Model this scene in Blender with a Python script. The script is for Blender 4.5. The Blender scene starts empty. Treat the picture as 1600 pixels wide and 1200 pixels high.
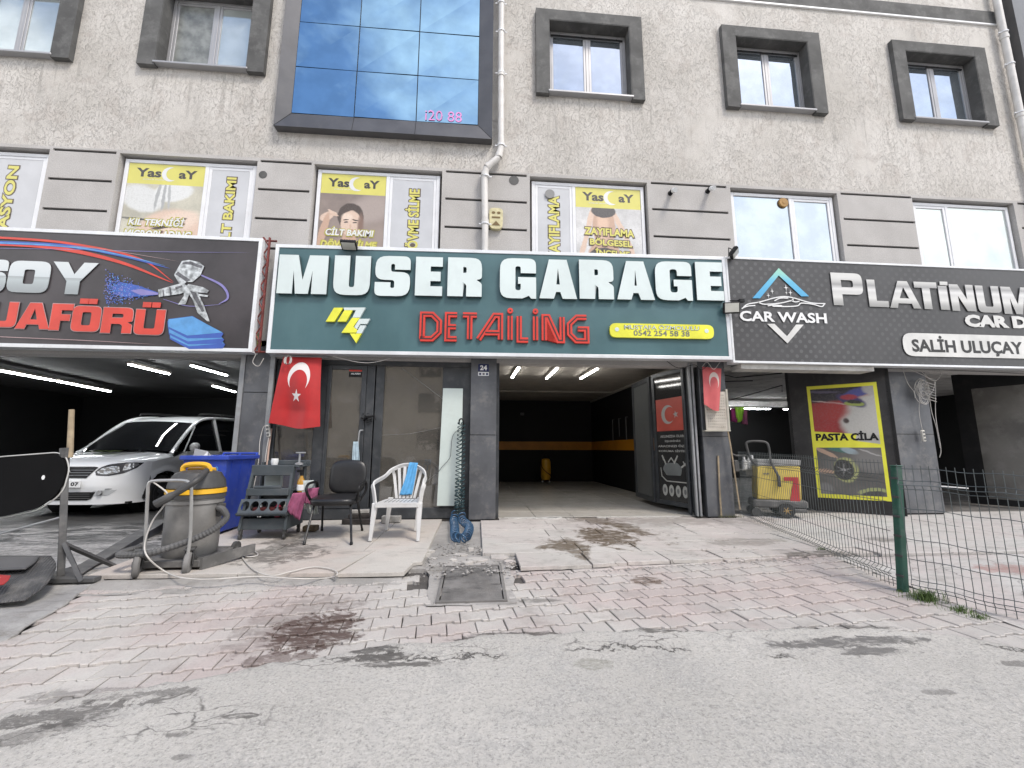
import bpy, math, random
from mathutils import Vector, Matrix, noise as mnoise
from mathutils.geometry import tessellate_polygon
R = math.radians
random.seed(7)
scene = bpy.context.scene
col = scene.collection

# ---------------------------------------------------------------- camera
F = 660.0; DIST = 6.734; HGT = 1.05
yaw = math.atan(55/F); pit = math.atan(102/F); rol = R(0.16)
fw = Vector((math.sin(yaw)*math.cos(pit), math.cos(yaw)*math.cos(pit), math.sin(pit)))
rt = fw.cross(Vector((0, 0, 1))).normalized(); up = rt.cross(fw)
rt, up = math.cos(rol)*rt + math.sin(rol)*up, -math.sin(rol)*rt + math.cos(rol)*up
cam_data = bpy.data.cameras.new('camera')
cam_data.sensor_fit = 'HORIZONTAL'; cam_data.sensor_width = 36.0
cam_data.lens = F/1600*36.0; cam_data.clip_start = 0.05; cam_data.clip_end = 3000
cam = bpy.data.objects.new('camera', cam_data); col.objects.link(cam)
mw = Matrix((rt, up, -fw)).transposed().to_4x4(); mw.translation = Vector((0, -DIST, HGT))
cam.matrix_world = mw
scene.camera = cam
CAM = Vector((0, -DIST, HGT))

# ---------------------------------------------------------------- sky, sun, exposure
SUN_EL, SUN_AZ = 54, 142          # azimuth clockwise from +y: behind the camera, to the right
world = bpy.data.worlds.new('World'); scene.world = world; world.use_nodes = True
wn = world.node_tree.nodes; wl = world.node_tree.links
for n in list(wn): wn.remove(n)
out = wn.new('ShaderNodeOutputWorld'); bg = wn.new('ShaderNodeBackground')
sky = wn.new('ShaderNodeTexSky'); sky.sky_type = 'NISHITA'; sky.sun_disc = False
sky.sun_elevation = R(SUN_EL); sky.sun_rotation = R(SUN_AZ); sky.air_density = 1.0; sky.dust_density = 1.2; sky.ozone_density = 1.5
tc = wn.new('ShaderNodeTexCoord')
mp = wn.new('ShaderNodeMapping'); mp.inputs['Scale'].default_value = (1, 1, 2.2); mp.inputs['Location'].default_value = (0.35, 0.2, 0.1)
cn = wn.new('ShaderNodeTexNoise'); cn.inputs['Scale'].default_value = 1.9; cn.inputs['Detail'].default_value = 9; cn.inputs['Roughness'].default_value = 0.56
cr = wn.new('ShaderNodeValToRGB'); cr.color_ramp.elements[0].position = 0.44; cr.color_ramp.elements[1].position = 0.62
mx = wn.new('ShaderNodeMix'); mx.data_type = 'RGBA'
mx.inputs['B'].default_value = (8.5, 8.6, 8.8, 1)
wl.new(tc.outputs['Generated'], mp.inputs['Vector']); wl.new(mp.outputs[0], cn.inputs['Vector'])
sx = wn.new('ShaderNodeSeparateXYZ'); wl.new(tc.outputs['Generated'], sx.inputs[0])     # clouds bank up towards the horizon
mh_ = wn.new('ShaderNodeMath'); mh_.operation = 'MULTIPLY_ADD'; wl.new(sx.outputs[2], mh_.inputs[0]); mh_.inputs[1].default_value = -0.62; mh_.inputs[2].default_value = 0.36
ma_ = wn.new('ShaderNodeMath'); ma_.operation = 'ADD'; wl.new(cn.outputs['Fac'], ma_.inputs[0]); wl.new(mh_.outputs[0], ma_.inputs[1])
wl.new(ma_.outputs[0], cr.inputs[0]); wl.new(cr.outputs[0], mx.inputs['Factor'])
wl.new(sky.outputs[0], mx.inputs['A']); wl.new(mx.outputs['Result'], bg.inputs['Color'])
bg.inputs['Strength'].default_value = 0.13
wl.new(bg.outputs[0], out.inputs[0])
sd = bpy.data.lights.new('sun', 'SUN'); sd.energy = 1.5; sd.angle = R(14); sd.color = (1, 0.93, 0.83)
sun = bpy.data.objects.new('sun', sd); col.objects.link(sun)
a, e = R(SUN_AZ), R(SUN_EL)
sdir = Vector((math.sin(a)*math.cos(e), math.cos(a)*math.cos(e), math.sin(e)))
sun.rotation_euler = sdir.to_track_quat('Z', 'Y').to_euler()
sun.location = (0, -20, 30)
scene.view_settings.view_transform = 'Standard'; scene.view_settings.look = 'None'
scene.view_settings.gamma = 1; scene.view_settings.use_curve_mapping = False
scene.view_settings.exposure = 0.90
scene.render.engine = 'CYCLES'
scene.cycles.max_bounces = 6; scene.cycles.glossy_bounces = 3; scene.cycles.transmission_bounces = 4; scene.cycles.transparent_max_bounces = 6
scene.cycles.caustics_reflective = False; scene.cycles.caustics_refractive = False
scene.cycles.use_denoising = True

# measured directions: point on the vertical plane at depth y / on the horizontal plane at height z
def ray(px, py): return fw*F + rt*(px-800) - up*(py-600)
def W(px, py, y=0.0):
    r = ray(px, py); return CAM + r*((y+DIST)/r.y)
def G(px, py, z=0.0):
    r = ray(px, py); return CAM + r*((z-HGT)/r.z)
def gz(y):                       # street level falls gently away from the shops
    if y > -2.4: return -0.045
    if y > -4: return -0.06 + (y+2.4)*0.065
    if y > -9: return -0.164 + (y+4)*0.03
    return -0.314
def GG(px, py):
    z = -0.12
    for _ in range(12):
        p = G(px, py, z); z = gz(p.y)
    return G(px, py, z)

# ---------------------------------------------------------------- node helpers
class NT:
    def __init__(s, m):
        m.use_nodes = True; s.t = m.node_tree; s.n = s.t.nodes; s.l = s.t.links
        s.b = s.n.get('Principled BSDF'); s.pos = s.n.new('ShaderNodeNewGeometry').outputs['Position']
    def set(s, inp, v):
        if hasattr(v, 'is_linked'): s.l.new(v, inp)
        elif isinstance(v, (tuple, list)) and len(v) == 3 and inp.type == 'RGBA': inp.default_value = (*v, 1)
        else: inp.default_value = v
    def m(s, op, a, b=0.0, c=0.0):
        k = s.n.new('ShaderNodeMath'); k.operation = op
        s.set(k.inputs[0], a); s.set(k.inputs[1], b); s.set(k.inputs[2], c); return k.outputs[0]
    def noise(s, scale, detail=4, rough=0.55, vec=None, dist=0.0):
        k = s.n.new('ShaderNodeTexNoise'); s.l.new(vec or s.pos, k.inputs['Vector'])
        k.inputs['Scale'].default_value = scale; k.inputs['Detail'].default_value = detail
        k.inputs['Roughness'].default_value = rough; k.inputs['Distortion'].default_value = dist; return k.outputs['Fac']
    def voro(s, scale, feature='F1', vec=None, rnd=1.0):
        k = s.n.new('ShaderNodeTexVoronoi'); k.feature = feature; s.l.new(vec or s.pos, k.inputs['Vector'])
        k.inputs['Scale'].default_value = scale; k.inputs['Randomness'].default_value = rnd; return k.outputs['Distance']
    def ramp(s, f, lo, hi, a=0.0, b=1.0):
        k = s.n.new('ShaderNodeMapRange'); k.interpolation_type = 'SMOOTHSTEP'; s.set(k.inputs[0], f)
        k.inputs[1].default_value = lo; k.inputs[2].default_value = hi; k.inputs[3].default_value = a; k.inputs[4].default_value = b
        return k.outputs[0]
    def mix(s, f, a, b, mode='MIX'):
        k = s.n.new('ShaderNodeMix'); k.data_type = 'RGBA'; k.blend_type = mode
        s.set(k.inputs['Factor'], f); s.set(k.inputs['A'], a); s.set(k.inputs['B'], b); return k.outputs['Result']
    def bump(s, h, strength=0.3, dist=0.01):
        k = s.n.new('ShaderNodeBump'); s.l.new(h, k.inputs['Height']); k.inputs['Strength'].default_value = strength
        k.inputs['Distance'].default_value = dist; s.l.new(k.outputs[0], s.b.inputs['Normal'])
    def scaled(s, v, vec=None):
        k = s.n.new('ShaderNodeMapping'); s.l.new(vec or s.pos, k.inputs[0]); k.inputs['Scale'].default_value = v; return k.outputs[0]
    def xyz(s, vec=None):
        k = s.n.new('ShaderNodeSeparateXYZ'); s.l.new(vec or s.pos, k.inputs[0]); return k.outputs
    def rnd(s):
        return s.n.new('ShaderNodeObjectInfo').outputs['Random']
    def blob(s, x, y, rx, ry, wob=0.5, sc=5.0, soft=0.12, rot=0.0):       # an irregular stain on the ground, in world metres
        o = s.xyz(); dx = s.m('SUBTRACT', o[0], x); dy = s.m('SUBTRACT', o[1], y)
        c, sn = math.cos(rot), math.sin(rot)
        u = s.m('ADD', s.m('MULTIPLY', dx, c/rx), s.m('MULTIPLY', dy, sn/rx))
        v = s.m('ADD', s.m('MULTIPLY', dx, -sn/ry), s.m('MULTIPLY', dy, c/ry))
        d = s.m('SQRT', s.m('ADD', s.m('MULTIPLY', u, u), s.m('MULTIPLY', v, v)))
        d = s.m('ADD', d, s.m('MULTIPLY', s.m('SUBTRACT', s.noise(sc, 10, 0.78, dist=0.6), 0.5), wob*5.5))
        isl = s.ramp(s.noise(sc*3.1, 10, 0.75, vec=s.scaled((0.6, 1.5, 1)), dist=0.5), 0.40, 0.50, 0.25, 1.0)
        return s.m('MULTIPLY', s.ramp(d, 1-soft, 1+soft, 1.0, 0.0), isl)

def soft_picture(name, base, shapes, x0, zt, xs=1.0, rough=0.4, grain=0.06):
    """a printed photograph: soft-edged shapes on a ground; shapes are (x, depth below the top, rx, ry, rot, colour, softness)"""
    m = bpy.data.materials.new(name); t = NT(m); o = t.xyz()
    u = t.m('MULTIPLY', t.m('SUBTRACT', o[0], x0), xs); v = t.m('SUBTRACT', zt, o[2])
    wob = t.m('MULTIPLY', t.m('SUBTRACT', t.noise(9, 5, 0.6), 0.5), 0.05); u = t.m('ADD', u, wob); v = t.m('ADD', v, t.m('MULTIPLY', t.m('SUBTRACT', t.noise(8, 5, 0.6, vec=t.scaled((1.1, 1, 1.3))), 0.5), 0.05))
    b = t.mix(t.ramp(t.noise(1.8, 5, 0.6), 0.3, 0.7), tuple(x*0.75 for x in base), tuple(min(1, x*1.2) for x in base))
    for (cx, cy, rx, ry, rot, c_, soft) in shapes:
        co, si = math.cos(R(rot)), math.sin(R(rot)); dx = t.m('SUBTRACT', u, cx); dy = t.m('SUBTRACT', v, cy)
        p = t.m('ADD', t.m('MULTIPLY', dx, co/rx), t.m('MULTIPLY', dy, si/rx)); q = t.m('ADD', t.m('MULTIPLY', dx, -si/ry), t.m('MULTIPLY', dy, co/ry))
        d = t.m('ADD', t.m('MULTIPLY', p, p), t.m('MULTIPLY', q, q)); b = t.mix(t.ramp(d, 1-soft, 1+soft, 1.0, 0.0), b, c_)
    b = t.mix(t.m('MULTIPLY', t.ramp(t.noise(35, 4, 0.7), 0.4, 0.7), grain*3), b, (0.2, 0.19, 0.17))
    t.set(t.b.inputs['Base Color'], b); t.b.inputs['Roughness'].default_value = rough; t.b.inputs['Coat Weight'].default_value = 0.2; return m

def mat(name, c, rough=0.6, metal=0.0, var=0.12, scale=3.0, bump=0.0, bscale=60, dirt=0.0, dcol=(0.16, 0.15, 0.14), coat=0.0, emit=0.0, spec=None, fine=0.0, rv=0.0):
    m = bpy.data.materials.new(name); t = NT(m)
    cc = t.mix(t.ramp(t.noise(scale), 0.3, 0.7), tuple(x*(1-var) for x in c), tuple(min(1, x*(1+var)) for x in c))
    if fine: cc = t.mix(t.ramp(t.noise(bscale, 3, 0.7), 0.35, 0.65), cc, t.mix(1.0, cc, (1-fine,)*3, 'MULTIPLY'))
    if rv:
        f = t.m('ADD', t.m('MULTIPLY', t.rnd(), 2*rv), 1-rv); k = t.n.new('ShaderNodeCombineXYZ')
        for i in range(3): t.l.new(f, k.inputs[i])
        cc = t.mix(1.0, cc, k.outputs[0], 'MULTIPLY')
    if dirt: cc = t.mix(t.m('MULTIPLY', t.ramp(t.noise(scale*1.7+1, 8, 0.7), 0.48, 0.68), dirt), cc, dcol)
    t.set(t.b.inputs['Base Color'], cc); t.b.inputs['Roughness'].default_value = rough; t.b.inputs['Metallic'].default_value = metal
    if coat: t.b.inputs['Coat Weight'].default_value = coat; t.b.inputs['Coat Roughness'].default_value = 0.06
    if spec is not None: t.b.inputs['Specular IOR Level'].default_value = spec
    if bump: t.bump(t.noise(bscale, 4, 0.6), bump, 0.006)
    if emit: t.set(t.b.inputs['Emission Color'], c); t.b.inputs['Emission Strength'].default_value = emit
    return m

# ---------------------------------------------------------------- mesh helpers
_world = {}
def wloc(o): return _world.get(o.name, Vector((0, 0, 0)))
def tag(o, label=None, cat=None, group=None, kind=None):
    if label: o['label'] = label
    if cat: o['category'] = cat
    if group: o['group'] = group
    if kind: o['kind'] = kind
    return o
def empty(name, loc=(0, 0, 0), label=None, cat=None, group=None, kind=None, parent=None):
    o = bpy.data.objects.new(name, None); col.objects.link(o); o.empty_display_size = 0.1
    loc = Vector(loc); _world[o.name] = loc
    if parent: o.parent = parent; o.location = loc - wloc(parent)
    else: o.location = loc
    return tag(o, label, cat, group, kind)
def newell(P):
    n = Vector((0, 0, 0))
    for i in range(len(P)):
        a, b = P[i], P[(i+1) % len(P)]
        n += Vector(((a[1]-b[1])*(a[2]+b[2]), (a[2]-b[2])*(a[0]+b[0]), (a[0]-b[0])*(a[1]+b[1])))
    return n
class MB:
    def __init__(s, M=None): s.v = []; s.f = []; s.k = []; s.M = M; s.uv = None
    def add(s, vs, fs, k=0):
        n = len(s.v)
        for p in vs:
            p = Vector(p); s.v.append(s.M @ p if s.M else p)
        for f in fs: s.f.append([i+n for i in f]); s.k.append(k)
        return s
    def box(s, x0, x1, y0, y1, z0, z1, k=0):
        x0, x1 = min(x0, x1), max(x0, x1); y0, y1 = min(y0, y1), max(y0, y1); z0, z1 = min(z0, z1), max(z0, z1)
        return s.add([(x0,y0,z0),(x1,y0,z0),(x1,y1,z0),(x0,y1,z0),(x0,y0,z1),(x1,y0,z1),(x1,y1,z1),(x0,y1,z1)],
                     [(0,3,2,1),(4,5,6,7),(0,1,5,4),(1,2,6,5),(2,3,7,6),(3,0,4,7)], k)
    def hexa(s, b, t, k=0):       # two quads, bottom and top
        return s.add(list(b)+list(t), [(0,3,2,1),(4,5,6,7),(0,1,5,4),(1,2,6,5),(2,3,7,6),(3,0,4,7)], k)
    def rbox(s, x0, x1, y0, y1, z0, z1, r=0.01, k=0):   # box with chamfered edges
        x0, x1 = min(x0, x1), max(x0, x1); y0, y1 = min(y0, y1), max(y0, y1); z0, z1 = min(z0, z1), max(z0, z1)
        c = []
        for z, i in ((z0, r), (z0+r, 0), (z1-r, 0), (z1, r)):
            q = r if i == 0 else r*2
            c.append([(x0+q,y0+i,z),(x1-q,y0+i,z),(x1-i,y0+q,z),(x1-i,y1-q,z),(x1-q,y1-i,z),(x0+q,y1-i,z),(x0+i,y1-q,z),(x0+i,y0+q,z)])
        vs = sum(c, []); fs = [tuple(reversed(range(8))), tuple(range(24, 32))]
        for j in range(3):
            for i in range(8): fs.append((j*8+i, j*8+(i+1) % 8, j*8+8+(i+1) % 8, j*8+8+i))
        return s.add(vs, fs, k)
    def tube(s, pts, r, n=8, k=0, closed=False, cap=True):
        pts = [Vector(p) for p in pts]; m = len(pts); rr = r if hasattr(r, '__len__') else [r]*m
        vs = []; up_ = None
        for i, p in enumerate(pts):
            if closed: d = pts[(i+1) % m]-pts[i-1]
            else: d = pts[min(i+1, m-1)]-pts[max(i-1, 0)]
            if d.length < 1e-9: d = Vector((0, 0, 1))
            d.normalize()
            if up_ is None: up_ = Vector((0, 0, 1)) if abs(d.z) < 0.9 else Vector((1, 0, 0))
            a = d.cross(up_).normalized(); b = a.cross(d).normalized(); up_ = b
            for j in range(n):
                t = 2*math.pi*j/n; vs.append(p + a*math.cos(t)*rr[i] + b*math.sin(t)*rr[i])
        fs = []
        for i in range(m if closed else m-1):
            i2 = (i+1) % m
            for j in range(n): fs.append((i*n+j, i2*n+j, i2*n+(j+1) % n, i*n+(j+1) % n))
        if cap and not closed: fs += [tuple(range(n)), tuple(reversed(range((m-1)*n, m*n)))]
        return s.add(vs, fs, k)
    def lathe(s, prof, c=(0, 0, 0), n=20, axis='z', k=0):
        vs = []
        for r, h in prof:
            for j in range(n):
                t = 2*math.pi*j/n; x, y = r*math.cos(t), r*math.sin(t)
                q = {'z': (x, y, h), 'y': (x, h, -y), 'x': (h, x, y)}[axis]
                vs.append(Vector(c)+Vector(q))
        fs = []
        for i in range(len(prof)-1):
            for j in range(n): fs.append((i*n+j, i*n+(j+1) % n, (i+1)*n+(j+1) % n, (i+1)*n+j))
        fs += [tuple(reversed(range(n))), tuple(range((len(prof)-1)*n, len(prof)*n))]
        return s.add(vs, fs, k)
    def prism(s, poly, O, u, v, n, d0, d1, holes=(), k=0, front_only=False):   # polygon in (u,v) extruded along n from d0 to d1
        O, u, v, n = Vector(O), Vector(u), Vector(v), Vector(n)
        loops = [poly]+list(holes); flat = sum([list(l) for l in loops], [])
        tris = tessellate_polygon([[Vector((p[0], p[1], 0)) for p in l] for l in loops])
        N = len(flat); vs = [O+u*p[0]+v*p[1]+n*d1 for p in flat]
        flip = u.cross(v).dot(n) < 0
        fs = []
        for t in tris:
            a, b, c = (flat[i] for i in t); ar = (b[0]-a[0])*(c[1]-a[1])-(b[1]-a[1])*(c[0]-a[0])
            if abs(ar) < 1e-12: continue
            t = tuple(t) if (ar > 0) != flip else tuple(reversed(t)); fs.append(t)
        if front_only: return s.add(vs, fs, k)
        vs += [O+u*p[0]+v*p[1]+n*d0 for p in flat]
        fs += [tuple(N+i for i in reversed(t)) for t in list(fs)]
        st = 0
        for l in loops:
            m = len(l); ar = sum(l[i][0]*l[(i+1) % m][1]-l[(i+1) % m][0]*l[i][1] for i in range(m))
            ccw = (ar > 0) != flip; inner = st > 0
            for i in range(m):
                a, b = st+i, st+(i+1) % m
                q = (a, N+a, N+b, b) if ccw != inner else (b, N+b, N+a, a)
                fs.append(q)
            st += m
        return s.add(vs, fs, k)
    def build(s, name, mats, parent=None, smooth=False, kind=None, bevel=0, subsurf=0, sharp=35):
        me = bpy.data.meshes.new(name); off = wloc(parent) if parent else Vector((0, 0, 0))
        me.from_pydata([p-off for p in s.v], [], s.f)
        for m_ in (mats if isinstance(mats, (list, tuple)) else [mats]): me.materials.append(m_)
        if any(s.k): me.polygons.foreach_set('material_index', s.k)
        if s.uv:
            ul = me.uv_layers.new(name='UVMap')
            for l in me.loops: ul.data[l.index].uv = s.uv[l.vertex_index]
        o = bpy.data.objects.new(name, me); col.objects.link(o)
        if parent: o.parent = parent
        _world[o.name] = off
        if smooth:
            me.shade_smooth()
            if sharp and not subsurf:
                try: me.set_sharp_from_angle(angle=R(sharp))
                except Exception: pass
        if bevel:
            b = o.modifiers.new('bevel', 'BEVEL'); b.width = bevel; b.segments = 2; b.limit_method = 'ANGLE'
        if subsurf:
            b = o.modifiers.new('sub', 'SUBSURF'); b.levels = subsurf; b.render_levels = subsurf
        if kind: o['kind'] = kind
        return o
def loft_path(keys, n=8, closed=False):     # Catmull-Rom through keys
    K = [Vector(k) for k in keys]; out_ = []; m = len(K)
    for i in range(m if closed else m-1):
        p0 = K[(i-1) % m] if closed or i > 0 else K[0]*2-K[1]; p1 = K[i]; p2 = K[(i+1) % m]
        p3 = K[(i+2) % m] if closed or i+2 < m else K[m-1]*2-K[m-2]
        for j in range(n):
            t = j/n; out_.append(0.5*((2*p1)+(p2-p0)*t+(2*p0-5*p1+4*p2-p3)*t*t+(3*p1-p0-3*p2+p3)*t**3))
    if not closed: out_.append(K[-1])
    return out_
def rpath(pts, seg=5):      # polygon whose corners (x, y, r) are rounded
    o = []; m = len(pts)
    for i in range(m):
        x, y = pts[i][:2]; r = pts[i][2] if len(pts[i]) > 2 else 0
        if r <= 0: o.append((x, y)); continue
        a = Vector(pts[i-1][:2])-Vector((x, y)); b = Vector(pts[(i+1) % m][:2])-Vector((x, y))
        q = min(r, a.length*0.499, b.length*0.499); a.normalize(); b.normalize(); P = Vector((x, y))
        for j in range(seg+1):
            t = j/seg; w = (P+a*q)*(1-t)**2 + P*2*t*(1-t) + (P+b*q)*t*t; 
            # pull towards a circular arc
            mid = (P+a*q)*(1-t)+(P+b*q)*t; w = w*0.9+ P*0.1*(4*t*(1-t)) + w*0.1*(1-4*t*(1-t)); o.append((w.x, w.y))
    return o
def rect(x0, y0, x1, y1): return [(x0, y0), (x1, y0), (x1, y1), (x0, y1)]
def ell(cx, cy, rx, ry, n=20, a0=0, a1=360):
    return [(cx+rx*math.cos(R(a0+(a1-a0)*i/n)), cy+ry*math.sin(R(a0+(a1-a0)*i/n))) for i in range(n if a1-a0 == 360 else n+1)]
def crescent(cx, cy, r, r2, off, n=20, rot=0):
    # area of the circle r minus the circle r2 shifted by off
    x = (off*off+r*r-r2*r2)/(2*off); h = math.sqrt(max(0, r*r-x*x)); a = math.degrees(math.atan2(h, x)); b = math.degrees(math.atan2(h, x-off))
    o = [(r*math.cos(R(a+(360-2*a)*i/n)), r*math.sin(R(a+(360-2*a)*i/n))) for i in range(n+1)]
    i2 = [(off+r2*math.cos(R(360-b-(360-2*b)*i/n)), r2*math.sin(R(360-b-(360-2*b)*i/n))) for i in range(1, n)]
    P = o+i2; c, s_ = math.cos(R(rot)), math.sin(R(rot))
    return [(cx+p[0]*c-p[1]*s_, cy+p[0]*s_+p[1]*c) for p in P]
def star(cx, cy, r, rot=90, k=0.382):
    return [(cx+(r if i % 2 == 0 else r*k)*math.cos(R(rot+36*i)), cy+(r if i % 2 == 0 else r*k)*math.sin(R(rot+36*i))) for i in range(10)]
def frame_ring(x0, y0, x1, y1, t): return rect(x0, y0, x1, y1), [rect(x0+t, y0+t, x1-t, y1-t)]

class Board:      # a flat thing in the place: origin, across, up, outward normal
    def __init__(s, O, u, v=(0, 0, 1)):
        s.O = Vector(O); s.u = Vector(u).normalized(); s.v = Vector(v).normalized(); s.n = s.u.cross(s.v).normalized()
        if s.n.dot(CAM-s.O) < 0: s.n = -s.n
    def p(s, mb, poly, d0, d1=None, k=0, holes=(), flat=False):
        return mb.prism(poly, s.O, s.u, s.v, s.n, d0, d0 if d1 is None else d1, holes, k, front_only=(d1 is None or flat))
    def uvpt(s, px, py):     # where the sight line through a measured pixel meets the board
        r = ray(px, py); t = (s.O-CAM).dot(s.n)/r.dot(s.n); q = CAM+r*t-s.O
        return (q.dot(s.u), q.dot(s.v))
    def at(s, a, b, d=0): return s.O+s.u*a+s.v*b+s.n*d

def text_polys(txt, bold=0.0, shear=0.0, spacing=1.0):
    cu = bpy.data.curves.new('lettering', 'FONT'); cu.body = txt; cu.size = 1; cu.offset = bold; cu.shear = shear
    cu.resolution_u = 3; cu.space_character = spacing; cu.fill_mode = 'FRONT'
    o = bpy.data.objects.new('lettering', cu); col.objects.link(o)
    dg = bpy.context.evaluated_depsgraph_get(); me = o.evaluated_get(dg).to_mesh()
    vs = [(v.co.x, v.co.y) for v in me.vertices]; fs = [tuple(p.vertices) for p in me.polygons]
    o.evaluated_get(dg).to_mesh_clear(); bpy.data.objects.remove(o); bpy.data.curves.remove(cu)
    return vs, fs
def text_on(mb, bd, txt, x0, y0, x1, y1, d, bold=0.0, shear=0.0, k=0, vertical=False, spacing=1.0, slope=0.0):
    vs, fs = text_polys(txt, bold, shear, spacing)
    if not vs: return
    ax = min(v[0] for v in vs); bx = max(v[0] for v in vs); ay = min(v[1] for v in vs); by = max(v[1] for v in vs)
    P = []
    for vx, vy in vs:
        a, b = (vx-ax)/(bx-ax), (vy-ay)/(by-ay)
        if vertical: q = (x0+(x1-x0)*(1-b), y0+(y1-y0)*a)
        else: q = (x0+(x1-x0)*a, y0+(y1-y0)*b+slope*a)
        P.append(bd.at(q[0], q[1], d))
    # orient outward
    F2 = []
    for f in fs:
        n = newell([P[i] for i in f]); F2.append(f if n.dot(bd.n) > 0 else tuple(reversed(f)))
    mb.add(P, F2, k)

def block_glyph(ch, w, s, t, r):
    """outline + holes of a heavy block capital: width w, height 1, stem s, bar t, corner radius r"""
    ri = min(r*0.45, 0.08)
    if ch == 'M': return [(0,0),(0,1),(s*1.25,1),(w/2,0.36),(w-s*1.25,1),(w,1),(w,0),(w-s,0),(w-s,0.6),(w/2+s*0.42,0),(w/2-s*0.42,0),(s,0.6),(s,0)], []
    if ch == 'N': return [(0,0),(0,1),(s*1.15,1),(w-s,0.42),(w-s,1),(w,1),(w,0),(w-s*1.15,0),(s,0.58),(s,0)], []
    if ch == 'U': return rpath([(0,1),(0,0,r),(w,0,r),(w,1),(w-s,1),(w-s,t,ri),(s,t,ri),(s,1)]), []
    if ch == 'E':
        m = 0.5; return [(0,0),(0,1),(w,1),(w,1-t),(s,1-t),(s,m+t/2),(w*0.93,m+t/2),(w*0.93,m-t/2),(s,m-t/2),(s,t),(w,t),(w,0)], []
    if ch == 'F':
        m = 0.48; return [(0,0),(0,1),(w,1),(w,1-t),(s,1-t),(s,m+t/2),(w*0.9,m+t/2),(w*0.9,m-t/2),(s,m-t/2),(s,0)], []
    if ch == 'S':
        return rpath([(0,t*1.5),(0,0,r),(w,0,r),(w,0.5+t*0.5,r*0.9),(s,0.5+t*0.52,ri),(s,1-t,ri),(w-s,1-t,ri),(w-s,0.66),(w,0.66),(w,1,r),(0,1,r),(0,0.5-t*0.5,r*0.9),(w-s,0.5-t*0.52,ri),(w-s,t,ri),(s,t,ri),(s,0.34),(0,0.34)]), []
    if ch == 'R':
        return rpath([(0,0),(0,1),(w,1,r),(w,0.46,r*0.8),(w*0.84,0.43,0.03),(w,0.34,0.06),(w,0),(w-s,0),(w-s,0.3,0.06),(w-s*1.25,0.36,0.03),(s,0.36),(s,0)]), [rpath([(s,0.36+t),(s,1-t),(w-s,1-t,ri),(w-s,0.36+t,ri)])]
    if ch == 'P': return rpath([(0,0),(0,1),(w,1,r),(w,0.34,r),(s,0.34),(s,0)]), [rpath([(s,0.34+t),(s,1-t),(w-s,1-t,ri),(w-s,0.34+t,ri)])]
    if ch == 'D': return rpath([(0,0),(0,1),(w,1,r),(w,0,r)]), [rpath([(s,t),(s,1-t),(w-s,1-t,ri),(w-s,t,ri)])]
    if ch == 'O': return rpath([(0,0,r),(0,1,r),(w,1,r),(w,0,r)]), [rpath([(s,t,ri),(s,1-t,ri),(w-s,1-t,ri),(w-s,t,ri)])]
    if ch == 'C': return rpath([(0,0,r),(0,1,r),(w,1,r),(w,0.63),(w-s,0.63),(w-s,1-t,ri),(s,1-t,ri),(s,t,ri),(w-s,t,ri),(w-s,0.37),(w,0.37),(w,0,r)]), []
    if ch == 'G': return rpath([(0,0,r),(0,1,r),(w,1,r),(w,0.63),(w-s,0.63),(w-s,1-t,ri),(s,1-t,ri),(s,t,ri),(w-s,t,ri),(w-s,0.36),(w/2,0.36),(w/2,0.53),(w,0.53),(w,0),(w*0.86,0),(w*0.8,0.07),(w*0.62,0)]), []
    if ch == 'A':
        q = s*0.96; return [(0,0),(w/2-q*0.62,1),(w/2+q*0.62,1),(w,0),(w-q,0),(w-q*1.16,0.17),(q*1.16,0.17),(q,0)], [[(q*1.42,0.36),(w/2,0.78),(w-q*1.42,0.36)]]
    if ch == 'L': return [(0,0),(0,1),(s,1),(s,t),(w,t),(w,0)], []
    if ch == 'T': return [(w/2-s/2,0),(w/2-s/2,1-t),(0,1-t),(0,1),(w,1),(w,1-t),(w/2+s/2,1-t),(w/2+s/2,0)], []
    if ch == 'I': return [(0,0),(0,1),(w,1),(w,0)], []
    if ch == 'H': return [(0,0),(0,1),(s,1),(s,0.5+t/2),(w-s,0.5+t/2),(w-s,1),(w,1),(w,0),(w-s,0),(w-s,0.5-t/2),(s,0.5-t/2),(s,0)], []
    if ch == 'Y': return [(w/2-s/2,0),(w/2-s/2,0.4),(0,1),(s*1.1,1),(w/2,0.62),(w-s*1.1,1),(w,1),(w/2+s/2,0.4),(w/2+s/2,0)], []
    if ch == 'W': return [(w*0.2,0),(0,1),(s,1),(w*0.27,0.42),(w/2-s*0.4,1),(w/2+s*0.4,1),(w*0.73,0.42),(w-s,1),(w,1),(w*0.8,0),(w*0.64,0),(w/2,0.55),(w*0.36,0)], []
def glyph_on(mb, bd, ch, x0, y0, x1, y1, d0, d1, s=0.3, t=0.2, r=0.2, k=0, shear=0.0):
    """s, t, r relative to letter height"""
    H_ = y1-y0; w = (x1-x0)/H_
    o, hs = block_glyph(ch, w, s, t, r)
    f = lambda L: [(x0+H_*(p[0]+shear*p[1]), y0+H_*p[1]) for p in L]
    bd.p(mb, f(o), d0, d1, k, [f(h) for h in hs])

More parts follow.
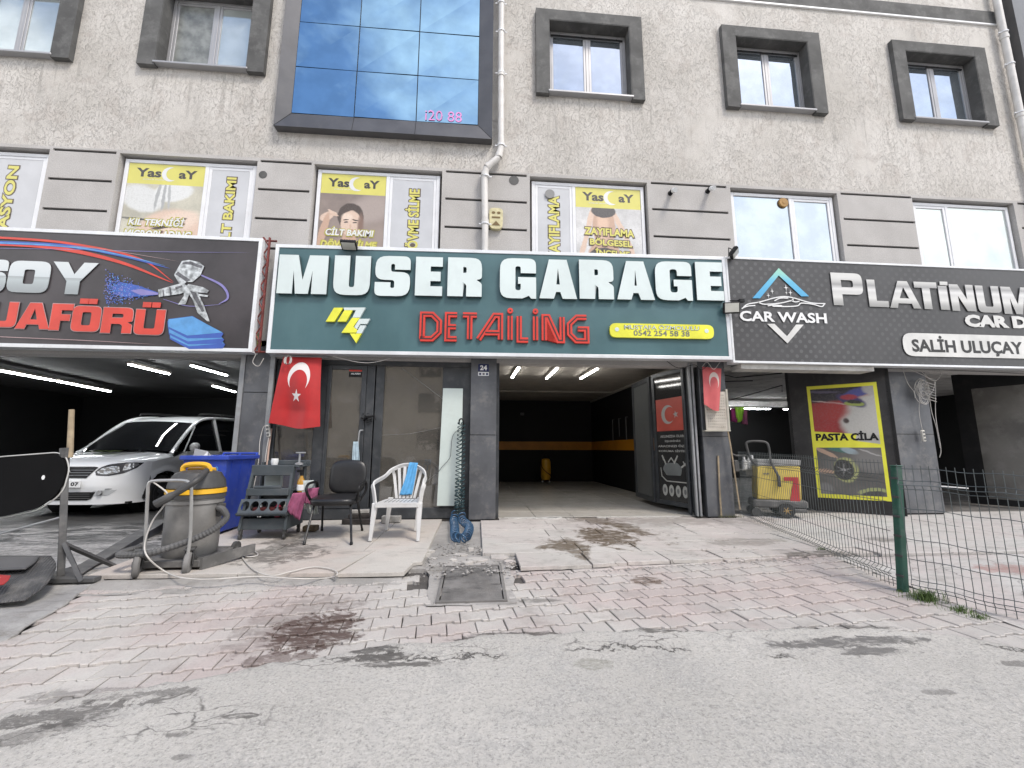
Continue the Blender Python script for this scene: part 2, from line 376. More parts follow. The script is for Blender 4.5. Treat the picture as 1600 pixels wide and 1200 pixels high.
# ================================================================ materials
def stucco():
    m = bpy.data.materials.new('stucco'); t = NT(m)
    o = t.xyz(); low = t.ramp(o[2], 5.84, 5.87, 0.0, 1.0)
    base = t.mix(t.ramp(t.noise(0.55, 6, 0.6), 0.3, 0.7), (0.46, 0.436, 0.40), (0.615, 0.59, 0.555))
    base = t.mix(t.m('MULTIPLY', t.ramp(t.noise(2.2, 7, 0.65, dist=1.2), 0.5, 0.68), 0.4), base, (0.40, 0.355, 0.32))
    streak = t.noise(2.0, 6, 0.6, vec=t.scaled((2.2, 2, 0.25)))
    base = t.mix(t.m('MULTIPLY', t.ramp(streak, 0.52, 0.75), 0.35), base, (0.33, 0.315, 0.3))
    sx_ = t.noise(5.5, 6, 0.6, vec=t.scaled((2.0, 1, 0.10)), dist=0.3)      # drips below the upper sills
    drip = t.m('MULTIPLY', t.ramp(sx_, 0.55, 0.68), t.m('MULTIPLY', t.ramp(o[2], 6.1, 7.4), t.m('LESS_THAN', o[2], 7.42)))
    base = t.mix(t.m('MULTIPLY', drip, 0.5), base, (0.23, 0.215, 0.195))
    worm = t.noise(7, 5, 0.62, vec=t.scaled((1.5, 1, 0.85)), dist=2.2)
    cut = t.ramp(t.m('ABSOLUTE', t.m('SUBTRACT', worm, 0.5)), 0.0, 0.02, 1.0, 0.0)
    patch = t.ramp(t.noise(0.9, 4), 0.30, 0.52)
    cut = t.m('MULTIPLY', t.m('MULTIPLY', cut, patch), low)
    base = t.mix(t.m('MULTIPLY', cut, 0.55), base, (0.25, 0.235, 0.22))
    lowc = t.mix(t.ramp(t.noise(1.3, 6, 0.6), 0.3, 0.7), (0.40, 0.385, 0.37), (0.47, 0.455, 0.44))
    base = t.mix(low, lowc, base)
    sp = t.ramp(t.noise(70, 2, 0.6), 0.3, 0.7, 0.86, 1.1)
    k = t.n.new('ShaderNodeCombineXYZ')
    for i in range(3): t.l.new(sp, k.inputs[i])
    base = t.mix(1.0, base, k.outputs[0], 'MULTIPLY')
    t.set(t.b.inputs['Base Color'], base); t.b.inputs['Roughness'].default_value = 0.9
    h = t.m('SUBTRACT', t.m('MULTIPLY', t.noise(45, 5, 0.7), 0.5), t.m('MULTIPLY', cut, 0.6))
    t.bump(h, 0.75, 0.012); return m
M_STUCCO = stucco()
M_SURR = mat('charcoal_render', (0.088, 0.088, 0.086), 0.85, var=0.25, scale=2.5, bump=0.35, bscale=50, dirt=0.35, dcol=(0.2, 0.2, 0.195))
M_ALU = mat('grey_aluminium', (0.36, 0.36, 0.37), 0.4, 0.3, var=0.06)
M_PVC = mat('white_plastic_frame', (0.72, 0.73, 0.75), 0.35, var=0.04, dirt=0.15, dcol=(0.45, 0.43, 0.4))
M_BAYF = mat('anthracite_cladding', (0.085, 0.085, 0.09), 0.38, 0.2, var=0.12, dirt=0.15, dcol=(0.14, 0.13, 0.12))
M_STEEL = mat('grey_painted_steel', (0.115, 0.12, 0.13), 0.42, 0.35, var=0.2, scale=2.2, bump=0.15, bscale=8, dirt=0.4, dcol=(0.26, 0.25, 0.24))
M_STEELL = mat('pale_steel_flange', (0.30, 0.31, 0.32), 0.45, 0.3, var=0.15, scale=3, dirt=0.35, dcol=(0.16, 0.14, 0.12))
M_FRAME = mat('dark_shopfront_frame', (0.055, 0.06, 0.066), 0.4, 0.3, var=0.15, dirt=0.3, dcol=(0.15, 0.15, 0.15))
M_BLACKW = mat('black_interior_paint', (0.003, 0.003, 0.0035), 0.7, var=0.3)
M_CEIL = mat('dusty_grey_ceiling', (0.42, 0.385, 0.34), 0.8, var=0.1, dirt=0.2)
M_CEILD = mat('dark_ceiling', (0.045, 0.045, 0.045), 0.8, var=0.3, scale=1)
M_CEILR = mat('white_ceiling', (0.72, 0.70, 0.68), 0.85, var=0.12, scale=1.2, dirt=0.5, dcol=(0.2, 0.19, 0.18))
M_ORANGE = mat('orange_wall_band', (0.55, 0.22, 0.012), 0.5, var=0.08)
M_GROOVE = mat('dark_groove_paint', (0.03, 0.03, 0.032), 0.9, var=0.2)  # near-black backing for the grooves, pipe holes and tray
M_BLACK = mat('black_plastic', (0.009, 0.009, 0.010), 0.45, var=0.3, dirt=0.15, dcol=(0.05, 0.048, 0.045), spec=.3)
M_WHITE = mat('white_paint', (0.75, 0.76, 0.76), 0.45, var=0.04)
M_SIGNF = mat('white_sign_frame', (0.72, 0.74, 0.76), 0.3, 0.1, var=0.08, scale=2, dirt=0.25, dcol=(0.4, 0.39, 0.37))
M_TUBE = mat('lit_tube', (1.0, 0.98, 0.94), 0.4, emit=16)
M_TUBEL = mat('lit_fluorescent', (0.95, 0.98, 1.0), 0.4, emit=38)
M_CHROME = mat('chrome', (0.6, 0.6, 0.6), 0.15, 1.0, var=0.05)
M_YELLOW = mat('yellow_print', (0.78, 0.76, 0.06), 0.4, var=0.08)
M_RED = mat('red_print', (0.62, 0.035, 0.025), 0.4, var=0.1)

def glassy(name, c, rough, metal, wob=0.02, sc=0.8, ior=1.5, dirt=0.0, alpha=None):
    m = bpy.data.materials.new(name); t = NT(m)
    cc = t.mix(t.ramp(t.noise(2.5), 0.3, 0.7), tuple(x*0.85 for x in c), c)
    if dirt: cc = t.mix(t.m('MULTIPLY', t.ramp(t.noise(3.5, 8, 0.7), 0.45, 0.72), dirt), cc, (0.22, 0.2, 0.18))
    t.set(t.b.inputs['Base Color'], cc); t.b.inputs['Metallic'].default_value = metal; t.b.inputs['IOR'].default_value = ior
    if dirt: t.set(t.b.inputs['Roughness'], t.ramp(t.noise(3.5, 8, 0.7), 0.45, 0.72, rough, rough+0.25))
    else: t.b.inputs['Roughness'].default_value = rough
    if wob: t.bump(t.noise(sc, 2, 0.4), wob, 0.05)
    if alpha is not None: t.b.inputs['Alpha'].default_value = alpha
    return m
M_BAY = glassy('blue_mirror_glass', (0.27, 0.43, 0.56), 0.02, 1.0, 0.03)
M_WGLASS = glassy('window_glass', (0.46, 0.52, 0.58), 0.02, 0.85, 0.08, 1.3)
M_WGLASSB = glassy('bright_window_glass', (0.62, 0.67, 0.65), 0.03, 0.55, 0.08, 1.3)
M_SGLASS = glassy('dusty_shop_glass', (0.105, 0.098, 0.085), 0.03, 0.0, 0.01, 1.0, ior=2.3, dirt=0.3, alpha=0.84)
M_DGLASS = glassy('dark_door_glass', (0.04, 0.04, 0.04), 0.07, 0.0, 0.02, ior=1.6, alpha=0.93)
M_FROST = glassy('frosted_door_glass', (0.10, 0.105, 0.105), 0.35, 0.0, 0.0, ior=1.5)

def stone(name, c1, c2, pink=None, rough=0.62, rv=0.1, crack=0.0, cscale=3.0, stain=0.35, bump=0.25, bscale=30, veins=0.3, stains=(), sc=(0.15, 0.115, 0.085)):
    m = bpy.data.materials.new(name); t = NT(m)
    b = t.mix(t.ramp(t.noise(1.4, 7, 0.65), 0.3, 0.7), c1, c2)
    if pink: b = t.mix(t.m('MULTIPLY', t.ramp(t.noise(0.8, 4, 0.6), 0.4, 0.62), 0.85), b, pink)
    v = t.noise(9, 6, 0.65, vec=t.scaled((0.35, 1.6, 1)), dist=0.6)
    b = t.mix(t.m('MULTIPLY', t.ramp(v, 0.5, 0.72), veins), b, tuple(x*0.62 for x in c1))
    b = t.mix(t.m('MULTIPLY', t.ramp(t.noise(3.4, 9, 0.72), 0.52, 0.7), stain), b, (0.2, 0.185, 0.165))
    b = t.mix(t.m('MULTIPLY', t.ramp(t.noise(90, 3, 0.7), 0.45, 0.75), 0.3), b, (0.17, 0.16, 0.15))
    if crack:
        nz = t.n.new('ShaderNodeTexNoise'); nz.inputs['Scale'].default_value = 5; nz.inputs['Detail'].default_value = 7; t.l.new(t.pos, nz.inputs['Vector'])
        sm = t.n.new('ShaderNodeVectorMath'); sm.operation = 'SCALE'; sm.inputs['Scale'].default_value = 0.25; t.l.new(nz.outputs['Color'], sm.inputs[0])
        va = t.n.new('ShaderNodeVectorMath'); va.operation = 'ADD'; t.l.new(t.pos, va.inputs[0]); t.l.new(sm.outputs[0], va.inputs[1])
        ce = t.ramp(t.voro(cscale, 'DISTANCE_TO_EDGE', vec=t.scaled((0.45, 1.5, 1), va.outputs[0])), 0.0, 0.014, 1, 0)
        b = t.mix(t.m('MULTIPLY', t.m('MULTIPLY', ce, t.ramp(t.noise(1.5, 5, 0.7), 0.44, 0.56)), crack), b, (0.07, 0.065, 0.06))
    if rv:
        f = t.m('ADD', t.m('MULTIPLY', t.rnd(), 2*rv), 1-rv); k = t.n.new('ShaderNodeCombineXYZ')
        for i in range(3): t.l.new(f, k.inputs[i])
        b = t.mix(1.0, b, k.outputs[0], 'MULTIPLY')
    r = None
    for (x, y, rx, ry, wob, col_, am, rot) in stains:
        f = t.m('MULTIPLY', t.blob(x, y, rx, ry, wob, rot=rot), am); b = t.mix(f, b, col_)
        r = f if r is None else t.m('MAXIMUM', r, f)
    t.set(t.b.inputs['Base Color'], b)
    if r is not None: t.set(t.b.inputs['Roughness'], t.m('SUBTRACT', rough, t.m('MULTIPLY', r, 0.3)))
    else: t.b.inputs['Roughness'].default_value = rough
    t.bump(t.m('ADD', t.noise(bscale, 6, 0.7), t.m('MULTIPLY', t.noise(bscale*4, 3, 0.6), 0.4)), bump, 0.008); return m
def stain(px, py, wpx, hpx, wob=0.5, c=(0.07, 0.065, 0.06), am=0.85, rot=0.0):
    p = GG(px, py); q = GG(px+wpx/2, py); r = GG(px, py-hpx/2)
    return (p.x, p.y, abs(q.x-p.x), abs(r.y-p.y), wob, c, am, rot)
DK = (0.075, 0.07, 0.064)
RB = (0.085, 0.055, 0.046)
ROADSTAINS = [stain(120, 1118, 230, 26, 1.0, DK, 0.75, 0.25), stain(40, 1150, 140, 30, 1.0, DK, 0.5, 0.3), stain(230, 1088, 130, 14, 1.0, DK, 0.6, 0.1), stain(600, 1030, 190, 12, 1.0, DK, 0.9), stain(640, 1040, 170, 8, 1.0, DK, 0.8), stain(570, 1018, 90, 12, 1.0, DK, 0.8),
    stain(1330, 1006, 250, 16, 0.7, (0.13, 0.125, 0.12), 0.9), stain(1370, 1020, 100, 14, 0.6, (0.13, 0.125, 0.12), 0.85), stain(1030, 985, 130, 10, 0.7, DK, 0.8), stain(375, 1122, 80, 9, 0.9, DK, 0.8),
    stain(930, 1040, 60, 16, 0.6, (0.2, 0.2, 0.16), 0.5), stain(280, 1150, 44, 9, 1.0, DK, 0.6), stain(1465, 1084, 50, 10, 0.6, DK, 0.45), stain(1590, 1040, 60, 12, 0.6, DK, 0.6), stain(285, 1187, 30, 7, 1.0, DK, 0.5)]
PAVESTAINS = [stain(497, 985, 130, 62, 0.55, RB, 0.93), stain(460, 975, 150, 80, 0.9, RB, 0.35), stain(440, 1030, 130, 26, 0.8, RB, 0.6), stain(800, 996, 170, 16, 0.6, DK, 0.9), stain(1008, 907, 44, 14, 0.7, (0.12, 0.08, 0.06), 0.85),
    stain(1160, 995, 80, 12, 0.7, DK, 0.8), stain(1320, 985, 180, 16, 0.6, DK, 0.75), stain(840, 938, 60, 8, 0.7, DK, 0.6), stain(150, 1085, 200, 20, 0.8, DK, 0.5)]
SLABSTAINS = [stain(918, 812, 46, 42, 0.8, (0.13, 0.10, 0.07), 1.0, 0.3), stain(945, 842, 80, 24, 0.9, (0.13, 0.10, 0.07), 1.0), stain(880, 856, 74, 18, 0.8, (0.14, 0.11, 0.08), 1.0), stain(905, 868, 30, 16, 0.8, (0.14, 0.11, 0.08), 0.9), stain(1040, 815, 300, 16, 1.0, (0.25, 0.22, 0.2), 0.6), stain(1150, 850, 120, 12, 1.0, (0.2, 0.18, 0.16), 0.6), stain(925, 797, 60, 16, 0.7, (0.25, 0.2, 0.16), 0.7),
    stain(1010, 795, 44, 9, 0.6, (0.05, 0.045, 0.04), 0.95), stain(440, 868, 110, 26, 0.9, (0.1, 0.09, 0.08), 0.75), stain(450, 848, 60, 16, 0.9, (0.1, 0.09, 0.08), 0.7), stain(1385, 845, 70, 8, 0.6, DK, 0.6), stain(820, 790, 50, 8, 0.8, (0.2, 0.18, 0.16), 0.6), stain(1290, 868, 120, 8, 0.7, DK, 0.7)]
def road_material():
    m = bpy.data.materials.new('dusty_worn_concrete'); t = NT(m)
    b = t.mix(t.ramp(t.noise(0.7, 8, 0.65), 0.3, 0.7), (0.43, 0.415, 0.385), (0.545, 0.525, 0.49))
    b = t.mix(t.m('MULTIPLY', t.ramp(t.noise(2.8, 9, 0.75), 0.47, 0.68), 0.5), b, (0.33, 0.325, 0.315))
    ag = t.ramp(t.voro(75), 0.1, 0.45); b = t.mix(t.m('MULTIPLY', t.m('SUBTRACT', 1.0, ag), t.ramp(t.noise(5, 6, 0.7), 0.35, 0.65, 0.12, 0.75)), b, (0.62, 0.60, 0.57))
    b = t.mix(t.m('MULTIPLY', t.ramp(t.noise(55, 8, 0.88), 0.49, 0.62), 0.7), b, (0.17, 0.165, 0.155))
    b = t.mix(t.m('MULTIPLY', t.ramp(t.noise(28, 8, 0.85), 0.5, 0.6), t.ramp(t.noise(1.7, 5), 0.4, 0.65, 0.0, 0.5)), b, (0.24, 0.235, 0.225))
    b = t.mix(t.m('MULTIPLY', t.ramp(t.noise(17, 8, 0.8), 0.6, 0.72), 0.55), b, (0.19, 0.185, 0.18))
    # one long crack along the edge of the paving and some hairlines
    o = t.xyz(); w = t.m('ADD', t.m('MULTIPLY', t.m('SUBTRACT', t.noise(1.6, 9, 0.72), 0.5), 0.7), o[1])
    e0 = GG(700, 1022); e1 = GG(1400, 1018); k = (e1.y-e0.y)/(e1.x-e0.x)
    line = t.m('ABSOLUTE', t.m('SUBTRACT', t.m('SUBTRACT', w, e0.y), t.m('MULTIPLY', t.m('SUBTRACT', o[0], e0.x), k)))
    cr_ = t.m('MULTIPLY', t.ramp(line, 0.003, 0.013, 1, 0), t.ramp(t.noise(1.2, 4), 0.44, 0.52))
    b = t.mix(t.m('MULTIPLY', cr_, 0.85), b, (0.06, 0.057, 0.053))
    vk = t.n.new('ShaderNodeVectorMath'); vk.operation = 'ADD'; sc_n = t.n.new('ShaderNodeTexNoise'); sc_n.inputs['Scale'].default_value = 4; sc_n.inputs['Detail'].default_value = 6; t.l.new(t.pos, sc_n.inputs['Vector'])
    sm = t.n.new('ShaderNodeVectorMath'); sm.operation = 'SCALE'; sm.inputs['Scale'].default_value = 0.22; t.l.new(sc_n.outputs['Color'], sm.inputs[0]); t.l.new(t.pos, vk.inputs[0]); t.l.new(sm.outputs[0], vk.inputs[1])
    cw = t.ramp(t.voro(6.5, 'DISTANCE_TO_EDGE', vec=t.scaled((0.55, 1.5, 1), vk.outputs[0])), 0.0, 0.05, 1, 0)
    zone = None
    for (zx, zy, zw, zh) in ((620, 1028, 420, 36), (200, 1130, 520, 60), (1330, 1010, 420, 30), (1020, 1000, 400, 24)):
        zx_, zy_, za, zb, *_r = stain(zx, zy, zw, zh); zf = t.blob(zx_, zy_, za, zb, 0.4, 2.0, 0.3); zone = zf if zone is None else t.m('MAXIMUM', zone, zf)
    cz_ = t.m('MULTIPLY', t.m('MULTIPLY', cw, zone), t.ramp(t.noise(2.4, 5), 0.42, 0.55))
    b = t.mix(t.m('MULTIPLY', cz_, 0.8), b, (0.08, 0.075, 0.07))
    wn_ = t.noise(0.8, 7, 0.7, dist=0.8); hair = t.m('MULTIPLY', t.ramp(t.m('ABSOLUTE', t.m('SUBTRACT', wn_, 0.5)), 0.0, 0.0022, 1, 0), t.ramp(t.noise(0.9, 3), 0.5, 0.6))
    b = t.mix(t.m('MULTIPLY', hair, 0.6), b, (0.12, 0.115, 0.11))
    r = None
    for (x, y, rx, ry, wob, col_, am, rot) in ROADSTAINS:
        f = t.m('MULTIPLY', t.blob(x, y, rx, ry, wob, rot=rot), am); b = t.mix(f, b, col_); r = f if r is None else t.m('MAXIMUM', r, f)
    t.set(t.b.inputs['Base Color'], b); t.set(t.b.inputs['Roughness'], t.m('SUBTRACT', 0.85, t.m('MULTIPLY', r, 0.35)))
    h = t.m('ADD', t.noise(55, 7, 0.75), t.m('MULTIPLY', t.noise(7, 6, 0.7), 1.6)); h = t.m('SUBTRACT', h, t.m('MULTIPLY', cr_, 1.5))
    t.bump(h, 0.75, 0.012); return m
M_ROAD = road_material()
M_PAVER = stone('concrete_paver', (0.43, 0.405, 0.385), (0.50, 0.48, 0.45), pink=(0.46, 0.395, 0.375), rv=0.07, stain=0.4, bump=0.5, bscale=45, veins=0.12, stains=PAVESTAINS)
M_BED = stone('joint_sand', (0.035, 0.032, 0.03), (0.10, 0.092, 0.085), rv=0, stains=PAVESTAINS, bump=0.8)
M_SLAB = stone('travertine_slab', (0.45, 0.43, 0.40), (0.51, 0.49, 0.46), pink=(0.49, 0.445, 0.42), rv=0.07, stain=0.45, stains=SLABSTAINS, bump=0.3, crack=0.75, cscale=2.6)
M_SLABL = stone('cream_marble_slab', (0.46, 0.435, 0.40), (0.52, 0.495, 0.455), pink=(0.50, 0.435, 0.39), rv=0.035, stain=0.45, stains=SLABSTAINS, bump=0.25, veins=0.3, crack=0.35, cscale=1.6)
M_MORTAR = stone('broken_mortar', (0.26, 0.25, 0.235), (0.46, 0.44, 0.42), rv=0, stain=0.7, crack=0.8, cscale=9, bump=0.9, bscale=40)
M_TILE = stone('glazed_floor_tile', (0.44, 0.42, 0.38), (0.52, 0.50, 0.46), rv=0.05, rough=0.25, stain=0.4, bump=0.05)
M_GROUT = mat('dark_grout', (0.05, 0.045, 0.04), 0.9, var=0.3, bump=0.5)
M_DRIVE = stone('dusty_asphalt', (0.25, 0.245, 0.24), (0.50, 0.49, 0.475), rv=0, stain=0.9, bump=1.0, bscale=24, veins=0.7, crack=0.6, cscale=4)
M_FORE = stone('pale_forecourt_concrete', (0.46, 0.45, 0.43), (0.54, 0.53, 0.505), pink=(0.50, 0.46, 0.44), rv=0.04, stain=0.5, bump=0.4, bscale=30, veins=0.5, stains=SLABSTAINS, crack=0.6, cscale=2.2)
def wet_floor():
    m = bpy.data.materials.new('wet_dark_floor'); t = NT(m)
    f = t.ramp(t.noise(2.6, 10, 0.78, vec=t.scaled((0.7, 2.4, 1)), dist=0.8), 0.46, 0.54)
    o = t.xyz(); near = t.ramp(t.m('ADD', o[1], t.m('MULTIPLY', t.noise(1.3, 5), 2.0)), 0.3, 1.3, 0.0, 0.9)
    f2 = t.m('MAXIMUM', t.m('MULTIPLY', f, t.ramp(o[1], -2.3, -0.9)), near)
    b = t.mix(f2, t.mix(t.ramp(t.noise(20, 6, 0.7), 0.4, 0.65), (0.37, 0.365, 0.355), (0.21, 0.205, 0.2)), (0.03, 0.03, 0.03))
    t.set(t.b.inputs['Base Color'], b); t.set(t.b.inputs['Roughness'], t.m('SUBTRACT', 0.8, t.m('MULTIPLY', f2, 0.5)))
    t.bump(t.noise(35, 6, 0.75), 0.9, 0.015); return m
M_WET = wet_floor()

# ================================================================ ground
b = MB(); S = 400
b.add([(-S,-S,-0.36),(S,-S,-0.36),(S,S,-0.36),(-S,S,-0.36)], [(0,1,2,3)]); b.build('ground', M_ROAD, kind='structure')
# the worn concrete street; its upper edge runs raggedly over the paving
edge_px = [(-260,1175),(0,1120),(120,1092),(250,1070),(400,1045),(560,1015),(700,1000),(850,990),(1000,985),(1150,985),(1260,982),(1380,984),(1500,996),(1620,1018),(1900,1060)]
EDGE = [GG(*p) for p in edge_px]
def edge_y(x):
    if x <= EDGE[0].x: return EDGE[0].y
    for i in range(len(EDGE)-1):
        if EDGE[i].x <= x <= EDGE[i+1].x:
            t = (x-EDGE[i].x)/(EDGE[i+1].x-EDGE[i].x); return EDGE[i].y*(1-t)+EDGE[i+1].y*t
    return EDGE[-1].y
def fn(x, y, s, z=0.0): return mnoise.noise(Vector((x*s, y*s, z)))
xs = [-60,-30,-15,-9] + [-7+0.04*i for i in range(int(14/0.04)+1)] + [9,15,30,60]
b = MB(); rows = [0, 0.012, 0.05, 0.12, 0.25, 0.45, 0.7, 1.0, 1.5, 2.2, 3.2, 4.6, 9, 55]
nx = len(xs)
for r_, d in enumerate(rows):
    for x in xs:
        y = edge_y(x)+0.05*fn(x, 0, 3)+0.035*fn(x, 0, 11, 3)+0.012*fn(x, 0, 40, 5) if r_ < 4 else edge_y(x)
        y -= d
        b.v.append(Vector((x, y, gz(y)+(0.002 if r_ == 0 else 0.009)+(0.004*fn(x, y, 4) if 1 < r_ < 11 else 0))))
for r_ in range(len(rows)-1):
    for i in range(nx-1):
        b.f.append([r_*nx+i, (r_+1)*nx+i, (r_+1)*nx+i+1, r_*nx+i+1]); b.k.append(0)
b.build('road', M_ROAD, kind='structure', smooth=True, sharp=0)

# block paving
PAVING = empty('paving', (0, -3.4, -0.12), kind='structure')
b = MB(); 
for (y0, y1) in ((-1.9, -3.0), (-3.0, -4.0), (-4.0, -5.2)):
    b.add([(-6.5, y1, gz(y1)-0.022), (6.5, y1, gz(y1)-0.022), (6.5, y0, gz(y0)-0.022), (-6.5, y0, gz(y0)-0.022)], [(0,1,2,3)])
b.build('joint_sand', M_BED, PAVING)
left_edge = [GG(0,1003), GG(60,958), GG(138,916), GG(215,905)]
def inside_paving(x, y):
    if y < edge_y(x)-0.06: return False
    L = left_edge
    if y > L[0].y:
        if y >= L[-1].y: xl = L[-1].x
        else:
            for i in range(3):
                if L[i].y <= y <= L[i+1].y: t = (y-L[i].y)/(L[i+1].y-L[i].y); xl = L[i].x*(1-t)+L[i+1].x*t; break
        if x < xl: return False
    else:
        if x < L[0].x-(L[0].y-y)*0.9-0.1: return False
    top = -2.62 if x < -0.5 else (-2.86 if x < 0.5 else -2.74+(x-0.5)*0.09)
    if y > (top-0.05 if x < 0.35 else -2.50+(x-.4)*.085): return False
    if -0.02+0 < x-0.0 and False: return False
    if MAN[0]+0.03 < x < MAN[1]-0.03 and y > MAN[2]+0.04: return False
    return x < 3.78+(-3.2-y)*0.35 if y < -3.2 else x < 3.9
m0, m1, m2_, m3 = GG(680, 944), GG(793, 941), GG(693, 887), GG(780, 884)
MAN = (min(m0.x, m2_.x), max(m1.x, m3.x), (m0.y+m1.y)/2, (m2_.y+m3.y)/2)
def paver_mesh(k, full=True):
    L, h = 0.0955+0.0006*k, 0.0
    prof = [(-L, .0880), (-.060, .0880), (-.042, .0690), (.042, .0690), (.060, .0880), (L, .0880)]
    o = prof+[(-x, -y) for x, y in prof]; o.reverse()
    rg = random.Random(k); o = [(x+rg.uniform(-.0012,.0012), y+rg.uniform(-.0012,.0012)) for x, y in o]
    mb = MB(); n = len(o); c = 0.004
    ins = [(x*(1-c/abs(L)) if abs(x) > .05 else x, y*(1-c/.085)) for x, y in o]
    vs = [(x, y, 0) for x, y in ins]+[(x, y, -c) for x, y in o]+[(x, y, -.05) for x, y in o]
    fs = [tuple(range(n))]
    a = newell([Vector(v) for v in vs[:n]])
    if a.z < 0: fs = [tuple(reversed(range(n)))]
    for j in range(2):
        for i in range(n):
            q = (j*n+i, j*n+n+i, j*n+n+(i+1) % n, j*n+(i+1) % n)
            fs.append(q if a.z > 0 else tuple(reversed(q)))
    return vs, fs
PV = [paver_mesh(k) for k in range(5)]
pv_me = []
for k in range(5):
    me = bpy.data.meshes.new('paver'); me.from_pydata(PV[k][0], [], PV[k][1]); me.materials.append(M_PAVER); pv_me.append(me)
TH = R(6.0); cells = []
for j in range(-16, 17):
    for i in range(-34, 35):
        u, v = (i+0.5*(j % 2))*0.2, j*0.1605
        x, y = 0.2+u*math.cos(TH)-v*math.sin(TH), -3.45+u*math.sin(TH)+v*math.cos(TH)
        if abs(x) < 6 and inside_paving(x, y):
            px_d = (Vector((x, y, gz(y)))-CAM).length; cells.append((px_d, x, y))
cells.sort(); rest = MB()
for n_, (d, x, y) in enumerate(cells):
    rg = random.Random(int(x*1000)*7+int(y*1000)); k = rg.randrange(5)
    z = gz(y)+rg.uniform(-.004, .003); tx, ty = rg.uniform(-.012, .012), rg.uniform(-.014, .014); rz = TH+rg.uniform(-.012, .012)
    if n_ < 300:
        o = bpy.data.objects.new('paver', pv_me[k]); col.objects.link(o); o.parent = PAVING
        o.location = Vector((x, y, z))-wloc(PAVING); o.rotation_euler = (tx, ty, rz)
    else:
        Mx = Matrix.Translation((x, y, z)) @ Matrix.Rotation(rz, 4, 'Z') @ Matrix.Rotation(tx, 4, 'X') @ Matrix.Rotation(ty, 4, 'Y')
        rest.M = Mx; rest.add(*PV[k])
if rest.v: rest.build('farther_pavers', M_PAVER, PAVING, kind='stuff')

# sidewalk slabs in front of the shop, laid in rows
SIDEWALK = empty('sidewalk', (0, -1.3, -0.05), kind='structure')
def sz(y): return -0.004+0.008*y if y > -3 else -0.028
b = MB(); 
for x0, x1, y0 in ((-3.5, -0.45, -2.5), (-0.45, 0.05, -2.55), (0.05, 4.3, -2.35)):
    b.hexa([(x0,y0,-0.3),(x1,y0,-0.3),(x1,0.08,-0.3),(x0,0.08,-0.3)], [(x0,y0,sz(y0)-.036),(x1,y0,sz(y0)-.036),(x1,0.08,-.036),(x0,0.08,-.036)])
b.build('mortar_bed', M_MORTAR, SIDEWALK)
def slab(quad, m_, parent, name='slab', t=0.034, zf=sz, dz=0.0, tilt=0.0, jag=0.0, seed=0):
    rg = random.Random(seed); P = []
    for i in range(len(quad)):
        a, c = quad[i], quad[(i+1) % len(quad)]; P.append(a)
        if jag:
            L = math.dist(a, c); nn = int(L/0.07)
            for j in range(1, nn):
                t_ = j/nn; w = rg.uniform(-jag, jag) if i in (0,) else rg.uniform(-.0015, .0015)
                P.append((a[0]+(c[0]-a[0])*t_, a[1]+(c[1]-a[1])*t_+w))
    cx = sum(p[0] for p in P)/len(P); cy = sum(p[1] for p in P)/len(P); tx, ty = rg.uniform(-tilt, tilt), rg.uniform(-tilt, tilt)
    mb = MB(); n = len(P)
    e = 0.003; ins = []
    for p in P:
        v = Vector((cx-p[0], cy-p[1])); v = v/max(v.length, 1e-6)*e*1.5; ins.append((p[0]+v.x, p[1]+v.y))
    zt = lambda x, y: zf(y)+dz+(x-cx)*tx+(y-cy)*ty
    vs = [(x, y, zt(x, y)) for x, y in ins]+[(x, y, zt(x, y)-e) for x, y in P]+[(x, y, zt(x, y)-t) for x, y in P]
    tr = tessellate_polygon([[Vector((x, y, 0)) for x, y in ins]])
    fs = []
    for t3 in tr:
        a, b_, c = (ins[i] for i in t3); fs.append(tuple(t3) if (b_[0]-a[0])*(c[1]-a[1])-(b_[1]-a[1])*(c[0]-a[0]) > 0 else tuple(reversed(t3)))
    for j in range(2):
        for i in range(n): fs.append((j*n+i, j*n+n+i, j*n+n+(i+1) % n, j*n+(i+1) % n))
    mb.add(vs, fs); return mb.build(name, m_, parent)
# left platform: big cream slabs (quads ccw from front left)
g = 0.004; sd_ = 0
def rowslabs(x0, x1, y0, y1, lens, m_, parent, rg, skew=0.0, jag=0.0, gap=0.004, tilt=0.003, zf=sz, name='slab', dzr=0.003):
    global sd_
    x = x0; i = 0
    while x < x1-0.05:
        L = lens[i % len(lens)]*rg.uniform(0.85, 1.15); i += 1
        xe = min(x+L, x1)
        if x1-xe < 0.18: xe = x1
        sd_ += 1
        slab([(x+gap+skew, y0+gap), (xe-gap+skew, y0+gap), (xe-gap, y1-gap), (x+gap, y1-gap)], m_, parent, zf=zf, tilt=tilt, jag=jag, seed=sd_, dz=rg.uniform(-dzr, dzr), name=name)
        x = xe
rg = random.Random(3)
rowslabs(-3.42, -0.5, -0.9, 0.02, (1.1, 1.3), M_SLABL, SIDEWALK, rg)
rowslabs(-3.38, -0.5, -1.9, -0.9, (1.5, 1.0), M_SLABL, SIDEWALK, rg)
front = [(-3.3, -2.42), (-1.75, -1.16), (-1.12, -0.78)]
slab([(-3.30, -2.62), (-2.06, -2.66), (-1.78, -1.9-g), (-3.36, -1.9-g)], M_SLABL, SIDEWALK, seed=91)
slab([(-2.05, -2.66), (-1.22, -2.70), (-1.06, -1.9-g), (-1.77, -1.9-g)], M_SLABL, SIDEWALK, seed=92)
slab([(-1.19, -2.72), (-0.62, -2.74), (-0.58, -2.42), (-0.50, -2.40), (-0.50, -1.9-g), (-1.05, -1.9-g)], M_SLABL, SIDEWALK, seed=93, dz=0.004, tilt=0.01)
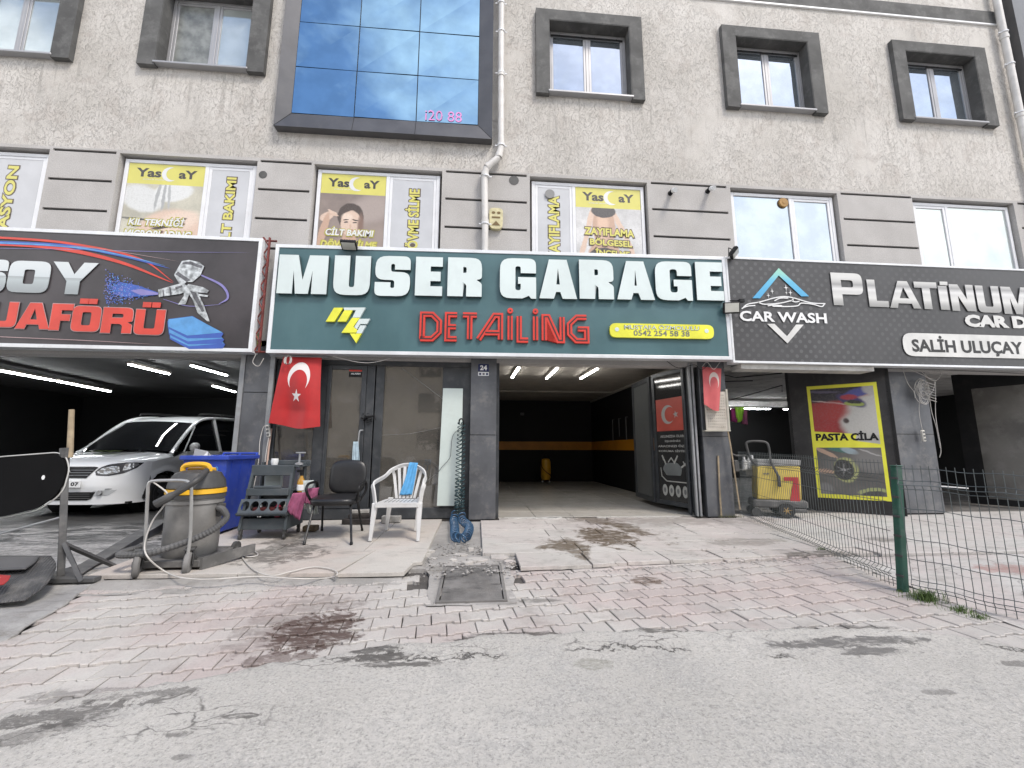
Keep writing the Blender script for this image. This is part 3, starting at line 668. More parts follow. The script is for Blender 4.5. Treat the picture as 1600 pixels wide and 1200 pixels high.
# right ramp of travertine strips
ys = [0.02, -0.16, -0.52, -0.9, -1.32, -1.72, -2.12]
for i in range(len(ys)-1):
    rowslabs(0.08 if i > 0 else 0.36, 4.25-(0.0 if i else 0.8), ys[i+1], ys[i], (0.95, 0.6, 1.2, 0.75), M_SLAB, SIDEWALK, rg, jag=0.006 if i else 0.015, gap=0.004, tilt=0.006, dzr=0.004)
xf = [0.42, 1.12, 1.48, 1.92, 2.5, 2.95, 3.5, 4.25]
for i in range(len(xf)-1):
    yb = -2.62+(xf[i]-0.42)*0.085; sd_ += 1
    slab([(xf[i]+.008, yb+rg.uniform(-.012,.012)), (xf[i+1]-.008, yb+.03+rg.uniform(-.012,.012)), (xf[i+1]-.006+rg.uniform(-.04,.03), ys[-1]-.006), (xf[i]+.006, ys[-1]-.006)], M_SLAB, SIDEWALK, seed=sd_, tilt=0.012, jag=0.012, dz=-0.003)
# broken lumps along the edges and in the hole
b = MB()
def lump(b, x, y, z, r, rg):
    import itertools
    vs = []
    for i in range(8):
        a = i*math.pi/4; vs.append((x+r*math.cos(a)*rg.uniform(.7,1.3), y+r*math.sin(a)*rg.uniform(.6,1.2), z+rg.uniform(-.1,.1)*r))
    vs += [(x+rg.uniform(-.4,.4)*r, y+rg.uniform(-.4,.4)*r, z+r*rg.uniform(.35,.75)), (x, y, z-r)]
    fs = [(i, (i+1) % 8, 8) for i in range(8)]+[((i+1) % 8, i, 9) for i in range(8)]
    b.add(vs, fs)
for i in range(1500):
    x = rg.uniform(-3.3, 0.1); yy = -2.72-abs(rg.gauss(0, 0.075)); 
    if x > -0.7: yy = rg.uniform(-2.85, -2.2)
    if x > -0.75 and rg.random() < 0.35: continue
    lump(b, x, yy, gz(yy)+0.001, rg.choice((.003,.004,.005,.006,.008,.011)), rg)
for i in range(260):
    x = rg.uniform(0.1, 4.2); yy = -2.70+(x-.4)*.085+rg.gauss(0, .03); lump(b, x, yy, gz(yy)+.001, rg.choice((.004,.006,.008,.012)), rg)
for i in range(500):
    x = rg.uniform(-0.45, 0.4); yy = rg.uniform(-2.8, -1.5); lump(b, x, yy, -0.045, rg.choice((.004,.006,.01,.016)), rg)
tag(b.build('rubble', M_MORTAR), 'loose mortar crumbs and gravel along the broken sidewalk edge', 'gravel', kind='stuff')
# mortar fillet beside the hole, and patch next to the cover
b = MB(); N = 26
for j in range(9):
    for i in range(N):
        x = -3.35+i*(2.72/(N-1)); y = -2.66-j*0.035+0.03*fn(x, j, 2.1)
        b.v.append(Vector((x, y, gz(y)-0.004+0.022*max(0, 1-j/6)+0.010*fn(x*3, y*3, 4))))
for j in range(8):
    for i in range(N-1): b.f.append([j*N+i, (j+1)*N+i, (j+1)*N+i+1, j*N+i+1]); b.k.append(0)
b.build('mortar_patch', M_MORTAR, SIDEWALK, smooth=True)
# manhole cover
mh = empty('manhole_cover', ((MAN[0]+MAN[1])/2, MAN[2], gz(-2.9)), 'square pitted dark manhole cover in a flush iron frame before the air hose', 'manhole cover')
M_IRON = stone('pitted_iron', (0.06, 0.058, 0.056), (0.26, 0.25, 0.24), rv=0, stain=0.7, bump=1.0, bscale=22, veins=0.9, crack=0.7, cscale=14)
M_IRONF = stone('worn_iron_rim', (0.12, 0.115, 0.11), (0.22, 0.21, 0.2), rv=0, stain=0.5, bump=0.5)
x0, x1, y0, y1 = MAN
def gq(x, y, d): return (x, y, gz(y)+d)
c = MB(); c.hexa([gq(x0+.035,y0+.035,-.05),gq(x1-.035,y0+.035,-.05),gq(x1-.035,y1-.035,-.05),gq(x0+.035,y1-.035,-.05)],[gq(x0+.035,y0+.035,.011),gq(x1-.035,y0+.035,.011),gq(x1-.035,y1-.035,.011),gq(x0+.035,y1-.035,.011)])
c.build('lid', M_IRON, mh)
c = MB()
for a_ in ((x0,x1,y0,y0+.025),(x0,x1,y1-.025,y1),(x0,x0+.025,y0+.027,y1-.027),(x1-.025,x1,y0+.027,y1-.027)):
    X0,X1,Y0,Y1 = a_; c.hexa([gq(X0,Y0,-.05),gq(X1,Y0,-.05),gq(X1,Y1,-.05),gq(X0,Y1,-.05)],[gq(X0,Y0,.016),gq(X1,Y0,.016),gq(X1,Y1,.016),gq(X0,Y1,.016)])
c.build('rim', M_IRONF, mh)

# crumbled white mortar along the threshold of the garage
b = MB(); rg = random.Random(31)
for (xa, xb_, yy, w_) in ((0.45, 1.35, .02, .05), (0.9, 1.3, -.04, .05), (1.9, 3.3, -.02, .03)):
    n_ = int((xb_-xa)/.05); top_ = []; bot = []
    for i in range(n_+1): x = xa+i*.05; top_.append((x, yy+w_*rg.uniform(.4, 1.2))); bot.append((x, yy-w_*rg.uniform(.4, 1.2)))
    b.prism(bot+top_[::-1], (0,0,0), (1,0,0), (0,1,0), (0,0,1), -.02, .004)
b.build('threshold_mortar', stone('white_mortar', (0.44, 0.43, 0.41), (0.62, 0.61, 0.58), rv=0, stain=0.6, bump=0.9, bscale=40), SIDEWALK)
# mortar collar round the cover, flush with the paving
b = MB(); rg = random.Random(21); ring = []
for (xa, ya, xb_, yb_2) in ((x0-.05,y0-.04,x1+.05,y0-.04),(x1+.05,y0-.04,x1+.12,y1+.30),(x1+.12,y1+.30,x0-.17,y1+.30),(x0-.17,y1+.30,x0-.05,y0-.04)):
    for i in range(9): t = i/9; ring.append((xa+(xb_-xa)*t+rg.uniform(-.02,.02), ya+(yb_2-ya)*t+rg.uniform(-.015,.015)))
tr = tessellate_polygon([[Vector((p[0], p[1], 0)) for p in ring], [Vector((p[0], p[1], 0)) for p in rect(x0-.002, y0-.002, x1+.002, y1+.002)]])
allp = ring+rect(x0-.002, y0-.002, x1+.002, y1+.002); fs = []
for t3 in tr:
    a, b_, c = (allp[i] for i in t3); fs.append(tuple(t3) if (b_[0]-a[0])*(c[1]-a[1])-(b_[1]-a[1])*(c[0]-a[0]) > 0 else tuple(reversed(t3)))
b.add([(p[0], p[1], gz(p[1])+.003) for p in allp], fs); b.build('mortar_collar', M_MORTAR, SIDEWALK)
# broken slab fragments lying in the hole between the two platforms
for (px, py, r_, sq) in ((655,868,.10,.5),(668,862,.07,.8),(676,874,.06,.7),(643,880,.08,.6),(720,868,.07,.9),(728,880,.06,.8),(708,876,.05,.9),(745,876,.10,.8),(780,872,.12,.7),(760,862,.09,.8),(735,858,.05,1),(770,855,.12,.6),(795,882,.06,.9)):
    c = GG(px, py); n_ = rg.randrange(5, 8); a0 = rg.uniform(0, 6); q = [(c.x+r_*rg.uniform(.7,1.2)*math.cos(a0+6.283*i/n_), c.y+r_*sq*rg.uniform(.7,1.2)*math.sin(a0+6.283*i/n_)) for i in range(n_)]
    slab(q, M_SLAB, SIDEWALK, 'slab_fragment', t=.03, zf=lambda y: -.030, tilt=.06, seed=int(px))
# left driveway into the neighbouring bay, and its wet floor
drv = [(-14, -2.4)]+[(p.x, p.y) for p in reversed([left_edge[0], left_edge[1], left_edge[2]])]
b = MB(); cols = 90
L0 = left_edge[0]; bx = lambda y: (left_edge[0].x-(L0.y-y)*1.0 if y < L0.y else (left_edge[0].x+(left_edge[2].x-left_edge[0].x)*min(1, (y-L0.y)/(left_edge[2].y-L0.y)) if y < left_edge[2].y else min(-3.42, left_edge[2].x+(y-left_edge[2].y)*0.0)))
ysd = [-5.4+0.08*i for i in range(int(5.5/0.08)+1)]+[0.4, 1, 3, 6, 9]
for y in ysd:
    xr = (bx(y) if y < left_edge[2].y else left_edge[2].x+(min(1, (y-left_edge[2].y)/0.9))*(-3.45-left_edge[2].x))+0.05*fn(0, y, 3)+.035*fn(0, y, 12)+.02*fn(0, y, 31)+.04
    if y > 0: xr = -3.3
    for i in range(cols):
        t = (i/(cols-1))**2; x = xr-t*9 if xr-t*9 < xr else xr
        z = (gz(y)+0.012 if y < -2.4 else -0.048+min(1, (y+2.4)/2.4)*0.006)+0.006*fn(x, y, 2.2)+0.006*fn(x, y, 9) - (0.012 if i == 0 and y < -2.4 else 0)
        b.v.append(Vector((x, y, z)))
for j in range(len(ysd)-1):
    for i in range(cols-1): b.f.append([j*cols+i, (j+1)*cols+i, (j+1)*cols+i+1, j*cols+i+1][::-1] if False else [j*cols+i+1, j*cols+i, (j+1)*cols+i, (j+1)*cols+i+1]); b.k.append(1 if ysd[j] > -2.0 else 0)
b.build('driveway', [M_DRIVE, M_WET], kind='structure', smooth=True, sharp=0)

# right forecourt behind the fence
FORE = empty('forecourt', (8, -1, -0.03), kind='structure')
fs_ = [0.4, -0.35, -1.0, -1.7, -2.38]
def fz(y): return -0.03
rg = random.Random(9)
for i in range(4): rowslabs(4.3+0.0*i, 13, fs_[i+1], fs_[i], (1.5, 1.1, 1.9), M_FORE, FORE, rg, zf=fz, gap=0.003, tilt=0.002, jag=0.004, name='slab')
b = MB(); xs2 = [3.75+0.12*i for i in range(60)]; ys2 = [-2.40, -2.5, -2.8, -3.1, -3.4, -3.7, -4.0, -4.3, -4.7]
for y in ys2:
    for x in xs2: b.v.append(Vector((x, y+(0.02*fn(x, 0, 3) if y == -4.7 else 0), gz(y)+(0.004+0.008*fn(x, y, 1.5) if y > -4.7 else -0.01))))
for j in range(len(ys2)-1):
    for i in range(len(xs2)-1): b.f.append([(j+1)*60+i, (j+1)*60+i+1, j*60+i+1, j*60+i]); b.k.append(0)
M_FORE2 = stone('cracked_forecourt', (0.42, 0.41, 0.395), (0.51, 0.50, 0.48), pink=(0.47, 0.41, 0.395), rv=0, stain=0.6, bump=0.6, bscale=26, veins=0.7, crack=0.85, cscale=3.2, stains=[stain(1590, 890, 140, 16, .8, (0.3, .12, .1), .6)])
b.build('concrete_apron', M_FORE2, FORE, smooth=True)
# floors inside
b = MB(); b.box(-3.3, 4.2, 0.0, 7.75, -0.3, -0.012); b.build('garage_floor_bed', M_GROUT, kind='structure')
b = MB(); b.box(4.2, 14, 0.4, 10, -0.3, -0.03); b.build('neighbour_floor', mat('dark_shop_floor', (0.12, 0.115, 0.11), 0.6, var=0.3, dirt=0.5, dcol=(0.3, 0.29, 0.27)), kind='structure')
FLOOR = empty('garage_floor', (0.5, 3.7, 0), kind='structure')
tm = []
for k in range(3):
    q = MB(); q.rbox(-.297, .297, -.297, .297, -.012, 0, .002); me_o = q.build('tile', M_TILE, FLOOR)
    me = me_o.data; 
    for v in me.vertices: v.co += wloc(FLOOR)
    tm.append(me); bpy.data.objects.remove(me_o)
for i in range(13):
    for j in range(13):
        x = -3.25+0.3+0.6*i; y = 0.08+0.3+0.6*j
        if x < 0.1-0.6 and y > 0: 
            if x < -0.5: continue
        if x > 4.15 or y > 7.5: continue
        o = bpy.data.objects.new('tile', tm[(i*3+j) % 3]); col.objects.link(o); o.parent = FLOOR; o.location = Vector((x, y, random.uniform(-.001, .001)))-wloc(FLOOR)
        o.rotation_euler = (0, 0, random.uniform(-.003, .003))

# ================================================================ apartment building
BLD = empty('apartment_building', (0, 0.2, 2.45), 'grey rendered apartment building with charcoal window surrounds above the row of garages', 'building')
holes = []          # x0, x1, z0, z1, depth
def X(px, py, y=0.0): return W(px, py, y).x
def Z(px, py, y=0.0): return W(px, py, y).z
# upper windows: outer bottom-left px, outer bottom-right px, outer top z
ZB, ZT = 7.40, 9.18
up_x = []
w3 = (X(838,148,-.07), X(1008,159,-.07)); w4 = (X(1137,168,-.07), X(1294,181,-.07)); w5 = (X(1411.5,191,-.07), X(1561,200.5,-.07))
w2 = (X(214,98,-.07), X(412,115,-.07)); w1r = X(108,94,-.07); w1 = (w1r-(w2[1]-w2[0]), w1r)
upper = [(w1, 'bright', .28), (w2, 'net', .28), (w3, 'blue', .24), (w4, 'blue', .26), (w5, 'blue', .26)]
TS = 0.26
for (xa, xb), _, ts in upper: holes.append((xa+ts, xb-ts, ZB+.07, ZT-.22, 0.22))
# lower row of shop windows
ML = [(X(-125,236), X(77,240)), (X(187,243), X(402,258)), (X(491,262), X(691,272)), (X(828,283), X(1011,290)), (X(1141,297), X(1308,306)), (X(1425,312), X(1584,322))]
MZT, MZB = 5.80, 3.7
for xa, xb in ML: holes.append((xa, xb, MZB, MZT, 0.16))
# grooves
GX = [(X(83,233), X(182,238)), (X(407,251), X(487,255)), (X(697,267), X(823,275)), (X(1017,287), X(1135,293)), (X(1313.5,303), X(1424,310)), (X(1590,320), X(1700,330))]
GZ = [5.80, Z(695,310), Z(695,354), Z(695,354)-(Z(695,310)-Z(695,354))]
for xa, xb in GX:
    for z in GZ: holes.append((xa, xb, z-.022, z+.022, 0.03))
FX0, FX1, FZ0, FZ1 = -13.5, 15.5, 2.44, 13.5
def wall_mesh(b, x0, x1, z0, z1, holes, y=0.0, thick=0.24):
    xsn = sorted({x0, x1, *[h[0] for h in holes], *[h[1] for h in holes]}); xsn = [x for x in xsn if x0 <= x <= x1]
    zsn = sorted({z0, z1, *[h[2] for h in holes], *[h[3] for h in holes]}); zsn = [z for z in zsn if z0 <= z <= z1]
    for i in range(len(xsn)-1):
        for j in range(len(zsn)-1):
            cx, cz = (xsn[i]+xsn[i+1])/2, (zsn[j]+zsn[j+1])/2
            if any(h[0] < cx < h[1] and h[2] < cz < h[3] for h in holes): continue
            b.add([(xsn[i], y, zsn[j]), (xsn[i+1], y, zsn[j]), (xsn[i+1], y, zsn[j+1]), (xsn[i], y, zsn[j+1])], [(0,1,2,3)])
    for h in holes:
        xa, xb, za, zb, d = h; Y = y+d
        b.add([(xa,y,za),(xa,Y,za),(xa,Y,zb),(xa,y,zb)], [(0,1,2,3)]); b.add([(xb,y,za),(xb,Y,za),(xb,Y,zb),(xb,y,zb)], [(3,2,1,0)])
        b.add([(xa,y,zb),(xb,y,zb),(xb,Y,zb),(xa,Y,zb)], [(3,2,1,0)]); b.add([(xa,y,za),(xb,y,za),(xb,Y,za),(xa,Y,za)], [(0,1,2,3)])
    b.add([(x0,y,z0),(x1,y,z0),(x1,y+thick,z0),(x0,y+thick,z0)], [(3,2,1,0)])
b = MB(); wall_mesh(b, FX0, FX1, FZ0, FZ1, holes); b.box(FX0, FX1, 0.245, 9.0, 2.95, 13.5); b.build('wall', M_STUCCO, BLD)
for xa, xb in GX:
    for z in GZ:
        b = MB(); b.box(xa+.001, xb-.001, .028, .04, z-.021, z+.021); b.build('groove', M_GROOVE, BLD)
# dark band high on the right, with thin white edge
bz = 9.86
b = MB(); b.box(X(1000,0), X(1558,41), -.03, -.001, bz, bz+.30); b.build('band', M_SURR, BLD)
b = MB(); b.box(X(1000,0), X(1558,41)+.02, -.035, -.001, bz-.035, bz-.002); b.build('band_edge', M_WHITE, BLD)

def win_frame(parent, x0, x1, z0, z1, y, mf, mg, split, t=0.055, sash=0.045, slats=None):
    """frame with a mullion at fraction split; returns nothing; panes are sub-parts"""
    w = empty('window', (x0, y, z0), parent=parent)
    b = MB(); b.rbox(x0, x0+t, y-.03, y+.03, z0, z1, .004); b.rbox(x1-t, x1, y-.03, y+.03, z0, z1, .004)
    b.rbox(x0+t+.001, x1-t-.001, y-.029, y+.029, z1-t, z1-.001, .004); b.rbox(x0+t+.001, x1-t-.001, y-.029, y+.029, z0+.001, z0+t, .004)
    xm = x0+(x1-x0)*split; b.rbox(xm-t*.5, xm+t*.5, y-.028, y+.028, z0+t+.001, z1-t-.001, .004)
    b.build('frame', mf, w)
    segs = [(x0+t, xm-t*.5), (xm+t*.5, x1-t)]
    for i, (a, c) in enumerate(segs):
        m_ = mg[i] if isinstance(mg, (list, tuple)) else mg
        s_ = sash if (slats is None or i in slats) else 0
        if s_:
            b = MB(); za, zb = z0+t, z1-t
            b.rbox(a+.002, a+s_, y-.022, y+.02, za+.002, zb-.002, .004); b.rbox(c-s_, c-.002, y-.022, y+.02, za+.002, zb-.002, .004)
            b.rbox(a+s_+.001, c-s_-.001, y-.021, y+.02, zb-s_, zb-.003, .004); b.rbox(a+s_+.001, c-s_-.001, y-.021, y+.02, za+.003, za+s_, .004)
            b.build('sash', mf, w)
        b = MB(); ti = random.uniform(-.004, .004)
        b.hexa([(a+s_,y-.006+ti,z0+t+s_),(c-s_,y-.006-ti,z0+t+s_),(c-s_,y+.006,z0+t+s_),(a+s_,y+.006,z0+t+s_)], [(a+s_,y-.006,z1-t-s_),(c-s_,y-.006+ti,z1-t-s_),(c-s_,y+.006,z1-t-s_),(a+s_,y+.006,z1-t-s_)])
        b.build('pane', m_, w)
    return w
M_NET = mat('net_curtain_glass', (0.2, 0.21, 0.2), 0.25, var=0.3, scale=6, bump=0.3, bscale=14)
for (xa, xb), kind_, ts in upper:
    b = MB(); y0 = -.09
    # three-sided render surround
    b.box(xa, xa+ts, y0, -.001, ZB, ZT); b.box(xb-ts, xb, y0, -.001, ZB, ZT); b.box(xa+ts+.0005, xb-ts-.0005, y0+.0005, -.001, ZT-.22, ZT-.0005)
    b.box(xa+ts-.012, xa+ts-.001, .0, .18, ZB+.07, ZT-.22); 
    so = b.build('window_surround', M_SURR, BLD)
    # lining of the reveal
    b = MB(); b.box(xa+ts+.001, xa+ts+.014, -.085, .20, ZB+.075, ZT-.235); b.box(xb-ts-.014, xb-ts-.001, -.085, .20, ZB+.075, ZT-.235); b.box(xa+ts+.001, xb-ts-.001, -.085, .20, ZT-.2345, ZT-.221)
    b.build('reveal_lining', M_SURR, BLD)
    b = MB(); b.rbox(xa+ts-.02, xb-ts+.02, -.11, .1, ZB+.03, ZB+.068, .006); b.build('window_sill', M_ALU, BLD)
    if kind_ == 'bright': mg = M_WGLASSB
    elif kind_ == 'net': mg = [M_NET, M_WGLASSB]
    else: mg = M_WGLASS
    w = win_frame(BLD, xa+ts+.016, xb-ts-.016, ZB+.07, ZT-.24, .15, M_ALU, mg, .5 if kind_ != 'net' else .52)
    if kind_ == 'blue':
        b = MB(); b.rbox(xa+ts+.07, xb-ts-.07, .10, .118, ZT-.36, ZT-.33, .004)
        for q in (.14, .42, .58, .86): b.lathe([(.0, -.006), (.012, -.006), (.012, .006), (0, .006)], (xa+ts+.02+(xb-xa-2*ts)*q, .097, ZT-.345), 8, 'y')
        b.build('blind_rail', M_BLACK, w)

# salon windows with printed posters
PR = {}
def pm(name, c, rough=0.38, var=0.05): 
    if name not in PR: PR[name] = mat('print_'+name, c, rough, var=var, coat=0.15)
    return PR[name]
P_YEL = pm('yellow', (0.60, 0.56, 0.13)); P_DK = pm('dark', (0.05, 0.045, 0.04)); P_W = pm('white', (0.66, 0.67, 0.68)); P_GREY = pm('greyfilm', (0.50, 0.51, 0.53), 0.3)
P_SKIN = pm('skin', (0.58, 0.40, 0.29)); P_SKIN2 = pm('skin_light', (0.66, 0.52, 0.42)); P_BEI = pm('beige', (0.50, 0.47, 0.38), var=.15); P_TAUPE = pm('taupe', (0.27, 0.21, 0.185), var=.25)
P_HAIR = pm('hair', (0.075, 0.05, 0.04)); P_SHORT = pm('shorts', (0.07, 0.065, 0.065)); P_LIP = pm('lips', (0.45, 0.14, 0.12)); P_OL = pm('olive', (0.40, 0.37, 0.05)); P_BROWN = pm('brown', (0.10, 0.07, 0.05))
PM = [P_YEL, P_DK, P_W, P_GREY, P_SKIN, P_SKIN2, P_BEI, P_TAUPE, P_HAIR, P_SHORT, P_LIP, P_OL, P_BROWN]
YEL, DKK, WH, GRY, SK, SK2, BEI, TAU, HAI, SHO, LIP, OLI, BRO = range(13)
def otext(mb, bd, txt, x0, y0, x1, y1, d, fill, edge, bold=.02, shear=0.0, vertical=False, ow=.018, slope=0):
    e = ow; text_on(mb, bd, txt, x0-e, y0-e, x1+e, y1+e, d, bold+.045, shear, edge, vertical, slope=slope); text_on(mb, bd, txt, x0, y0, x1, y1, d+.0015, bold, shear, fill, vertical, slope=slope)
def yascay(mb, bd, w, h, z0):     # the yellow band with the name and a crescent
    bd.p(mb, rect(0, z0, w, h), .0, k=YEL)
    bh = h-z0; cy = z0+bh*.5
    text_on(mb, bd, 'Yas', w*.10, cy-bh*.16, w*.43, cy+bh*.28, .0015, .035, k=DKK)
    text_on(mb, bd, 'aY', w*.66, cy-bh*.17, w*.90, cy+bh*.26, .0015, .035, k=DKK)
    bd.p(mb, crescent(w*.545, cy+.01, bh*.36, bh*.31, bh*.14, rot=8), .0015, k=WH)
    text_on(mb, bd, 'GÜZELLİK SALONU', w*.2, cy-bh*.30, w*.48, cy-bh*.22, .0015, .0, k=WH)
PIC = {}; PICK = 13
def poster(w_parent, x0, x1, z0, z1, y, draw):
    bd = Board((x0, y, z0), (1, 0, 0)); mb = MB(); PIC['m'] = P_GREY; draw(mb, bd, x1-x0, z1-z0); mb.build('poster', PM+[PIC['m']], w_parent)
SKc, SK2c, HRc = (0.50, 0.33, 0.24), (0.64, 0.48, 0.38), (0.06, 0.04, 0.03)
def d_face(mb, bd, w, h):        # close-up of a forehead under gloved hands
    zt = bd.O.z+h; x0 = bd.O.x
    PIC['m'] = soft_picture('print_closeup', (0.46, 0.44, 0.36), [(w*.22,.62,.34,.22,20,(.62,.63,.62),.3),(w*.62,.48,.30,.17,-10,(.66,.67,.66),.3),(w*.42,.55,.025,.26,6,(.36,.37,.37),.5),(w*.50,.58,.025,.28,2,(.36,.37,.37),.5),(w*.57,.56,.022,.26,-4,(.40,.41,.41),.5),
        (w*.62,1.22,.52,.42,-18,SK2c,.25),(w*.72,1.0,.34,.16,-20,(.70,.56,.46),.6),(w*.50,1.12,.13,.028,-10,HRc,.5),(w*.76,.98,.10,.025,-28,HRc,.5),(w*.49,1.20,.085,.03,-8,(.14,.08,.06),.5),(w*.77,1.06,.065,.025,-24,(.14,.08,.06),.5),(w*.15,.98,.26,.018,4,(.05,.05,.05),.4),(w*.05,1.3,.2,.3,0,(.55,.53,.44),.6)], x0, zt)
    bd.p(mb, rect(0, 0, w, h-.36), 0, k=PICK); yascay(mb, bd, w, h, h-.36)
    otext(mb, bd, 'KIL TEKNİĞİ', w*.10, h-1.09, w*.82, h-.94, .006, WH, OLI, .03, .15); otext(mb, bd, 'MICROBLADING', w*.06, h-1.32, w*.92, h-1.17, .006, WH, OLI, .03, .15)
def d_woman(mb, bd, w, h):
    zt = bd.O.z+h; x0 = bd.O.x; cx = w*.48; cy = .86
    PIC['m'] = soft_picture('print_portrait', (0.24, 0.19, 0.165), [(w*.78,.62,.4,.25,-20,(.36,.30,.27),.8),(w*.9,1.2,.3,.3,0,(.30,.24,.21),.8),(cx,cy+.75,.62,.42,0,(.42,.30,.24),.35),(cx,cy+.32,.11,.22,0,SKc,.3),
        (cx,cy-.09,.215,.245,0,HRc,.12),(cx+.01,cy+.03,.168,.225,0,SK2c,.14),(cx-.05,cy-.08,.09,.07,0,(.72,.58,.48),.8),(cx-.075,cy-.03,.052,.012,-6,HRc,.4),(cx+.085,cy-.03,.052,.012,6,HRc,.4),(cx-.07,cy+.015,.036,.013,0,(.05,.035,.03),.5),(cx+.078,cy+.015,.036,.013,0,(.05,.035,.03),.5),
        (cx+.01,cy+.09,.018,.045,0,(.55,.38,.29),.8),(cx+.01,cy+.155,.052,.018,0,(.40,.13,.11),.4),(cx+.17,cy+.05,.05,.2,0,(.20,.12,.09),.9),(w*.12,.78,.12,.075,-28,SK2c,.25),(w*.20,.70,.085,.022,25,SK2c,.3),(w*.22,.75,.085,.02,12,(.60,.44,.34),.3),(w*.08,1.05,.065,.34,12,SKc,.3)], x0, zt)
    bd.p(mb, rect(0, 0, w, h-.36), 0, k=PICK); yascay(mb, bd, w, h, h-.36)
    otext(mb, bd, 'CİLT BAKIMI', w*.12, h-1.12, w*.85, h-.97, .006, WH, OLI, .03, .15); otext(mb, bd, 'DÖVME SİLME', w*.06, h-1.33, w*.90, h-1.18, .006, YEL, OLI, .03, .15)
def d_body(mb, bd, w, h):
    zt = bd.O.z+h; x0 = bd.O.x; cx = w*.42
    PIC['m'] = soft_picture('print_waist', (0.60, 0.60, 0.60), [(cx+.30,.72,.05,.42,-24,SK2c,.25),(cx+.47,1.1,.045,.22,-20,SK2c,.3),(cx-.27,.72,.05,.42,14,SK2c,.25),(cx-.38,1.15,.05,.2,18,SK2c,.3),(cx,.74,.205,.42,0,SKc,.14),(cx-.02,.72,.10,.28,0,(.66,.46,.34),.8),(cx,1.28,.29,.30,0,SKc,.14),
        (cx,.44,.225,.125,0,(.06,.055,.055),.12),(cx,1.30,.28,.17,0,(.055,.05,.05),.14),(cx-.13,1.75,.13,.4,4,SKc,.2),(cx+.15,1.75,.13,.4,-4,SKc,.2),(cx,.86,.012,.02,0,(.25,.14,.1),.6)], x0, zt)
    bd.p(mb, rect(0, 0, w, h-.38), 0, k=PICK); yascay(mb, bd, w, h, h-.38)
    for i, (t_, a, c) in enumerate((('ZAYIFLAMA', .12, .88), ('BÖLGESEL', .2, .84), ('İNCELME', .28, .8))): otext(mb, bd, t_, w*a, h-.90-.19*i, w*c, h-.76-.19*i, .006, YEL, BRO, .035, .0, slope=-.02)
def d_vert(txt, zlen=1.45, off=.14, sx=.34):
    def f(mb, bd, w, h):
        bd.p(mb, rect(0, 0, w, h), 0, k=GRY); otext(mb, bd, txt, w*(.5-sx*.5), h-off-zlen, w*(.5+sx*.5), h-off, .003, YEL, BRO, .03, .0, True)
    return f
T = .06
def salon(i, split, draws, mg=None, sash=(0, 1)):
    xa, xb = ML[i]; w = win_frame(BLD, xa+.04, xb-.04, MZB+.02, MZT-.045, .10, M_PVC, mg or M_WGLASSB, split, t=.06, sash=.05, slats=sash)
    xm = xa+.04+(xb-xa-.08)*split; segs = [(xa+.1, xm-.03), (xm+.03, xb-.1)]
    for k_, dr in enumerate(draws):
        if dr:
            q = .052 if k_ in sash else .004
            poster(w, segs[k_][0]+q, segs[k_][1]-q, MZB+.14, MZT-.105-q, .082, dr)
    return w
salon(0, .40, [d_face, d_vert('EPİLASYON', 1.7, .12, .24)], sash=(1,))
salon(1, .62, [d_face, d_vert('CİLT BAKIMI', 1.38, .12)], sash=(1,))
salon(2, .57, [d_woman, d_vert('DÖVME SİLME', 1.24, .16)], sash=(1,))
ws3 = salon(3, .37, [d_vert('ZAYIFLAMA', 1.22, .15), d_body], sash=(0,))
b = MB(); b.lathe([(0, -.012), (.085, -.012), (.085, .0), (0, 0)], (X(860,303), .065, Z(860,303,.06)), 20, 'y'); b.build('vent_cap', mat('grey_vent', (0.2, 0.2, 0.2), .5), ws3)
ws4 = salon(4, .58, [None, None], mg=M_WGLASS, sash=(1,))
vc = W(1225, 316, .06)
b = MB(); b.lathe([(0, -.014), (.085, -.012), (.095, .0), (.095, .02), (0, .02)], (vc.x, .07, vc.z), 20, 'y'); b.lathe([(0, -.02), (.03, -.02), (.03, -.013), (0, -.013)], (vc.x, .07, vc.z), 12, 'y'); 
b.build('stove_pipe_cap', mat('rusty_cap', (0.30, 0.17, 0.05), .6, var=.3), ws4)
ws5 = salon(5, .36, [None, None], mg=M_WGLASSB, sash=(0,))
# cladding panels between the windows are the wall itself; small pipe holes
for px, py, r_ in ((411,273,.055), (803,282,.075)):
    p = W(px, py); b = MB(); b.lathe([(r_, -.004), (r_+.012, -.004), (r_+.012, .0), (r_, 0)], (p.x, -.001, p.z), 16, 'y'); b.lathe([(0, -.002), (r_, -.002), (r_, 0), (0, 0)], (p.x, -.0005, p.z), 16, 'y', k=1); b.build('pipe_hole', [M_SURR, M_GROOVE], BLD)

# glazed bay with anthracite frame
BY = -.15
bx0, bx1 = X(427,196,BY), X(769,217,BY); bz0 = (Z(427,196,BY)+Z(769,217,BY))/2; bz1 = 13.0
gx = [X(455,178,BY+.08), X(553,186,BY+.08), X(650,190,BY+.08), X(747,195,BY+.08)]; gz0 = (Z(455,178,BY+.08)+Z(747,195,BY+.08))/2
gzs = [gz0]; 
pz = Z(600,116,BY+.1)-gz0; gzs += [gz0+pz*(i+1) for i in range(5)]
bay = empty('bay_window', (bx0, -.2, bz0), parent=BLD)
b = MB(); yb = BY+.08
A = [(bx0,BY,bz0),(bx1,BY,bz0),(bx1,BY,bz1),(bx0,BY,bz1)]; C_ = [(gx[0],yb,gz0),(gx[3],yb,gz0),(gx[3],yb,bz1),(gx[0],yb,bz1)]
B_ = [(bx0,-.001,bz0),(bx1,-.001,bz0),(bx1,-.001,bz1),(bx0,-.001,bz1)]
b.add(A+C_+B_, [(0,1,5,4),(1,2,6,5),(3,0,4,7),(0,8,9,1),(1,9,10,2),(3,11,8,0)])
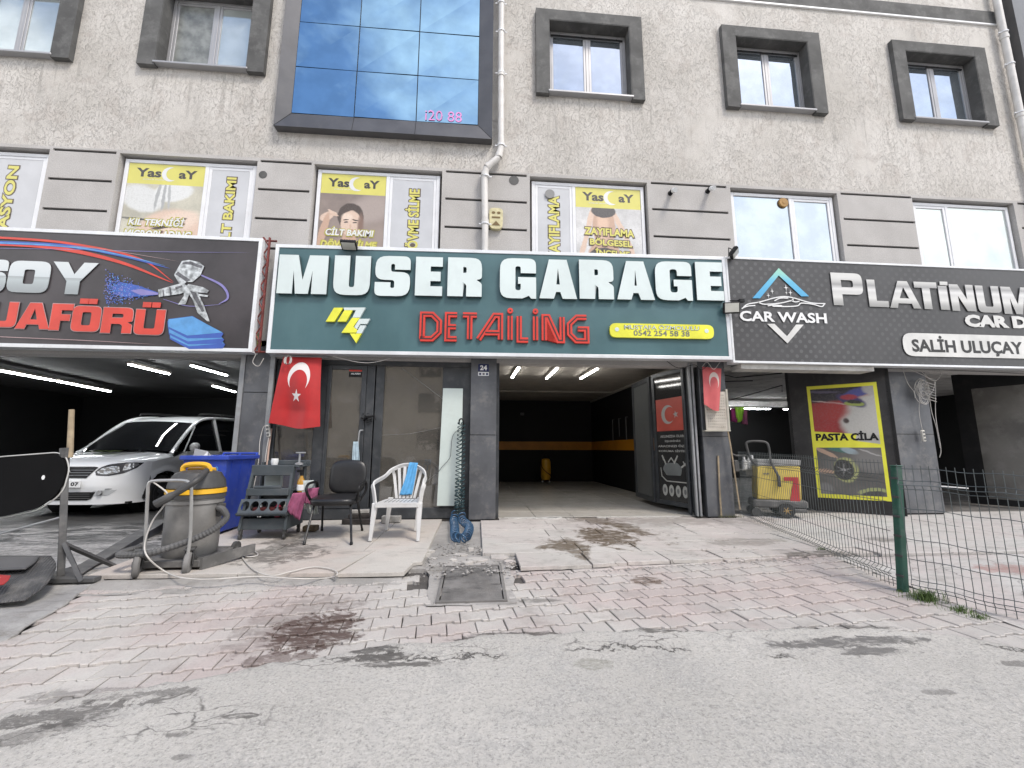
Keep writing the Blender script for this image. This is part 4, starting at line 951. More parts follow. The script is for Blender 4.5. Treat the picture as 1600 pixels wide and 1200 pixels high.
b.build('bay_frame', M_BAYF, bay)
b = MB()     # seams of the cladding
for (p, q) in ((A[0], C_[0]), (A[1], C_[1])): b.tube([Vector(p)+Vector((0,-.001,.001)), Vector(q)+Vector((0,-.001,.001))], .004, 4)
for xx in (gx[1], gx[2]): b.tube([(xx, BY-.001, bz0+.01), (xx, yb-.001, gz0)], .004, 4)
b.build('cladding_seam', M_BLACK, bay)
b = MB(); b.add([(bx0+.03,yb+.012,gz0-.02),(bx1-.03,yb+.012,gz0-.02),(bx1-.03,yb+.012,bz1),(bx0+.03,yb+.012,bz1)], [(0,1,2,3)]); b.build('gasket', M_BLACK, bay)
for i in range(3):
    for j in range(5):
        x0, x1, z0, z1 = gx[i]+.008, gx[i+1]-.008, gzs[j]+.008, gzs[j+1]-.008; t1, t2 = random.uniform(-.006, .006), random.uniform(-.004, .004)
        b = MB(); b.hexa([(x0,yb-.004+t1,z0),(x1,yb-.004-t1,z0),(x1,yb+.01,z0),(x0,yb+.01,z0)], [(x0,yb-.004+t2,z1),(x1,yb-.004+t2,z1),(x1,yb+.01,z1),(x0,yb+.01,z1)])
        b.build('glass_panel', M_BAY, bay)
b = MB(); bd = Board((0, yb-.012, 0), (1, 0, 0)); u0, v0 = bd.uvpt(664, 189); u1, v1 = bd.uvpt(722, 172)
M_PINK = mat('pink_led_reflection', (0.62, 0.25, 0.55), .5); text_on(b, bd, 'i20 88', u0, v0+.02, u1, v0+.22, 0, .0); b.build('led_text_reflection', M_PINK, bay)  # LED text reflecting in the glass, painted on as flat pink letters
# second bay at the right edge of the frame
x2 = X(1583,10,BY); bay2 = empty('bay_window', (x2, -.2, 6.2), parent=BLD)
b = MB(); x3 = X(1590,0,BY+.1)+.16; b.add([(x2,BY,6.2),(x2+4,BY,6.2),(x2+4,BY,13),(x2,BY,13),(x3,yb,6.4),(x2+3.8,yb,6.4),(x2+3.8,yb,13),(x3,yb,13),(x2,-.001,6.2),(x2+4,-.001,6.2),(x2+4,-.001,13),(x2,-.001,13)], [(0,1,5,4),(1,2,6,5),(3,0,4,7),(0,8,9,1),(1,9,10,2),(3,11,8,0)])
b.build('bay_frame', M_BAYF, bay2)
for j in range(3):
    b = MB(); b.box(x3+.01, x3+1.15, yb, yb+.012, 6.41+j*2.2, 8.6+j*2.2); b.build('glass_panel', M_BAY, bay2)
# plain bands seen beyond the panel: side returns
# downpipes
def downpipe(keys, r_, label, clips):
    t_ = empty('downpipe', keys[-1], label, 'drainpipe')
    for i in range(len(keys)-1):
        b = MB(); P = Vector(keys[i]); Q = Vector(keys[i+1]); d = (Q-P).normalized()
        b.tube([P, Q], r_, 12); b.tube([Q-d*.07, Q+d*.0], r_*1.18, 12); b.build('pipe_section', M_PIPE, t_, smooth=True)
    for c_ in clips:
        b = MB(); b.tube([(c_[0], c_[1], c_[2]-.012), (c_[0], c_[1], c_[2]+.012)], r_*1.25, 12); b.box(c_[0]-r_*1.9, c_[0]+r_*1.9, c_[1]-.008, c_[1]+.008, c_[2]-.009, c_[2]+.009); b.build('pipe_clip', M_PVC, t_, smooth=True)
M_PIPE = mat('weathered_white_pipe', (0.60, 0.585, 0.56), .45, var=.1, scale=3, dirt=.35, dcol=(.36, .33, .3))
py_ = -.11
k = [(X(783,0,py_), py_, 12.5), (X(783,120,py_), py_, Z(783,120,py_)), (X(783,229,py_), py_, Z(783,229,py_)), (X(779,246,py_), py_, Z(779,246,py_)), (X(760,262,py_), py_, Z(760,262,py_)), (X(757,276,py_), py_, Z(757,276,py_)), (X(758,350,py_), py_, Z(758,350,py_)), (X(758,400,py_), py_, 3.9)]
downpipe(k, .055, 'white rainwater downpipe with a kink beside the blue glazed bay', [(k[0][0], py_, Z(783,6,py_)), (k[1][0], py_, Z(783,50,py_)), (k[1][0], py_, Z(783,115,py_)), (k[2][0], py_, Z(783,228,py_)), (k[6][0], py_, Z(758,276,py_)), (k[6][0], py_, Z(758,350,py_))])
a_ = W(1561,0,py_); k = [(a_.x, py_, 12.5), (a_.x, py_, 9.9), (a_.x, py_, 8.1), (a_.x, py_, 4.0)]
xx = X(1558,4,py_); k = [(xx, py_, 12.5), (xx, py_, 9.4), (xx, py_, 7.6), (xx, py_, 4.2)]
downpipe(k, .06, 'straight white rainwater downpipe at the right end of the facade', [(xx, py_, z) for z in (9.55, 8.8, 7.7, 6.6)])

# ground floor: header beams, columns, dividing walls, ceilings
b = MB(); b.box(FX0, FX1, .0, .24, 2.62, 2.72); b.build('lintel', M_CEILD, BLD)
def column(x0, x1, y0, y1, z1=2.62, seam=1.3, flange=0.0, m_=None):
    w = empty('column', ((x0+x1)/2, (y0+y1)/2, 0), parent=BLD)
    b = MB(); b.box(x0+.01, x1-.01, y0+.01, y1, -.05, z1-.002); b.build('core', M_BLACK, w)
    for za, zb in ((-.005, seam-.004), (seam+.004, z1)):
        b = MB(); b.rbox(x0, x1, y0-.004, y0+.008, za, zb, .003); b.rbox(x0, x0+.008, y0+.009, y1, za, zb, .003); b.rbox(x1-.008, x1, y0+.009, y1, za, zb, .003); b.build('steel_sheet', m_ or M_STEEL, w)
    if flange:
        b = MB(); b.rbox(x0-flange, x0-.001, y0-.02, y0+.03, -.005, z1, .004); b.rbox(x1+.001, x1+flange, y0-.02, y0+.03, -.005, z1, .004); b.build('flange', M_STEELL, w)
    return w
cl = (X(372,700), X(412,700)); column(cl[0], cl[1], -.02, .45, seam=1.9, flange=.07)
cp = (X(734,700,-.06), X(775,700,-.06)); column(cp[0], cp[1], -.06, .35, seam=1.27)
cr_ = (X(1098,700), X(1139,700)); column(cr_[0], cr_[1], -.03, .55, seam=1.27)
cq = (X(1400,760,.1), X(1462,700,.1)); column(cq[0]+.12, cq[1], .1, .75, seam=1.33)
b = MB(); b.rbox(cq[0]-.05, cq[0]+.10, .12, .6, 0, 2.62, .01); b.build('column_casing', M_FRAME, BLD)
b = MB(); b.box(-3.3, -3.2, .46, 7.75, -.01, 2.72); b.build('dividing_wall', M_BLACKW, BLD)
b = MB(); b.box(3.98, 4.12, .56, 7.75, -.01, 2.86); b.build('dividing_wall', M_BLACKW, BLD)
b = MB(); b.box(-3.2, 3.98, 7.7, 7.8, -.01, 2.86); b.build('back_wall', M_BLACKW, BLD)
b = MB(); b.box(-13.5, -3.3, 8.8, 8.9, -.1, 2.95); b.box(-13.5, -13.4, .2, 8.8, -.1, 2.95); b.build('back_wall', M_BLACKW, BLD)
b = MB(); b.box(4.12, 15.5, 9.4, 9.5, -.1, 2.95); b.box(15.4, 15.5, .2, 9.4, -.1, 2.95); b.build('back_wall', M_BLACKW, BLD)
b = MB(); b.box(-3.2, 3.98, .245, 7.7, 2.72, 2.9); b.build('ceiling', M_CEIL, BLD)
b = MB(); b.box(-13.4, -3.3, .245, 8.8, 2.80, 2.94); b.build('ceiling', M_CEILD, BLD)
b = MB(); b.box(4.12, 15.4, .245, 9.4, 2.84, 2.94); b.build('ceiling', M_CEILR, BLD)
b = MB(); b.box(4.13, 15.3, 8.2, 8.5, 2.66, 2.838); b.build('ceiling_beam', M_CEILR, BLD)
# orange band on back and right wall of the garage
zb0, zb1 = Z(850,703,7.68), Z(850,690,7.68)
b = MB(); b.box(-3.19, 3.96, 7.685, 7.699, zb0, zb1); b.build('orange_band', M_ORANGE, BLD)
b = MB(); b.box(3.965, 3.979, 2.2, 7.68, zb0, zb1); b.build('orange_band', M_ORANGE, BLD)
b = MB(); b.box(3.93, 3.975, 1.2, 7.6, 2.66, 2.715); b.box(-.2, 3.9, 5.2, 5.26, 2.68, 2.718); b.build('ceiling_cornice', M_CEIL, BLD)
# sockets and tools on the walls, faint
def wallbox(px, py, y, w, h, name, m_, label, cat):
    p = W(px, py, y); b = MB(); b.rbox(p.x-w/2, p.x+w/2, y-.04, y, p.z-h/2, p.z+h/2, .006); b.box(p.x-w*.35, p.x+w*.35, y-.044, y-.0405, p.z-h*.08, p.z+h*.02)
    tag(b.build(name, m_), label, cat)
M_DIM = mat('dim_grey_plastic', (0.12, 0.12, 0.12), .5)
wallbox(816, 647, 7.69, .13, .09, 'socket_box', M_DIM, 'small grey socket box high on the dark back wall of the garage', 'socket')
# ceiling lamps of the garage
def strip(p0, p1, w, z, label, group, m_=M_TUBE, name='ceiling_light', cat='ceiling light'):
    d = Vector((p1[0]-p0[0], p1[1]-p0[1], 0)); L = d.length; d.normalize(); n = Vector((-d.y, d.x, 0)); c = (Vector((*p0, z))+Vector((*p1, z)))/2
    t_ = empty(name, (c.x, c.y, z), label, cat, group)
    M_ = Matrix((( d.x, n.x, 0, c.x), (d.y, n.y, 0, c.y), (0, 0, 1, z), (0, 0, 0, 1)))
    b = MB(M_); b.rbox(-L/2, L/2, -w/2-.012, w/2+.012, .0, .05, .006); b.build('housing', M_CEIL, t_)
    b = MB(M_); b.rbox(-L/2+.02, L/2-.02, -w/2, w/2, -.022, -.001, .006); b.build('tube', m_, t_)
for (a1, a2), lab in zip((((810.7,573.3),(800,589.6)), ((871,574),(854,591)), ((934,575),(907,591))), ('left', 'middle', 'right')):
    p = G(*a1, 2.66); q = G(*a2, 2.66); strip((p.x, p.y), (q.x, q.y), .05, 2.66, f'{lab} one of three short white strip lights on the main garage ceiling', 'strip lights on the garage ceiling')
for (px, py), lab in (((842,568.5), 'left'), ((908,570), 'right')):
    p = G(px, py, 2.67); t_ = empty('spotlight', p, f'{lab} round spotlight on the main garage ceiling near the entrance', 'spotlight', 'spotlights near the garage entrance')
    b = MB(); b.lathe([(0, 0), (.06, 0), (.07, .03), (.07, .05), (0, .05)], (p.x, p.y, 2.67), 14); b.build('housing', M_WHITE, t_)
    b = MB(); b.lathe([(0, -.02), (.035, -.017), (.05, -.001), (0, -.001)], (p.x, p.y, 2.67), 14); b.build('bulb', M_TUBE, t_)
for (a1, a2, z, lab) in (((-70,565),(84,594),2.62,'long left fluorescent tube over the white car, the nearer of the pair'), ((90,595),(172,611),2.62,'long left fluorescent tube over the white car, the farther of the pair'), ((200,568),(265,584),2.66,'short fluorescent tube above the car, left of the middle pair'),
        ((298,570),(355,586),2.66,'short fluorescent tube above the car next to the steel column'), ((332,602),(368,612),2.66,'farthest short fluorescent tube, half hidden by the steel column')):
    p = G(*a1, z); q = G(*a2, z); strip((p.x, p.y), (q.x, q.y), .09 if z < 2.65 else .05, z, lab, 'fluorescent tubes in the dark bay', M_TUBEL)
p = W(1160, 638, 3.15); 
for (px0, px1, py, lab) in ((1142, 1203, 638, 'long fluorescent tube behind the hanging pink and green cloths'), (1225, 1240, 639, 'short fluorescent tube beside the poster door'), (1191, 1236, 616, 'thin unlit batten on the pale ceiling above the cloths')):
    yt_ = 7.6 if py > 620 else 6.5; P0, P1 = W(px0, py, yt_), W(px1, py, yt_); strip((P0.x, yt_), (P1.x, yt_), .12 if py > 620 else .05, P0.z, lab, 'tubes in the open bay on the right', M_TUBEL if py > 620 else M_CEILR)
# pipes under the pale ceiling
t_ = empty('ceiling_pipes', (6, 1.5, 2.7), 'thin dark conduits running across the pale ceiling of the right bay', 'conduit')
M_PIPED = mat('dark_conduit', (.05, .05, .05), .6)
for keys in (((1120,600),(1135,627),(1222,602),(1222,612)), ((1128,585),(1150,590),(1222,583)), ((1125,577),(1178,573)), ((1128,596),(1176,595))):
    b = MB(); b.tube([G(a1, a2, 2.74) if a2 < 620 else G(a1, a2, 2.74) for a1, a2 in keys], .014, 6); b.build('conduit', M_PIPED, t_)

# the building across the street: it shows in the shop glass
OB = empty('opposite_building', (0, -27, 0), 'pale apartment block across the street, mirrored in the dusty shop glass', 'building')
b = MB(); b.box(-30, 26, -40, -26, -.36, 11.5); b.build('wall', mat('beige_render', (0.50, 0.43, 0.34), .9), OB)
M_OW = glassy('far_window', (.03, .035, .04), .05, 0, 0, ior=1.8)
for i in range(12):
    for j in range(4):
        b = MB(); x = -27+i*4.5; b.box(x, x+1.7, -26.0, -25.94, 1.0+j*2.8, 2.5+j*2.8); b.build('window', M_OW, OB)
b = MB(); b.box(-30.2, 26.2, -40.2, -25.6, 11.5, 11.9); b.build('roof', M_SURR, OB)

# ================================================================ signs
def stroke(pts, w, closed=False):
    """outline polygon of a polyline of width w (mitred)"""
    P = [Vector(p) for p in pts]; m = len(P); L, Rr = [], []
    wl_ = w if hasattr(w, '__len__') else [w]*m
    for i in range(m):
        a = (P[i]-P[i-1]).normalized() if i > 0 else (P[1]-P[0]).normalized(); c = (P[i+1]-P[i]).normalized() if i < m-1 else a
        n1 = Vector((-a.y, a.x)); n2 = Vector((-c.y, c.x)); n = (n1+n2); n = n/max(n.length, 1e-6); k = wl_[i]/2/max(0.45, n.dot(n1))
        L.append(P[i]+n*k); Rr.append(P[i]-n*k)
    return [(p.x, p.y) for p in L]+[(p.x, p.y) for p in reversed(Rr)]
def px_glyph(mb, bd, ch, xl, xr, yt, yb, d0, d1, s, t, r, k=0, shear=0.0):
    ym = (yt+yb)/2; xm = (xl+xr)/2
    u0, u1 = bd.uvpt(xl, ym)[0], bd.uvpt(xr, ym)[0]; v0, v1 = bd.uvpt(xm, yb)[1], bd.uvpt(xm, yt)[1]
    glyph_on(mb, bd, ch, u0-shear*(v1-v0)/2, v0, u1-shear*(v1-v0)/2, v1, d0, d1, s, t, r, k, shear); return u0, v0, u1, v1
def px_text(mb, bd, txt, xl, xr, yt, yb, d, bold=.03, k=0, shear=0.0):
    ym = (yt+yb)/2; xm = (xl+xr)/2
    u0, u1 = bd.uvpt(xl, ym)[0], bd.uvpt(xr, ym)[0]; v0, v1 = bd.uvpt(xm, yb)[1], bd.uvpt(xm, yt)[1]
    text_on(mb, bd, txt, u0, v0, u1, v1, d, bold, shear, k)
def signboard(name, bl, br, tl, tr, yl, yr, label, m_face, depth=.17, fr=.055):
    A, B_ = W(*bl, yl), W(*br, yr); C_, D_ = W(*tl, yl), W(*tr, yr)
    z0 = (A.z+B_.z)/2; z1 = (C_.z+D_.z)/2
    u = Vector((B_.x-A.x, yr-yl, 0)); Lx = u.length
    bd = Board((A.x, yl, z0), u); h = z1-z0
    t_ = empty(name, (A.x+u.x/2, yl, z0), label, 'sign')
    b = MB(); bd.p(b, rect(fr, fr, Lx-fr, h-fr), -depth, -.012); b.build('panel', m_face, t_)
    b = MB(); o, hs = frame_ring(0, 0, Lx, h, fr); bd.p(b, o, -depth-.01, 0, holes=hs); b.build('frame', M_SIGNF, t_, bevel=.004)
    return t_, bd, Lx, h
def teal():
    m = bpy.data.materials.new('teal_sign_face'); t = NT(m); o = t.xyz()
    b = t.mix(t.ramp(t.noise(.8, 5), .3, .7), (0.045, 0.105, 0.118), (0.07, 0.148, 0.165))
    b = t.mix(t.m('MULTIPLY', t.ramp(t.noise(2.5, 6, .6, vec=t.scaled((1.5, 1, .3))), .45, .75), .3), b, (0.085, 0.17, 0.18))
    p = W(553, 420, -.28); q = t.blob(p.x+.03, -.25, .12, 9, .0); dz = t.ramp(o[2], 3.55, 4.1); grime_shadow = t.m('MULTIPLY', t.m('MULTIPLY', t.ramp(t.m('ABSOLUTE', t.m('SUBTRACT', o[0], p.x+.02)), .05, .35, 1, 0), dz), .65)  # grime and the floodlight's soft shadow, painted into the face colour
    b = t.mix(grime_shadow, b, (0.02, 0.035, 0.04))
    t.set(t.b.inputs['Base Color'], b); t.b.inputs['Roughness'].default_value = .42; t.bump(t.noise(1.2, 2), .08, .1); return m
M_TEAL = teal()
M_LET = mat('pale_letter_face', (0.62, 0.70, 0.69), .35, var=.05, scale=1.5, dirt=.12, dcol=(.4, .42, .42), coat=.2)
M_LETS = mat('dark_letter_side', (0.05, 0.08, 0.085), .5)
M_LRED = mat('red_letter', (0.62, 0.045, 0.03), .4, var=.08)
M_LRED2 = mat('dark_inline', (0.05, 0.02, 0.022), .5)
M_LYEL = mat('yellow_logo', (0.75, 0.74, 0.06), .4)
SIGN, bd, SL, SH = signboard('garage_sign', (415,552.5), (1145,561), (428,385), (1127.5,397), -.24, -.44, 'long teal sign board with raised pale letters reading MUSER GARAGE over the open garage', M_TEAL)
def two_tone(mb_front, mats, parent, name): return mb_front.build(name, mats, parent, bevel=0)
def raised(ch, xl, xr, yt, yb, s, t, r, d=.055):
    b = MB(); px_glyph(b, bd, ch, xl, xr, yt, yb, -.011, d, s, t, r); n0 = len(b.f)
    # side and back faces take the dark material
    for i, f in enumerate(b.f):
        n = newell([b.v[j] for j in f])
        b.k[i] = 0 if n.normalized().dot(bd.n) > .9 else 1
    return b.build('letter', [M_LET, M_LETS], SIGN)
for ch, xl, xr, yt, yb, s in (('M',437,514,401,461,.36), ('U',523.5,580,402,463,.36), ('S',587.5,642,402.5,464.5,.36), ('E',650,692,404,464,.36), ('R',700,753,405,465,.37),
        ('G',781,837,406,468,.36), ('A',842,900,408,468.5,.36), ('R',904,957,408.5,469,.37), ('A',962,1020,410.5,470,.36), ('G',1022,1078.5,411,471,.36), ('E',1085,1127,412,471,.36)):
    raised(ch, xl, xr, yt, yb, s*1.02, .245 if ch in 'ER' else .2, .3)
# striped word
DS = {'D': [[(0,0),(0,1),(.55,1),(.95,.72),(.95,.28),(.55,0),(-.09,0)]], 'E': [[(1,1),(0,1),(0,0),(1,0)], [(.05,.5),(.9,.5)]], 'T': [[(0,1),(1,1)], [(.5,.96),(.5,0)]],
      'A': [[(0,0),(.72,1),(1,1),(1,0)], [(.3,.28),(.95,.28)]], 'I': [[(.5,0),(.5,1)]], 'L': [[(0,1),(0,0),(1,0)]], 'N': [[(0,0),(0,1),(.22,1),(.8,0),(1,0),(1,1)]], 'G': [[(1,1),(.45,1),(.02,.7),(.02,.28),(.4,0),(1,0),(1,.5),(.5,.5)]]}
def striped(ch, xl, xr, yt, yb, dot=False):
    ym = (yt+yb)/2; xm = (xl+xr)/2; wd = .082
    u0, u1 = bd.uvpt(xl, ym)[0]+wd/2, bd.uvpt(xr, ym)[0]-wd/2; v0, v1 = bd.uvpt(xm, yb)[1]+wd/2, bd.uvpt(xm, yt)[1]-wd/2
    b = MB(); i = 0
    for st in DS[ch]:
        P = [(u0+(u1-u0)*x, v0+(v1-v0)*y) for x, y in st]
        bd.p(b, stroke(P, wd), -.011, .03-.0012*i); bd.p(b, stroke(P, wd*.26), .0301-.0012*i+.0012, .032, k=1); i += 1
    if dot:
        c = ((u0+u1)/2, v1+wd*1.05); bd.p(b, ell(*c, .045, .045, 14), -.011, .03); bd.p(b, ell(*c, .014, .014, 10), .0301, .032, k=1)
    b.build('letter', [M_LRED, M_LRED2], SIGN)
for ch, xl, xr, yt, yb, dot in (('D',656,692,488,534,0), ('E',695,718,488.5,534,0), ('T',719,749,489,534.5,0), ('A',744,786,489.5,535,0), ('I',789,805,490.5,535.5,1), ('L',807,829,491,536,0), ('I',829,844,491.5,536,1), ('N',846,882,492,536.5,0), ('G',885,920,492.5,537,0)):
    striped(ch, xl, xr, yt, yb, dot)
# lightning shaped monogram
def z6(x, y): return bd.uvpt(x/4+400, y/4+360)
b = MB()
for k_, poly in ((0, [(440,573),(492,487),(548,487),(494,573)]), (0, [(513,573),(556,503),(607,503),(566,573)]), (1, [(550,486),(688,486),(652,548),(606,548),(628,502),(556,502)]), (0, [(604,550),(651,550),(612,605),(640,628),(628,642),(538,642)]),
        (1, [(650,556),(716,556),(697,588),(655,588),(634,622),(618,607)]), (1, [(655,597),(692,597),(664,646),(630,646)]), (0, [(590,647),(663,647),(628,705)])):
    bd.p(b, [z6(*p) for p in poly], -.011, .03+.0005*k_, k=k_)
b.build('logo', [M_LYEL, M_LET], SIGN)
a0, a1 = bd.uvpt(952, 516), bd.uvpt(1114, 520); cy = (a0[1]+a1[1])/2; hh = .115
b = MB(); bd.p(b, rpath([(a0[0], cy-hh, hh), (a1[0], cy-hh, hh), (a1[0], cy+hh, hh), (a0[0], cy+hh, hh)], 8), -.011, .03, k=0)
for p in (bd.uvpt(963,515.5), bd.uvpt(1102.5,518)): bd.p(b, ell(*p, .034, .034, 16), .0301, .034, k=2)
px_text(b, bd, 'MUSTAFA ÖZMOLULU', 974, 1091, 508.0, 516.5, .033, .02, 3); px_text(b, bd, 'MUSTAFA ÖZMOLULU', 975, 1090, 508.5, 516, .036, .0, 2); px_text(b, bd, '0542 254 58 38', 989, 1076, 517.5, 526, .034, .015, 1)
b.build('name_plate', [M_LYEL, mat('grey_print', (.16, .17, .15), .5), M_LET, mat('olive_print', (.25, .25, .05), .5)], SIGN)

# left sign
def gradient_print(name, stops, axis=2, z0=0, z1=1, metal=.0, rough=.35):
    m = bpy.data.materials.new(name); t = NT(m); o = t.xyz(); f = t.ramp(o[axis], z0, z1)
    k = t.n.new('ShaderNodeValToRGB'); t.l.new(f, k.inputs[0]); e = k.color_ramp.elements
    while len(e) < len(stops): e.new(.5)
    for el, (p, c) in zip(e, stops): el.position = p; el.color = (*c, 1)
    t.set(t.b.inputs['Base Color'], k.outputs[0]); t.b.inputs['Roughness'].default_value = rough; t.b.inputs['Metallic'].default_value = metal; return m
M_LSIGN = mat('dark_violet_print', (0.043, 0.037, 0.040), .4, var=.35, scale=1.2, dirt=.2, dcol=(.075, .07, .075), coat=.1)
LS, bl_, LL, LH = signboard('workshop_sign', (-165,538), (393,550.5), (-165,346), (406.5,373), -.30, -.28, 'dark printed sign with spray gun and red UAFÖRÜ lettering above the white car', M_LSIGN)
bd_main = bd; bd = bl_
def z5(x, y): return bl_.uvpt(x*.26875, y*.26875+360)
sz0 = bl_.O.z
M_SIL = gradient_print('silver_letters', [(0, (.30,.33,.34)), (.35, (.42,.47,.48)), (.5, (.35,.38,.39)), (.52, (.55,.60,.62)), (1, (.62,.66,.67))], 2, W(60,458,-.3).z, W(60,408,-.3).z)
M_BLUEP = mat('blue_print', (.05, .11, .42), .4); M_LBLUE = mat('light_blue_print', (.10, .30, .60), .4, var=.12, scale=8); M_LILAC = mat('lilac_print', (.22, .2, .45), .4)
M_EDGE = mat('pale_outline_print', (.42, .30, .30), .4); M_GUN = mat('print_silver', (.42, .44, .45), .3, .5, var=.5, scale=14); M_GUND = mat('print_gun_shade', (.12, .12, .13), .3, .4, var=.4, scale=14)
b = MB()
LR, LBL, LLB, LLI, LGU, LGD, LED, LSI = range(8)
LM = [mat('printed_red', (.60, .06, .04), .4, var=.1), M_BLUEP, M_LBLUE, M_LILAC, M_GUN, M_GUND, M_EDGE, M_SIL]
def swoosh(keys, w, k, d):
    P = [Vector((*z5(*q), 0)) for q in keys]; P = loft_path(P, 8); n = len(P)
    bl_.p(b, stroke([(p.x, p.y) for p in P], [w*max(.04, math.sin(math.pi*min(1, .12+.88*i/(n-1)))**.6) if w > 0 else -w for i in range(n)]), d, k=k)
swoosh([(-400,30),(0,42),(400,75),(800,160),(1010,300)], .035, LR, 0); swoosh([(-400,62),(0,70),(400,92),(700,145),(990,222)], .05, LBL, .001); swoosh([(-400,66),(0,73),(400,95),(700,142),(960,205)], .022, LLB, .002)
swoosh([(-400,80),(0,78),(350,105),(700,185),(1005,305)], .06, LR, -.0005); swoosh([(300,85),(600,110),(1040,180)], .008, LED, .002); swoosh([(1170,260),(1290,320),(1325,390),(1270,430)], .035, LLI, .001); swoosh([(950,400),(1100,440),(1290,430)], .01, LLI, .001)
swoosh([(-300,600),(0,618),(500,640),(900,662)], .010, LED, .001); swoosh([(-300,100),(400,110),(1000,125),(1450,128)], .007, LLI, .0)
rg = random.Random(5)
for i in range(900):      # blue spray
    t = rg.random()**.6; x = 915-t*300+rg.gauss(0, 6); y = 370-t*35+rg.gauss(0, 1)*t*48; q = z5(x, y); r_ = .004+.004*rg.random()
    bl_.p(b, rect(q[0]-r_, q[1]-r_, q[0]+r_, q[1]+r_), .001+.0001*(i % 9), k=LBL if rg.random() < .72 else (LLI if rg.random() < .7 else LLB))
bl_.p(b, [z5(*q) for q in ((920,362),(800,320),(700,300),(650,330),(700,385),(800,385),(920,375))], .0006, k=LBL); bl_.p(b, [z5(*q) for q in ((920,364),(820,340),(760,350),(820,378),(920,374))], .003, k=LLI)
# spray gun, flat on the print
for k_, d_, poly in ((LGU, .002, [(1058,178),(1100,172),(1160,185),(1188,210),(1165,262),(1120,300),(1085,300),(1062,322),(1040,305),(1012,258)]), (LGD, .003, [(1064,186),(1110,180),(1178,208),(1172,222),(1110,200),(1060,196)]), (LGD, .003, [(1020,255),(1035,240),(1110,290),(1085,300)]),
        (LGU, .0035, [(920,345),(1000,322),(1062,305),(1100,330),(1095,352),(1045,370),(925,388)]), (LGD, .004, [(945,345),(952,343),(957,383),(948,385)]), (LGD, .004, [(985,332),(993,330),(1000,376),(990,378)]), (LGD, .004, [(1020,330),(1060,318),(1062,330),(1022,345)]),
        (LGU, .003, [(1095,312),(1180,330),(1215,350),(1205,365),(1150,360),(1188,440),(1220,530),(1205,528),(1150,480),(1120,400),(1100,372),(1080,430),(1035,432),(1070,380),(1068,345)]), (LGD, .004, [(1105,350),(1140,362),(1190,470),(1175,475),(1130,400)]), (LGU, .003, [(1150,368),(1210,378),(1208,388),(1150,380)])):
    bl_.p(b, [z5(*q) for q in poly], d_, k=k_)
M_T = (LLB, LBL)
for i, (dy, sh) in enumerate(((62, 10), (34, 4), (0, 0))):      # folded cloths
    bl_.p(b, [z5(x+sh, y+dy) for x, y in ((975,530),(985,515),(1120,498),(1300,600),(1285,625),(1090,628),(978,570))], .001+.0015*i, k=LBL); bl_.p(b, [z5(x+sh, y+dy) for x, y in ((980,518),(1118,500),(1295,594),(1090,612),(980,560))], .0018+.0015*i, k=LLB)
b.build('artwork', LM, LS)
for ch, xl, xr, yt, yb, k in (('S',-58,11,405,457,LSI), ('O',13,78,408,457.5,LSI), ('Y',80,151,410,460,LSI)):
    b = MB(); px_glyph(b, bl_, ch, xl, xr, yt, yb, .0, .006, .42 if ch != 'Y' else .36, .27, .3, LSI, .0); b.build('letter', LM, LS)
for ch, xl, xr, yt, yb, um in (('U',-20,27,472,511,0), ('A',27,80,473.5,514,0), ('F',80,113,475,516,0), ('O',113,157,478.5,518,1), ('R',160,207,481,520.5,0), ('U',211,257,484,523,1)):
    b = MB(); px_glyph(b, bl_, ch, xl-1, xr+1, yt-1, yb+1, .0, .003, .34, .25, .25, LED, -.0); u0, v0, u1, v1 = px_glyph(b, bl_, ch, xl, xr, yt, yb, .003, .007, .33, .24, .25, LR, -.0)
    if um:
        for q in (.34, .66): c = u0+(u1-u0)*q; bl_.p(b, rect(c-.06, v1+.035, c+.055, v1+.115), 0, .006, k=LR)
    b.build('letter', LM, LS)

# right sign
def dotted():
    m = bpy.data.materials.new('dotted_charcoal_print'); t = NT(m)
    k = t.n.new('ShaderNodeMapping'); t.l.new(t.pos, k.inputs[0]); k.inputs['Rotation'].default_value = (0, R(45), 0)
    v = t.n.new('ShaderNodeTexVoronoi'); v.inputs['Randomness'].default_value = 0; v.inputs['Scale'].default_value = 8.5
    fl = t.n.new('ShaderNodeVectorMath'); fl.operation = 'MULTIPLY'; fl.inputs[1].default_value = (1, 0, 1); t.l.new(k.outputs[0], fl.inputs[0]); t.l.new(fl.outputs[0], v.inputs['Vector'])
    o = t.xyz(); d = t.ramp(v.outputs['Distance'], .22, .3, 1, 0); fade = t.ramp(o[0], 4.5, 9.5, .9, .1)
    fade = t.m('MULTIPLY', fade, t.ramp(t.noise(1.1, 3), .3, .65, .3, 1))
    b = t.mix(t.ramp(t.noise(.7, 4), .3, .7), (0.042, 0.042, 0.044), (0.062, 0.062, 0.064)); b = t.mix(t.m('MULTIPLY', d, fade), b, (0.105, 0.105, 0.108))
    t.set(t.b.inputs['Base Color'], b); t.b.inputs['Roughness'].default_value = .42; return m
PS, bp_, PL, PH = signboard('car_wash_sign', (1145.5,561.5), (1712,583), (1132.5,400), (1712,425.5), -.36, -.36, 'charcoal dotted sign with silver PLATİNUM lettering and a CAR WASH emblem at the right', dotted(), fr=.035)
def z8(x, y): return bp_.uvpt(x*.3+1120, y*.3+380)
M_SIL2 = gradient_print('brushed_silver', [(0, (.30,.30,.29)), (.2, (.62,.62,.6)), (.45, (.55,.55,.54)), (.6, (.66,.66,.65)), (.8, (.30,.30,.30)), (1, (.62,.62,.6))], 2, W(1440,482,-.36).z, W(1440,436,-.36).z)
